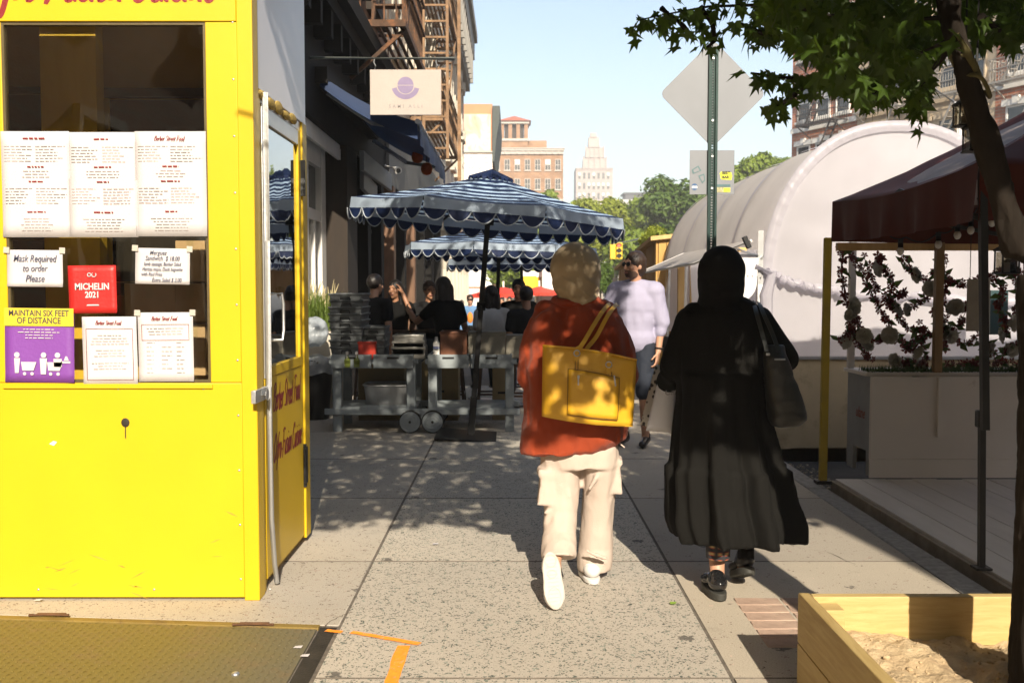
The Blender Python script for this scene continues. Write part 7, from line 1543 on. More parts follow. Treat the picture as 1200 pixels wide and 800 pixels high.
# --- man in the pale shirt
def man_bits(o, J, Mh):
    c, s = J['hea'], J['s']
    def at(x, y, z): return c + Mh @ V((x * s, y * s, z * s))
    mb = MB()
    for k in (-1, 1): mb.ell(at(.033 * k, .096, .014), (.029 * s, .009 * s, .020 * s), Mh, 12, 8); mb.cap(at(.06 * k, .088, .02), at(.082 * k, -.01, .016), .004, .004, 6)
    mb.cap(at(-.01, .104, .018), at(.01, .104, .018), .004, .004, 6); mb.build("sunglasses", M_SHB, o)
    w_ = J['wriL'].lerp(J['elbL'], .12); d = (J['wriL'] - J['elbL']).normalized(); _, a, b = frame_of(d); mb = MB(); mb.tube([w_ + (a * math.cos(t) + b * math.sin(t)) * .034 for t in np.linspace(0, 6.28, 19)], .008, 6); mb.cyl(w_ + a * .034, w_ + a * .046, .019, n=12); mb.build("watch", M_SHB, o)
    f, r = J['fw'], J['rt']; n = J['nek']; mb = MB()
    for k in (-1, 1): mb.hexa([n + r * .02 * k + f * .075 - V((0, 0, .05)), n + r * .075 * k + f * .03 - V((0, 0, .01)), n + r * .07 * k - f * .02 + V((0, 0, .03)), n + r * .045 * k + f * .045 + V((0, 0, .035)), n + r * .022 * k + f * .085 - V((0, 0, .05)), n + r * .082 * k + f * .035 - V((0, 0, .012)), n + r * .076 * k - f * .02 + V((0, 0, .028)), n + r * .048 * k + f * .052 + V((0, 0, .034))])
    mb.build("collar", MATS["pink_linen"], o, smooth=False, fix=True); mb = MB(); mb.beam(n + f * .10 - V((0, 0, .08)), J['wai'] + f * .118 - V((0, 0, .1)), .03, .006, V((0, 1, 0))); mb.build("button_placket", MATS["pink_linen"], o)
M_LIN = mat("pink_linen", (.33, .315, .43, 1), .8, var=.05, vs=6, bump=.25, bs=160)
mp = P(744, 400, 9.3)
J = pose((mp.x, 9.3, 0), 180 - 22, 'stand', 1.80, arms={'elbL': (-.24, -.03, 1.13), 'wriL': (-.22, .02, .86), 'elbR': (.26, .06, 1.17), 'wriR': (.33, .26, 1.13)}, look=-38)
person("man in a pale pink linen shirt and sunglasses walking towards us", J, (M_LIN, 'roll', .012), (mat("navy_cotton", (.012, .017, .03, 1), .8, var=.2, bump=.2), 'short'), (M_HBR, 'back'), M_SK, .011, loose=.034, glasses=True, beard=True, extra=man_bits)
# --- diners
M_TBK = mat("black_cotton", (.006, .006, .006, 1), .9, var=.2, bump=.2, bs=120, spec=.12); M_TGR = mat("charcoal_cotton", (.016, .016, .017, 1), .9, var=.2, bump=.2, bs=120, spec=.15); M_TWH = mat("white_cotton", (.55, .53, .50, 1), .85, var=.06, bump=.2, bs=120); M_DEN = mat("denim_blue", (.10, .20, .36, 1), .85, var=.15, bump=.2, bs=120); M_BEI2 = mat("beige_cotton", (.42, .36, .27, 1), .85, var=.1); M_ORT = mat("orange_knit", (.62, .20, .03, 1), .85); M_JN = mat("dark_jeans", (.03, .04, .06, 1), .85, var=.2)
GD = "diners at the cafe tables"
def diner(px, y, hd, lb, top, hair, sk, arms=None, lean=0.0, look=None, seat=.66, h=1.70, hz=None, back=None, bot=M_JN):
    x = P(px, 345, y).x; z = gz(y); seat2 = seat; stool(x, y, "wooden high stool under the " + lb.split(" with ")[0].split(" in ")[0] + " " + str(lb.split(" ")[-1]), seat, back)
    person(lb, pose((x, y, z), hd, 'sit', h, seat2, arms, lean, look), (top, 'short', .008), (bot, 'long'), hair, sk, .015, group=GD)
diner(435, 11.75, -18, "seated man with cropped hair and shaved neck seen from behind", M_TGR, (M_HBK, 'short'), M_SK, lean=.12, look=-16, seat=.70, h=1.74)
diner(464, 12.75, 165, "dark haired seated woman with her hand raised to her head", M_TBK, (M_HBK, 'long'), M_SK2, {'elbL': (-.30, .14, 1.25), 'wriL': (-.14, .10, 1.58), 'elbR': (.24, .2, 1.12), 'wriR': (.10, .34, 1.08)}, look=-10, seat=.68, h=1.66)
diner(526, 11.9, 35, "long black haired diner with her back turned beside the pump bottle", M_TBK, (M_HBK, 'long'), M_SK2, {'elbL': (-.32, .18, 1.22), 'wriL': (-.30, .38, 1.34)}, lean=.15, seat=.68, h=1.72)
diner(503, 12.9, 200, "half hidden diner leaning behind the long black hair", M_TGR, (M_HBR, 'short'), M_SK2, seat=.66, h=1.68)
diner(578, 11.9, 20, "black haired diner in a white top right of the umbrella pole", M_TWH, (M_HBK, 'long'), M_SK2, lean=.10, seat=.63, h=1.62)
diner(608, 12.8, 172, "man in black facing us left of the red jacket", M_TBK, (M_HBK, 'short'), M_SK, seat=.66, h=1.72)
diner(617, 11.7, 10, "diner with dark bun hair against the red jacket's shoulder", M_TGR, (M_HBK, 'short'), M_SK2, seat=.60, h=1.66)
cafe_table(P(449, 400, 12.3).x, 12.3, "round cafe table between the cropped hair man and dark haired woman"); cafe_table(P(512, 400, 12.45).x, 12.45, "round cafe table behind the tin food trays"); cafe_table(P(596, 400, 12.4).x, 12.4, "round cafe table behind the tan bins")
# --- walkers farther off
GP = "pedestrians on the far pavement"
def walker(px, top, y, hd, lb, t, b, hair, sk=M_SK, h=1.66, arms=None, extra=None):
    p = P(px, top, y); z = min(gz(y), 9); person(lb, pose((p.x, y, p.z - h * 1.0), hd, 'stand', h, arms=arms), (t, 'long', .008), (b, 'short' if b is M_TBK else 'long'), hair, sk, .02, group=GP, extra=extra, crop=0)
def bare_front(o, J, Mh):
    mb = MB(); M = Matrix((J['rt'], J['fw'], V((0, 0, 1)))).transposed(); mb.ell(J['che'] - V((0, 0, .08)) + J['fw'] * .05, (.09, .10, .17), M); mb.build("orange_top", M_ORT, o); mb = MB(); mb.bb(J['hea'] + J['fw'] * .1 + V((-.075, -.02, .0)), J['hea'] + J['fw'] * .1 + V((.075, .02, .035))); mb.build("sunglasses", M_SHB, o, bevel=.008); mb = MB(); mb.bb(J['wriR'] + V((-.12, -.08, -.42)), J['wriR'] + V((.12, .08, -.02))); mb.build("tote", M_BEI2, o, bevel=.03)
walker(551, 346, 24, 180, "woman in an open denim shirt and orange top on the far pavement", M_DEN, M_TBK, (M_HBR, 'back'), extra=bare_front)
walker(588, 349, 30, 180, "walker in white behind the second umbrella pole", M_TWH, M_BEI2, (M_HBR, 'short')); walker(597, 348, 34, 175, "walker in a white shirt farthest along the pavement", M_TWH, M_JN, (M_HBK, 'short')); walker(575, 345, 36, 180, "pale dressed walker below the far red parasol", M_BEI2, M_TBK, (M_HBK, 'back'))
walker(541, 352, 38, 190, "walker in dark clothes nearest the stone pilasters", M_TGR, M_JN, (M_HBK, 'short'))

# ------------------------------------------------------------------ woman in the rust jacket
def px_ring(y, pz, l, r, depth, n=64, fold=None, cyoff=0.0, sq=1.0):
    a, b = P(l, pz, y), P(r, pz, y); c = (a + b) / 2; rx = (b.x - a.x) / 2; out = []
    for k in range(n):
        t = 2 * math.pi * k / n; q = fold(t) if fold else 0.0; cx_, sy_ = math.cos(t), math.sin(t); e = 2 / (2 * sq)
        out.append(V((c.x + (rx + q) * math.copysign(abs(cx_) ** e, cx_), y + cyoff + (depth + q) * math.copysign(abs(sy_) ** e, sy_), c.z)))
    return out
M_RUST = mat("rust_cotton", (.29, .043, .012, 1), .85, var=.10, vs=4, bump=.35, bs=220, sheen=.15, spec=.25)
M_TANH = mat("camel_scarf", (.38, .295, .19, 1), .85, var=.06, vs=5, bump=.3, bs=260, sheen=.15, spec=.25)
M_CARG = mat("beige_cargo", (.50, .415, .355, 1), .85, var=.05, vs=4, bump=.25, bs=200, spec=.25)
YW = 4.95
w1 = thing("person", "woman in rust jacket, camel headscarf and beige cargo trousers with a yellow tote", "person", (.33, 4.9, 0))
hd = P(674, 320, YW + .0)
J1 = dict(rt=V((1, 0, 0)), fw=V((0, 1, 0)), s=.97, pel=P(678, 505, YW), wai=P(677, 465, YW), che=P(676, 415, YW), nek=P(675, 356, YW), hea=hd, shoL=P(637, 376, YW), shoR=P(713, 376, YW), elbL=P(622, 440, YW + .02), elbR=P(731, 440, YW + .02), wriL=P(640, 452, YW + .24), wriR=P(712, 440, YW + .26),
          hipL=P(657, 515, YW), hipR=P(698, 515, YW), kneL=P(660, 582, YW + .03), kneR=P(699, 592, YW + .06), ankL=P(650, 655, 4.70), ankR=P(694, 664, YW + .10), toeL=G(651, 712, .03), toeR=P(692, 672, YW + .24), look=V((0, 1, 0)))
J1['toeL'] = J1['ankL'] + V((0, -.03, -.08)); J1['toeR'].z = .03; J1['ankR'].z = .09
mb = caps_of(J1, 'all'); head_shape(mb, hd, (0, 1, 0), (0, 0, 1), .95, J1['nek'])
for k in 'LR': hand(mb, J1['wri' + k], J1['wri' + k] - J1['elb' + k], V((0, 0, 1)), V((1 if k == 'L' else -1, 0, 0)), .92, .9)
skin("body", mb, M_SK, w1, .008, 2)
# jacket
mb = MB(); prof = [(349, 650, 699, .085), (356, 641, 708, .10), (366, 629, 720, .125), (380, 621, 729, .15), (400, 617, 733, .165), (430, 615, 735, .17), (465, 614, 736, .175), (495, 613, 736, .18), (512, 611, 732, .18), (523, 610, 715, .178), (528, 611, 695, .172)]
rings = [px_ring(YW, a, l, r, d, 64, (lambda t, i=i: .006 * math.sin(5 * t + i * .2) * min(1, i / 5)), sq=1.12) for i, (a, l, r, d) in enumerate(prof)]
mb.loft(rings)
for k, sx_ in (('L', -1), ('R', 1)):
    a, b = J1['sho' + k], J1['elb' + k]; mb.cap(a + V((0, 0, -.01)), a.lerp(b, .5) + V((sx_ * .012, 0, 0)), .066, .072); mb.cap(a.lerp(b, .5) + V((sx_ * .012, 0, 0)), b, .072, .066); mb.cap(b, J1['wri' + k], .066, .05)
mb.cap(P(641, 366, YW), P(709, 366, YW), .06, .06)
skin("jacket", mb, M_RUST, w1, .009, 3, dict(amp=.024, scale=5.5, squash=(1, 1, .7), ridge=.6, seed=2)); wrinkle(bpy.data.objects['jacket'].data, .013, 13, 5, (1, 1, .5), .6)
mb = MB(); rr_ = [P(0, 0, 1)] 
def ring_at(c, rx, ry, tilt=0.0, n=40): return [V((c.x + rx * math.cos(t), c.y + ry * math.sin(t), c.z + tilt * math.sin(t))) for t in np.linspace(0, 2 * math.pi, n + 1)[:-1]]
mb.tube(ring_at(P(675, 352, YW), .105, .095, .015), .022, 8, closed=True); skin("jacket_collar", mb, M_RUST, w1, .008, 2, dict(amp=.006, scale=18, ridge=.4))
# hem seam
# headscarf
mb = MB(); c = hd; mb.ell(c + V((0, -.012, .022)), (.126, .138, .132), None, 24, 16); mb.ell(c + V((.0, -.035, -.045)), (.118, .112, .105), None, 20, 12)
mb.loft([ring_at(P(676, 318, YW), .122, .13), ring_at(P(676, 333, YW), .118, .124), ring_at(P(677, 345, YW), .104, .108), ring_at(P(677, 353, YW), .098, .098), ring_at(P(677, 360, YW), .11, .105)])
for k in range(4): a = P(650 + k * 4, 338 + k * 4, YW - .10 + .01 * k); b = P(702, 322 + k * 8, YW - .07); mid = (a + b) / 2 + V((0, -.035, -.03)); mb.tube([a, a.lerp(mid, .5) + V((0, -.012, -.012)), mid, mid.lerp(b, .5) + V((.0, -.012, -.004)), b], [.005, .010, .013, .012, .005], 8)
sc_ = skin("headscarf", mb, M_TANH, w1, .0065, 9, dict(amp=.002, scale=6, squash=(1, 1, 1.4), ridge=.3, seed=5)); sc_.data.update(); o3 = V(w1.location)
for v in sc_.data.vertices:
    q = v.co + o3 - hd; u = q.z * 1.0 + q.x * .55 + .03 * mnoise.noise(q * 7); k_ = min(1, max(0, (.07 - q.z) / .12)) * (.5 + .5 * min(1, max(0, (q.x + .08) / .1)))
    v.co += v.normal * k_ * (.0045 * (1 - abs(math.sin(u * 50))) ** 1.5 - .003)
# trousers
mb = MB(); pr = [(488, 640, 722, .13), (510, 636, 724, .14), (530, 634, 726, .145), (545, 634, 726, .14)]
mb.loft([px_ring(YW, a, l, r, d, 40, sq=1.1) for a, l, r, d in pr])
def leg_loft(rows):
    mb.loft([ring_at(P(px, py, y), rx, ry, tl, 28) for px, py, y, rx, ry, tl in rows])
leg_loft([(656, 525, YW, .094, .12, 0), (657, 550, YW, .100, .118, 0), (658, 575, YW - .0, .094, .11, 0), (657, 597, YW - .03, .080, .095, 0), (656, 622, YW - .10, .078, .085, -.01), (655, 640, YW - .17, .083, .085, -.03), (654, 653, YW - .22, .084, .082, -.035)])
leg_loft([(704, 525, YW, .090, .12, 0), (704, 550, YW + .01, .088, .115, 0), (702, 580, YW + .03, .080, .10, 0), (700, 610, YW + .05, .080, .09, 0), (698, 640, YW + .07, .084, .09, 0), (697, 654, YW + .08, .088, .115, 0), (696, 665, YW + .085, .084, .12, .0)])
mb.box(P(640, 572, YW - .05), (.07, .11, .15), Matrix.Rotation(R(6), 3, 'Y')); mb.box(P(640, 553, YW - .05), (.082, .12, .035), Matrix.Rotation(R(6), 3, 'Y')); mb.box(P(722, 560, YW - .0), (.045, .12, .15), Matrix.Rotation(R(-4), 3, 'Y')); mb.box(P(723, 540, YW - .0), (.055, .125, .03), Matrix.Rotation(R(-4), 3, 'Y'))
for a_, b_2, rr in (((690, 534), (668, 552), .012), ((668, 548), (646, 590), .011), ((640, 600), (668, 590), .012), ((705, 545), (690, 575), .010), ((640, 626), (662, 634), .010), ((688, 645), (712, 655), .011), ((662, 560), (672, 600), .010)):
    a_, b_2 = P(*a_, YW - .095), P(*b_2, YW - .09); mb.cap(a_, a_.lerp(b_2, .5) + V((0, -.012, 0)), rr * .6, rr); mb.cap(a_.lerp(b_2, .5) + V((0, -.012, 0)), b_2, rr, rr * .5)
skin("cargo_trousers", mb, M_CARG, w1, .0085, 3, dict(amp=.012, scale=8, squash=(1, 1, .35), ridge=.6, seed=9)); wrinkle(bpy.data.objects['cargo_trousers'].data, .004, 16, 5, (1, 1, .5), .7)
mb = MB(); mb.tube([P(724, 512, YW - .08), P(727, 520, YW - .09), P(732, 524, YW - .09)], .004, 5); mb.build("drawstring", M_CARG, w1)
# sneakers: left one lifted with its sole to us, right one planted
def sole_outline(n=28):
    out = []
    for k in range(n):
        t = 2 * math.pi * k / n; l = math.sin(t); w_ = math.cos(t); hw = .050 + .008 * max(0, -l) - .007 * math.exp(-((l - .1) / .35) ** 2); out.append((w_ * hw, l * .132))
    return out
def sneaker(par, M, m, ms, gum=.026):
    ol = sole_outline(); s = MB(); s.prism([M @ V((x, y, 0)) for x, y in ol], (M.to_3x3() @ V((0, 0, gum)))); so = s.build("sole", ms, par, bevel=.006, fix=True)
    tr = MB()
    for (x, y, w_, l) in ((0, -.075, .030, .045), (0, .09, .026, .028), (0, .03, .02, .018)): tr.tube([M @ V((x + w_ * math.cos(a), y + l * math.sin(a), -.001)) for a in np.linspace(0, 6.28, 21)], .0022, 5, closed=True)
    for k in range(14): y = -.11 + k * .017; tr.beam(M @ V((-.026, y, -.0005)), M @ V((.026, y, -.0005)), .002, .003)
    tr.build("sole_tread", ms, so); u = MB()
    u.ell(M @ V((0, -.065, gum + .018)), (.052, .062, .030), M.to_3x3(), 16, 9); u.ell(M @ V((0, .06, gum + .035)), (.046, .064, .042), M.to_3x3(), 16, 9); u.cap(M @ V((0, .06, gum + .03)), M @ V((0, .055, gum + .06)), .04, .038); u.cap(M @ V((0, -.03, gum + .02)), M @ V((0, .045, gum + .07)), .036, .034)
    return skin("sneaker_upper", u, m, par, .007, 2)
def basis(o, x, y, z): return Matrix(((x.x, y.x, z.x, o.x), (x.y, y.y, z.y, o.y), (x.z, y.z, z.z, o.z), (0, 0, 0, 1)))
toe, heel = G(652, 714, .012), P(644, 646, 4.55); yv = (heel - toe).normalized(); xv = V((1, 0, .0)); xv = (xv - yv * xv.dot(yv)).normalized(); zv = xv.cross(yv)
if zv.y < 0: zv = -zv; xv = -xv
sneaker(w1, basis((toe + heel) / 2 + V((0, 0, .0)), xv, yv, zv), M_SHW, M_SOLE)
hr = G(691, 687, 0) + V((0, .01, 0)); sneaker(w1, basis(V((hr.x + .01, hr.y + .13, .004)), V((-1, -.12, 0)).normalized(), V((.12, -1, 0)).normalized(), V((0, 0, 1))), M_SHW, M_SHW)
# yellow tote
M_TOTE = mat("yellow_leather", (.66, .36, .018, 1), .42, var=.06, vs=6, bump=.18, bs=260, spec=.5)
YT = YW - .26
tb = thing("tote_bag", "yellow leather tote bag with a front pocket hanging from the right shoulder", "handbag", P(690, 450, YT))
def bagpt(u, v, d): # u 0..1 left-right, v 0..1 bottom-top
    tl, trr, bl, br_ = P(636, 404, YT), P(746, 421, YT), P(635, 487, YT), P(741, 499, YT); p = bl.lerp(br_, u).lerp(tl.lerp(trr, u), v); bul = math.sin(math.pi * min(max(u, 0), 1)) ** .5
    return V((p.x, YT + d * (1 - .55 * v) * (.35 + .65 * bul) - .012 * math.sin(math.pi * v) * bul * (1 if d < 0 else -1), p.z + (.012 * math.sin(math.pi * u) if v > .5 else -.008 * math.sin(math.pi * u))))
nu, nv = 22, 14; g1 = [[bagpt(i / nu, j / nv, -.055) for i in range(nu + 1)] for j in range(nv + 1)]; g2 = [[bagpt(i / nu, j / nv, .055) for i in range(nu + 1)] for j in range(nv + 1)]
for row in g1:
    for p in row: p.y += .006 * mnoise.noise(p * 9) + .004 * mnoise.noise(p * 22)
mb = MB(); mb.loft(g1, caps=False, closed=False); mb.loft(g2, caps=False, closed=False)
edge = lambda g: [g[0][i] for i in range(nu + 1)] + [g[j][nu] for j in range(1, nv + 1)]
mb.loft([g1[0], g2[0]], caps=False, closed=False); mb.loft([[g1[j][0] for j in range(nv + 1)], [g2[j][0] for j in range(nv + 1)]], caps=False, closed=False); mb.loft([[g1[j][nu] for j in range(nv + 1)], [g2[j][nu] for j in range(nv + 1)]], caps=False, closed=False)
o = mb.build("bag_body", M_TOTE, tb, fix=True, ang=50); s_ = o.modifiers.new("thick", 'SOLIDIFY'); s_.thickness = .004
def front(u, v, off=.006): p = bagpt(u, v, -.055); return p + V((0, -off, 0))
mb = MB(); gp = [[front(.27 + .55 * i / 10, .10 + (.58 - .0 * i) * j / 8 + (.02 * (10 - i) / 10 if j == 8 else 0), .010) for i in range(11)] for j in range(9)]; mb.loft(gp, caps=False, closed=False); o = mb.build("pocket", M_TOTE, tb); s_ = o.modifiers.new("thick", 'SOLIDIFY'); s_.thickness = .003
mb = MB(); st = mat("stitch_dark", (.10, .045, .008, 1), .6); loop = [gp[0][i] for i in range(11)] + [gp[j][10] for j in range(1, 9)] + [gp[8][i] for i in range(9, -1, -1)] + [gp[j][0] for j in range(7, 0, -1)]; mb.tube([p + V((0, -.001, 0)) for p in loop], .0014, 5, closed=True); mb.build("pocket_stitching", st, tb)
mb = MB(); mb.tube([front(i / 20, .995, .001) for i in range(21)], .004, 6); mb.build("rim_piping", M_TOTE, tb)
sh_top = P(712, 362, YW - .02)
def strap(pts, wv, name, m=M_TOTE):
    mb = MB(); sp_ = []
    P3 = [V(p) for p in pts]
    xs = smooth_line([(p.x, p.z) for p in P3], 8); ysn = smooth_line([(p.y, 0) for p in P3], 8); rows = []
    pp = [V((a[0], b[0], a[1])) for a, b in zip(xs, ysn)]
    for i, p in enumerate(pp):
        d = (pp[min(i + 1, len(pp) - 1)] - pp[max(i - 1, 0)]).normalized(); nrm = V((0, -1, .25)); sd_ = d.cross(nrm).normalized(); nn = sd_.cross(d).normalized(); rows.append([p - sd_ * wv / 2 - nn * .002, p + sd_ * wv / 2 - nn * .002, p + sd_ * wv / 2 + nn * .002, p - sd_ * wv / 2 + nn * .002])
    mb.loft(rows); return mb.build(name, m, tb, smooth=False, fix=True)
strap([front(.36, .80, .005), front(.36, .98, .008), P(682, 404, YT - .02), P(700, 374, YW - .185), P(711, 359, YW - .10), P(717, 356, YW)], .020, "strap")
strap([bagpt(.47, .96, .05), bagpt(.48, 1.02, .05), P(699, 394, YW - .20), P(712, 370, YW - .16), P(721, 358, YW - .07), P(724, 357, YW)], .020, "strap")
strap([front(.70, .66, .005), front(.70, .84, .008), front(.70, .985, .006)], .020, "strap_tab")
mb = MB()
for u, v in ((.36, .93), (.70, .84)): c = front(u, v, .010); mb.tube([c + V((.014 * math.cos(a), 0, .014 * math.sin(a))) for a in np.linspace(0, 6.28, 15)], .003, 6)
mb.build("ring", M_STEEL, tb); mb = MB(); mb.box(front(.38, .53, .016), (.006, .005, .03)); mb.box(front(.38, .60, .016), (.010, .006, .016)); mb.beam(front(.78, .55, .014), front(.76, .70, .014), .006, .006); mb.build("zip_pull", M_STEEL, tb, bevel=.001)
mb = MB()
for u in (.345, .375): mb.tube([front(u, v, .0065) for v in (.70, .80, .90, .98)], .0015, 5)
mb.tube([front(.345, .70, .0065), front(.375, .70, .0065)], .0015, 5)
for u in (.70, .735): mb.tube([front(u, v, .0065) for v in (.58, .66, .74)], .0015, 5)
mb.build("strap_stitching", st, tb)

# ------------------------------------------------------------------ woman in black
YK = 4.88
M_ABA = mat("black_linen", (.006, .0056, .0048, 1), .85, var=.18, vs=5, bump=.4, bs=240, spec=.15); M_HIJ = mat("black_jersey", (.007, .007, .0075, 1), .9, var=.2, vs=5, bump=.3, bs=240, spec=.15)
w2 = thing("person", "woman in long tiered black dress and black headscarf walking away", "person", (1.05, 4.85, 0))
hk = P(845, 322, YK)
J2 = dict(rt=V((1, 0, 0)), fw=V((0, 1, 0)), s=.96, pel=P(850, 505, YK), wai=P(850, 465, YK), che=P(849, 415, YK), nek=P(847, 354, YK), hea=hk, shoL=P(808, 376, YK), shoR=P(888, 374, YK), elbL=P(789, 425, YK + .04), elbR=P(921, 420, YK + .02), wriL=P(781, 450, YK + .20), wriR=P(905, 408, YK + .24),
          hipL=P(832, 515, YK), hipR=P(868, 515, YK), kneL=P(838, 590, YK + .02), kneR=P(872, 590, YK + .05), ankL=P(843, 672, YK - .06), ankR=P(872, 658, YK + .08), toeL=G(846, 697, .03), toeR=P(875, 676, YK + .2), look=V((0, 1, 0)))
g = G(843, 703); J2['ankL'] = V((g.x, g.y + .05, .10)); J2['toeL'] = V((g.x + .01, g.y + .22, .03)); g2_ = G(876, 690); J2['ankR'] = V((g2_.x - .005, g2_.y + .02, .15)); J2['toeR'] = V((g2_.x + .0, g2_.y + .18, .03))
mb = caps_of(J2, 'all'); head_shape(mb, hk, (0, 1, 0), (0, 0, 1), .95, J2['nek'])
hand(mb, J2['wriL'], J2['wriL'] - J2['elbL'], V((0, 1, 0)), V((1, 0, -.2)), .9, .9); hand(mb, J2['wriR'], J2['wriR'] - J2['elbR'], V((0, 0, 1)), V((-1, 0, 0)), .9, .8)
skin("body", mb, M_SK, w2, .008, 2)
mb = MB(); prof = [(347, 828, 868, 0.08), (356, 815, 888, 0.1), (368, 800, 903, 0.125), (385, 797, 903, 0.145), (410, 797, 900, 0.155), (435, 796, 899, 0.165), (438, 794, 898, 0.185), (470, 795, 896, 0.2), (505, 791, 903, 0.23), (542, 788, 911, 0.255), (546, 783, 919, 0.275), (580, 785, 922, 0.3), (596, 785, 928, .325), (609, 786, 931, .34), (619, 792, 930, .345)]
rings = []
for i, (a, l, r, d) in enumerate(prof):
    amp = max(0, (a - 425) / 200) * .046
    rings.append(px_ring(YK, a, l, r, d, 150, (lambda t, amp=amp, a=a: amp * (math.sin(9 * t + .6 * math.sin(a * .02)) + .55 * math.sin(17 * t + 1.3 + a * .004) + .3 * math.sin(29 * t + 2)) * .8)))
# the hem dips behind and flares to the right
for k, p in enumerate(rings[-1]):
    t = 2 * math.pi * k / 150; p.z += -.016 * max(0, -math.sin(t)) - .03 * math.cos(t) ** 2
mb.loft(rings)
for k, sx_ in (('L', -1), ('R', 1)):
    a, b = J2['sho' + k], J2['elb' + k]; mb.cap(a, b, .068, .062); mb.cap(b, J2['wri' + k], .062, .052)
mb.cap(P(815, 366, YK), P(880, 366, YK), .058, .058)
skin("dress", mb, M_ABA, w2, .010, 2, dict(amp=.014, scale=8, squash=(1, 1, .3), ridge=.6, seed=12))
mb = MB(); mb.ell(hk + V((0, -.01, .02)), (.113, .132, .122), None, 24, 16); mb.ell(hk + V((.0, -.02, -.05)), (.110, .115, .10), None, 20, 12)
mb.loft([ring_at(P(845, 320, YK), .112, .126), ring_at(P(845, 336, YK), .112, .122), ring_at(P(845, 348, YK), .105, .110), ring_at(P(846, 358, YK), .125, .11), ring_at(P(847, 368, YK), .16, .125)])
mb.cap(P(856, 295, YK - .02), P(860, 291, YK - .02), .008, .004, 8)
skin("headscarf", mb, M_HIJ, w2, .008, 4, dict(amp=.007, scale=10, squash=(.7, .7, 1.5), ridge=.5, seed=4))
# plaid trouser cuff, socks, shoes
m_, t, b = nodes_of("red_plaid"); co = coords(t, (26, 26, 26)); w1_ = N(t, 'ShaderNodeTexWave', Scale=.35, bands_direction='Z'); w2_ = N(t, 'ShaderNodeTexWave', Scale=.35, bands_direction='X')
for q in (w1_, w2_): t.links.new(co, q.inputs['Vector'])
c = mixc(t, w2_.outputs['Fac'], ramp(t, w1_.outputs['Fac'], [(.35, (.012, .012, .016, 1)), (.6, (.34, .025, .02, 1)), (.95, (.40, .30, .12, 1))]), (.02, .02, .024, 1)); t.links.new(c, b.inputs['Base Color']); b.inputs['Roughness'].default_value = .85
M_PLD = m_; ak = J2['ankL']
mb = MB(); mb.loft([ring_at(ak + V((0, .0, .30)), .062, .07), ring_at(ak + V((0, -.005, .2)), .060, .066), ring_at(ak + V((0, -.008, .095)), .056, .062), ring_at(ak + V((0, -.008, .09)), .05, .055)], caps=False); mb.build("plaid_trousers", M_PLD, w2)
ak2 = J2['ankR']; mb = MB(); mb.cap(ak2 + V((0, 0, .0)), ak2 + V((0, .0, .06)), .042, .040); mb.build("sock", M_TBK, w2)
M_CREP = mat("creeper_sole", (.035, .035, .03, 1), .7)
for nm, g_, pit, m, ms in (('L', G(843, 705), 0.0, mat("patent_black", (.010, .010, .011, 1), .08, var=.1, bump=0, spec=.8), M_CREP), ('R', G(877, 694), 0.36, M_SHB, M_CREP)):
    yv = V((.06, -math.cos(pit), math.sin(pit))).normalized(); xv = V((-1, -.06, 0)).normalized(); zv = xv.cross(yv).normalized(); zv = zv if zv.z > 0 else -zv
    sneaker(w2, basis(V((g_.x, g_.y + .12, .004 + .12 * math.sin(pit))), xv, yv, zv), m, ms, .036)
# dark shoulder bag
YG = YK - .16; M_BAG = mat("dark_grey_leather", (.022, .023, .022, 1), .45, var=.15, vs=6, bump=.15, bs=200)
hbag = thing("shoulder_bag", "soft dark grey shoulder bag at the right elbow of the black dress", "handbag", P(915, 460, YG)); mb = MB()
rows = [(404, 896, 918, .04, YG + .03), (420, 896, 922, .055, YG), (445, 897, 931, .068, YG), (470, 899, 940, .075, YG), (490, 901, 945, .075, YG), (498, 905, 936, .06, YG), (500, 910, 928, .03, YG)]
mb.loft([px_ring(y, a, l, r, d, 30, sq=1.3) for a, l, r, d, y in rows]); skin("bag_body", mb, M_BAG, hbag, .008, 2, dict(amp=.012, scale=9, ridge=.6, seed=6))
tb_ = tb; tb = hbag
strap([P(899, 412, YG - .05), P(893, 390, YK - .155), P(887, 368, YK - .135), P(884, 357, YK - .06), P(884, 353, YK + .02)], .020, "strap", M_BAG); strap([P(913, 412, YG - .045), P(905, 390, YK - .15), P(896, 370, YK - .13), P(891, 358, YK - .06), P(889, 354, YK + .02)], .020, "strap", M_BAG)
mb = MB(); mb.box(P(914, 421, YG - .06), (.05, .01, .008)); mb.box(P(900, 415, YG - .055), (.018, .01, .012)); mb.build("buckle", M_STEEL, hbag, bevel=.002); tb = tb_
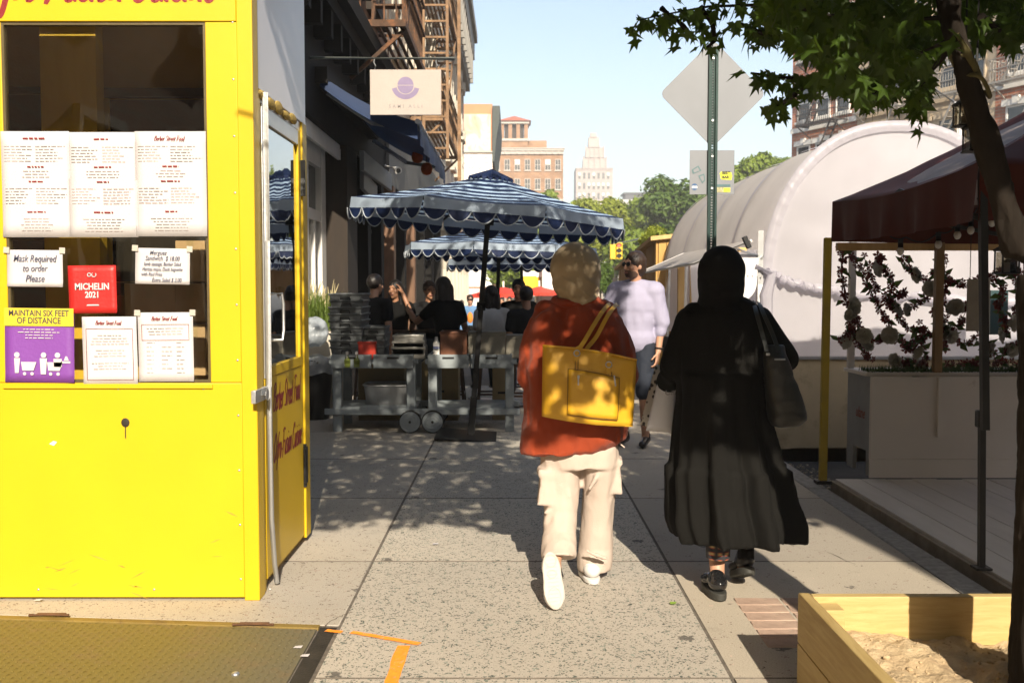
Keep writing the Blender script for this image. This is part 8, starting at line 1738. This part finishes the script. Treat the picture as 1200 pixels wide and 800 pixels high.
# shopping bags in her left hand
def shop_bag(label, pts, y, dp, m, name="shopping_bag", yw=.0):
    bl, br_, tr2, tl = [P(px, py, y) for px, py in pts]; c = (bl + br_) / 2; o = thing(name, label, "shopping bag", c, 0, "shopping bags in the left hand"); dv = V((.02, dp, 0))
    g_ = lambda p: p
    n = 10; F_ = [[bl.lerp(br_, i / n).lerp(tl.lerp(tr2, i / n), j / n) + V((0, -.012 * math.sin(math.pi * j / n) * math.sin(math.pi * i / n) + .004 * mnoise.noise(V((i, j, y))), 0)) for i in range(n + 1)] for j in range(n + 1)]
    B_ = [[p + dv for p in r] for r in F_]; mb = MB(); mb.loft(F_, caps=False, closed=False); mb.loft(B_, caps=False, closed=False); mb.loft([F_[0], B_[0]], caps=False, closed=False); mb.loft([[r[0] for r in F_], [r[0] + dv / 2 + V((.006, 0, 0)) for r in F_], [r[0] for r in B_]], caps=False, closed=False); mb.loft([[r[n] for r in F_], [r[n] + dv / 2 - V((.006, 0, 0)) for r in F_], [r[n] for r in B_]], caps=False, closed=False)
    q = mb.build("bag_paper", m, o, ang=30); s_ = q.modifiers.new("thick", 'SOLIDIFY'); s_.thickness = .002
    mb = MB(); h_ = J2['wriL'] + V((0, .02, -.06)); a, b2 = tl.lerp(tr2, .25), tl.lerp(tr2, .75); mb.tube([a, a.lerp(h_, .6), h_, b2.lerp(h_, .6), b2], .004, 6); mb.build("handle_cord", M_WHITE, o); return o
M_PB = mat("white_bag_paper", (.74, .73, .76, 1), .55, var=.02, bump=.06, bs=5)
so_ = shop_bag("plain white paper bag with faint cursive lettering beside the black dress", [(757, 504), (788, 507), (794, 438), (772, 441)], 5.06, .10, M_PB)
lettering([("Cali", 0, 0, .05, dict(shear=.4, squeeze=.9))], plane_matrix(P(786, 459, 5.04), (1, -.05, .05), (-.05, 0, 1)), mat("pale_grey_print", (.35, .34, .36, 1), .6), so_)
m_, t, b = nodes_of("spotted_bag"); vo = N(t, 'ShaderNodeTexVoronoi', Scale=44.0, Randomness=.9); t.links.new(coords(t, (1, .35, .8)), vo.inputs['Vector']); t.links.new(ramp(t, vo.outputs['Distance'], [(.34, (.03, .025, .022, 1)), (.44, (.62, .58, .50, 1))]), b.inputs['Base Color']); b.inputs['Roughness'].default_value = .5
shop_bag("black spotted cream bag behind the plain white bag", [(750, 497), (775, 505), (786, 432), (768, 428)], 5.20, .08, m_)
# ------------------------------------------------------------------ the street tree over the pavement
M_LN = mat_leaf("maple_leaf", (.024, .05, .008, 1), (.085, .15, .02, 1), .52)
M_BK2 = mat("mottled_bark", (.018, .014, .011, 1), .95, spec=.12, var=.45, vs=7, bump=.9, bs=30, grain=(1, 1, .35), dirt=((.036, .028, .014, 1), 4, .62))
tree = thing("street_tree", "leafy maple street tree growing from the pine box, overhanging the pavement", "tree", (1.63, 2.95, .15))
mb = MB(); yl = 2.95
mb.tube([(1.64, 2.95, .05), (1.635, 2.95, .30), (1.63, 2.95, .8), (1.63, 2.96, 1.25), (1.62, 2.97, 1.52)], [.15, .118, .108, .104, .108], 18)
A = [V((1.615, 2.97, 1.45)), P(1196, 290, 2.97), P(1172, 225, 2.96), P(1153, 160, 2.95), P(1133, 90, 2.94), P(1117, 30, 2.92), P(1104, -40, 2.9), V((1.15, 2.8, 2.95)), V((1.0, 2.6, 3.4)), V((.75, 2.3, 4.1)), V((.5, 2.0, 4.9))]
mb.tube(A, [.105, .052, .038, .033, .031, .030, .030, .046, .038, .024, .01], 14)
B = [V((1.64, 2.97, 1.45)), V((1.66, 2.98, 1.9)), V((1.68, 3.0, 2.3)), V((1.74, 3.02, 2.8)), V((1.9, 3.0, 3.5)), V((2.2, 2.9, 4.4)), V((2.5, 2.8, 5.2))]
mb.tube(B, [.10, .085, .078, .07, .055, .03, .012], 14)
me = remesh(mb, .0085, 2); wrinkle(me, .012, 26, 3, squash=(1, 1, .22), ridge=.7); wrinkle(me, .010, 7, 8, squash=(1, 1, .6)); me.transform(wm(tree).inverted()); me.materials.clear(); me.materials.append(M_BK2); me.polygons.foreach_set('use_smooth', [True] * len(me.polygons)); link("trunk", me, tree)
mb = MB()
for px, py, rr in ((1130, 75, .042), (1141, 98, .044)): c = P(px, py, 2.945); mb.tube([c + V((rr * math.cos(a), rr * math.sin(a) * .95, -.035 * math.cos(a) + .01 * math.sin(3 * a))) for a in np.linspace(0, 6.28, 25)], .007, 6, closed=True)
mb.tube([P(1122, 40, 2.885), P(1134, 62, 2.90), P(1144, 84, 2.905)], [.006, .012, .006], 6); mb.build("bark_scar", mat("yellow_bark", (.10, .085, .03, 1), .9, var=.3, vs=20, bump=.5), tree)
BR = [[A[7], V((.9, 3.2, 3.1)), V((.5, 3.5, 3.0)), V((.1, 3.6, 2.9))], [A[8], V((.4, 2.4, 3.5)), V((-.3, 2.2, 3.6)), V((-.9, 2.0, 3.9))], [A[8], V((1.0, 1.8, 3.7)), V((.9, 1.0, 3.9))], [B[4], V((2.5, 3.4, 3.7)), V((3.3, 3.6, 4.0)), V((4.2, 3.6, 4.3))], [B[3], V((2.3, 2.5, 3.2)), V((3.2, 2.1, 3.6)), V((4.4, 1.8, 4.0))], [B[5], V((2.6, 2.0, 5.2)), V((3.2, 1.4, 5.6))], [A[9], V((.4, 2.8, 4.8)), V((.0, 3.2, 5.5))], [A[9], V((.2, 1.6, 4.6)), V((-.6, 1.2, 5.2))]]
# twigs seen at the top of the picture
TW = [[(1112, 20, 2.92), (1040, 25, 3.2), (960, 18, 3.4), (890, 6, 3.6), (830, 8, 3.7), (775, 18, 3.75), (748, 24, 3.8)], [(820, 8, 3.7), (835, 28, 3.7), (838, 48, 3.7), (826, 58, 3.7)], [(775, 10, 3.75), (800, 30, 3.7), (812, 45, 3.7)], [(1120, 45, 2.93), (1060, 70, 3.3), (990, 92, 3.5), (930, 92, 3.6), (880, 86, 3.7)], [(960, 90, 3.5), (930, 112, 3.55), (908, 128, 3.6)], [(1120, 50, 2.93), (1085, 90, 3.2), (1075, 120, 3.3), (1072, 138, 3.3)],
      [(1000, 20, 3.3), (930, 45, 3.45), (895, 40, 3.5), (868, 28, 3.6)], [(1060, 70, 3.3), (1030, 105, 3.35), (1015, 122, 3.4)], [(1150, 20, 2.95), (1175, 40, 3.1), (1190, 60, 3.2)], [(960, 18, 3.4), (900, -10, 3.5), (780, -10, 3.7)]]
for t_ in BR: mb = MB(); mb.tube(t_, [.032, .024, .016, .008][:len(t_)], 7); mb.build("limb", M_BK2, tree)
mb = MB()
for t_ in TW: mb.tube([P(a, b, y) for a, b, y in t_], [max(.012 - .0018 * k, .0025) for k in range(len(t_))], 6)
mb.build("twigs", M_BK2, tree)
# a five-pointed leaf, tip along +X, hanging
def leaf_pts():
    out = []
    for a, r in ((0, 1.0), (22, .44), (48, .78), (78, .34), (112, .52), (150, .2), (180, .06), (210, .2), (248, .52), (282, .34), (312, .78), (338, .44)): out.append((r * math.cos(R(a)) * .62, r * math.sin(R(a)) * .58, -.10 * r * r + .05 * abs(math.sin(R(a * 2)))))
    return out
LP = leaf_pts(); lm = MB(); lm.add([(0, 0, .03)] + LP, [(0, i + 1, (i + 1) % 12 + 1) for i in range(12)]); LMESH = lm.mesh("leaf", M_LN, smooth=False)
rnd = random.Random(11)
def leaf_matrix(p, s, droop=None):
    az = rnd.uniform(0, 6.28); dr = rnd.uniform(.3, 1.35) if droop is None else droop; x = V((math.cos(az) * math.cos(dr), math.sin(az) * math.cos(dr), -math.sin(dr))); n = V((rnd.gauss(0, .5), rnd.gauss(-.2, .5), 1.0)); y = n.cross(x).normalized(); z = x.cross(y)
    return basis(p, x * s, y * s, z * s)
vis = []
def inpoly(x, y, poly):
    c = False; j = len(poly) - 1
    for i in range(len(poly)):
        (xi, yi), (xj, yj) = poly[i], poly[j]
        if (yi > y) != (yj > y) and x < (xj - xi) * (y - yi) / (yj - yi + 1e-9) + xi: c = not c
        j = i
    return c
MASS = [(905, -30), (1230, -30), (1215, 30), (1185, 55), (1160, 50), (1112, 64), (1100, 70), (1086, 128), (1070, 122), (1060, 108), (1020, 122), (985, 104), (950, 96), (960, 72), (925, 50), (880, 26)]
HOLES = [(935, 78, 10), (1010, 75, 11), (1048, 92, 12), (1090, 72, 10), (975, 62, 7), (1145, 35, 9), (1030, 58, 7), (1060, 40, 6)]
for k, (t_, n) in enumerate(zip(TW, (120, 18, 16, 110, 34, 34, 56, 28, 22, 20))):
    for i in range(n):
        f = rnd.random() ** .8 * (len(t_) - 1); j = min(int(f), len(t_) - 2); a, b = t_[j], t_[j + 1]; f -= j; px = a[0] + (b[0] - a[0]) * f + rnd.gauss(0, 9); py = a[1] + (b[1] - a[1]) * f + abs(rnd.gauss(0, 9)) - 2; y = a[2] + (b[2] - a[2]) * f + rnd.gauss(0, .12)
        if px > 1090 and 60 < py: continue
        vis.append((P(px, py, y), rnd.uniform(.05, .105)))
cnt = 0
while cnt < 1400:
    px, py = rnd.uniform(870, 1230), rnd.uniform(-30, 130)
    if not inpoly(px, py, MASS) or any((px - hx) ** 2 + (py - hy) ** 2 < r * r for hx, hy, r in HOLES): continue
    y = rnd.uniform(2.7, 4.4)
    if 1085 < px < 1200 and y < 3.02: continue
    vis.append((P(px, py, y), rnd.uniform(.055, .125))); cnt += 1
vis.sort(key=lambda q: -q[1] / q[0].y * (1 if (0 < to_px(q[0])[0] < 1200 and to_px(q[0])[1] > 0) else .01))
base_inv = wm(tree).inverted()
for p, s in vis[:295]: o = link("leaf", LMESH, tree); o.matrix_basis = base_inv @ leaf_matrix(p, s)
verts, faces = [], []; lv_ = np.array([(0, 0, .03)] + LP)
def add_leaf(M):
    b = len(verts)
    A_ = np.array(M); q = lv_ @ A_[:3, :3].T + A_[:3, 3]; verts.extend(map(tuple, q)); faces.extend((b, b + i + 1, b + (i + 1) % 12 + 1) for i in range(12))
for p, s in vis[295:]: add_leaf(leaf_matrix(p, s))
cot = math.cos(SUN_EL) / math.sin(SUN_EL); lat = SUND.x / SUND.y
def shade(gx, gy):
    """shade wanted on the ground at (gx, gy); unseen crown leaves are placed to cast it"""
    if 1.0 < gx < 1.35: edge = 5.0
    elif .8 < gx < 1.25: edge = 5.4
    elif .55 < gx < 1.5: edge = 5.75 + .25 * mnoise.noise(V((gx * 1.3, 0, 5)))
    else: edge = 6.05 + .45 * mnoise.noise(V((gx * 1.3, 0, 5)))
    if gx > 1.5: edge += .35
    if gx < -.75: edge += .25
    if gy < edge: return 0
    d = min(1, (gy - edge) / .55 + .25)
    hole = mnoise.noise(V((gx * 1.9 + 4, gy * 1.0, 1.0))) + .6 * mnoise.noise(V((gx * 4.2, gy * 2.2, 6.0)))
    if hole > .62: d *= .06
    elif hole > .50: d *= .4
    if .7 < gx < 1.6 and gy > 12.8: d = 0
    if -2.7 < gx < -1.3 and 15.4 < gy < 18.6: d = 0
    if gy > 15.6 and gx < .9: d *= .8
    elif gy > 12.6 and gx < .9: d *= .12
    elif gy > 13.4: d *= .5
    if gx > 1.6 and gy > 11.2: d = 0
    if .72 < gx < 1.3 and 10.2 < gy < 12.7: d = 0
    return d
n_try = 0; n_ok = 0
while n_ok < 40000 and n_try < 400000:  # out-of-view leaves set back along the sun ray to cast the wanted shade
    n_try += 1; gx, gy = rnd.uniform(-2.6, 5.4), rnd.uniform(5.9, 20.5)
    if rnd.random() > shade(gx, gy): continue
    ylo, yhi = max(.4, gy - 6.6 * cot), min(9.2, gy - 2.45 * cot)
    if yhi <= ylo: continue
    y = rnd.uniform(ylo, yhi); z = (gy - y) / cot; x = gx - lat * (gy - y)
    if z < 2.45 or z > 6.6 or abs(x - 1.5) > 4.4: continue
    p = V((x, y, z)); q = to_px(p)
    if q and -25 < q[0] < 1225 and -22 < q[1] < 820 and not (inpoly(q[0], q[1], MASS) and rnd.random() < .3): continue
    ok = True
    for yb_ in (4.66, 5.3):
        t_ = (yb_ - y) / SUND.y; xx, zz = x + SUND.x * t_, z + SUND.z * t_
        if -3.4 < xx < -1.12 and zz < 2.62: ok = False
    if not ok: continue
    add_leaf(leaf_matrix(p, rnd.uniform(.09, .15), rnd.uniform(.0, .8))); n_ok += 1
me = bpy.data.meshes.new("crown"); me.from_pydata(verts, [], faces); me.transform(base_inv); me.materials.append(M_LN); o = link("crown", me, tree); tag(o, kind='stuff')
bpy.data.scenes.remove(TMP)
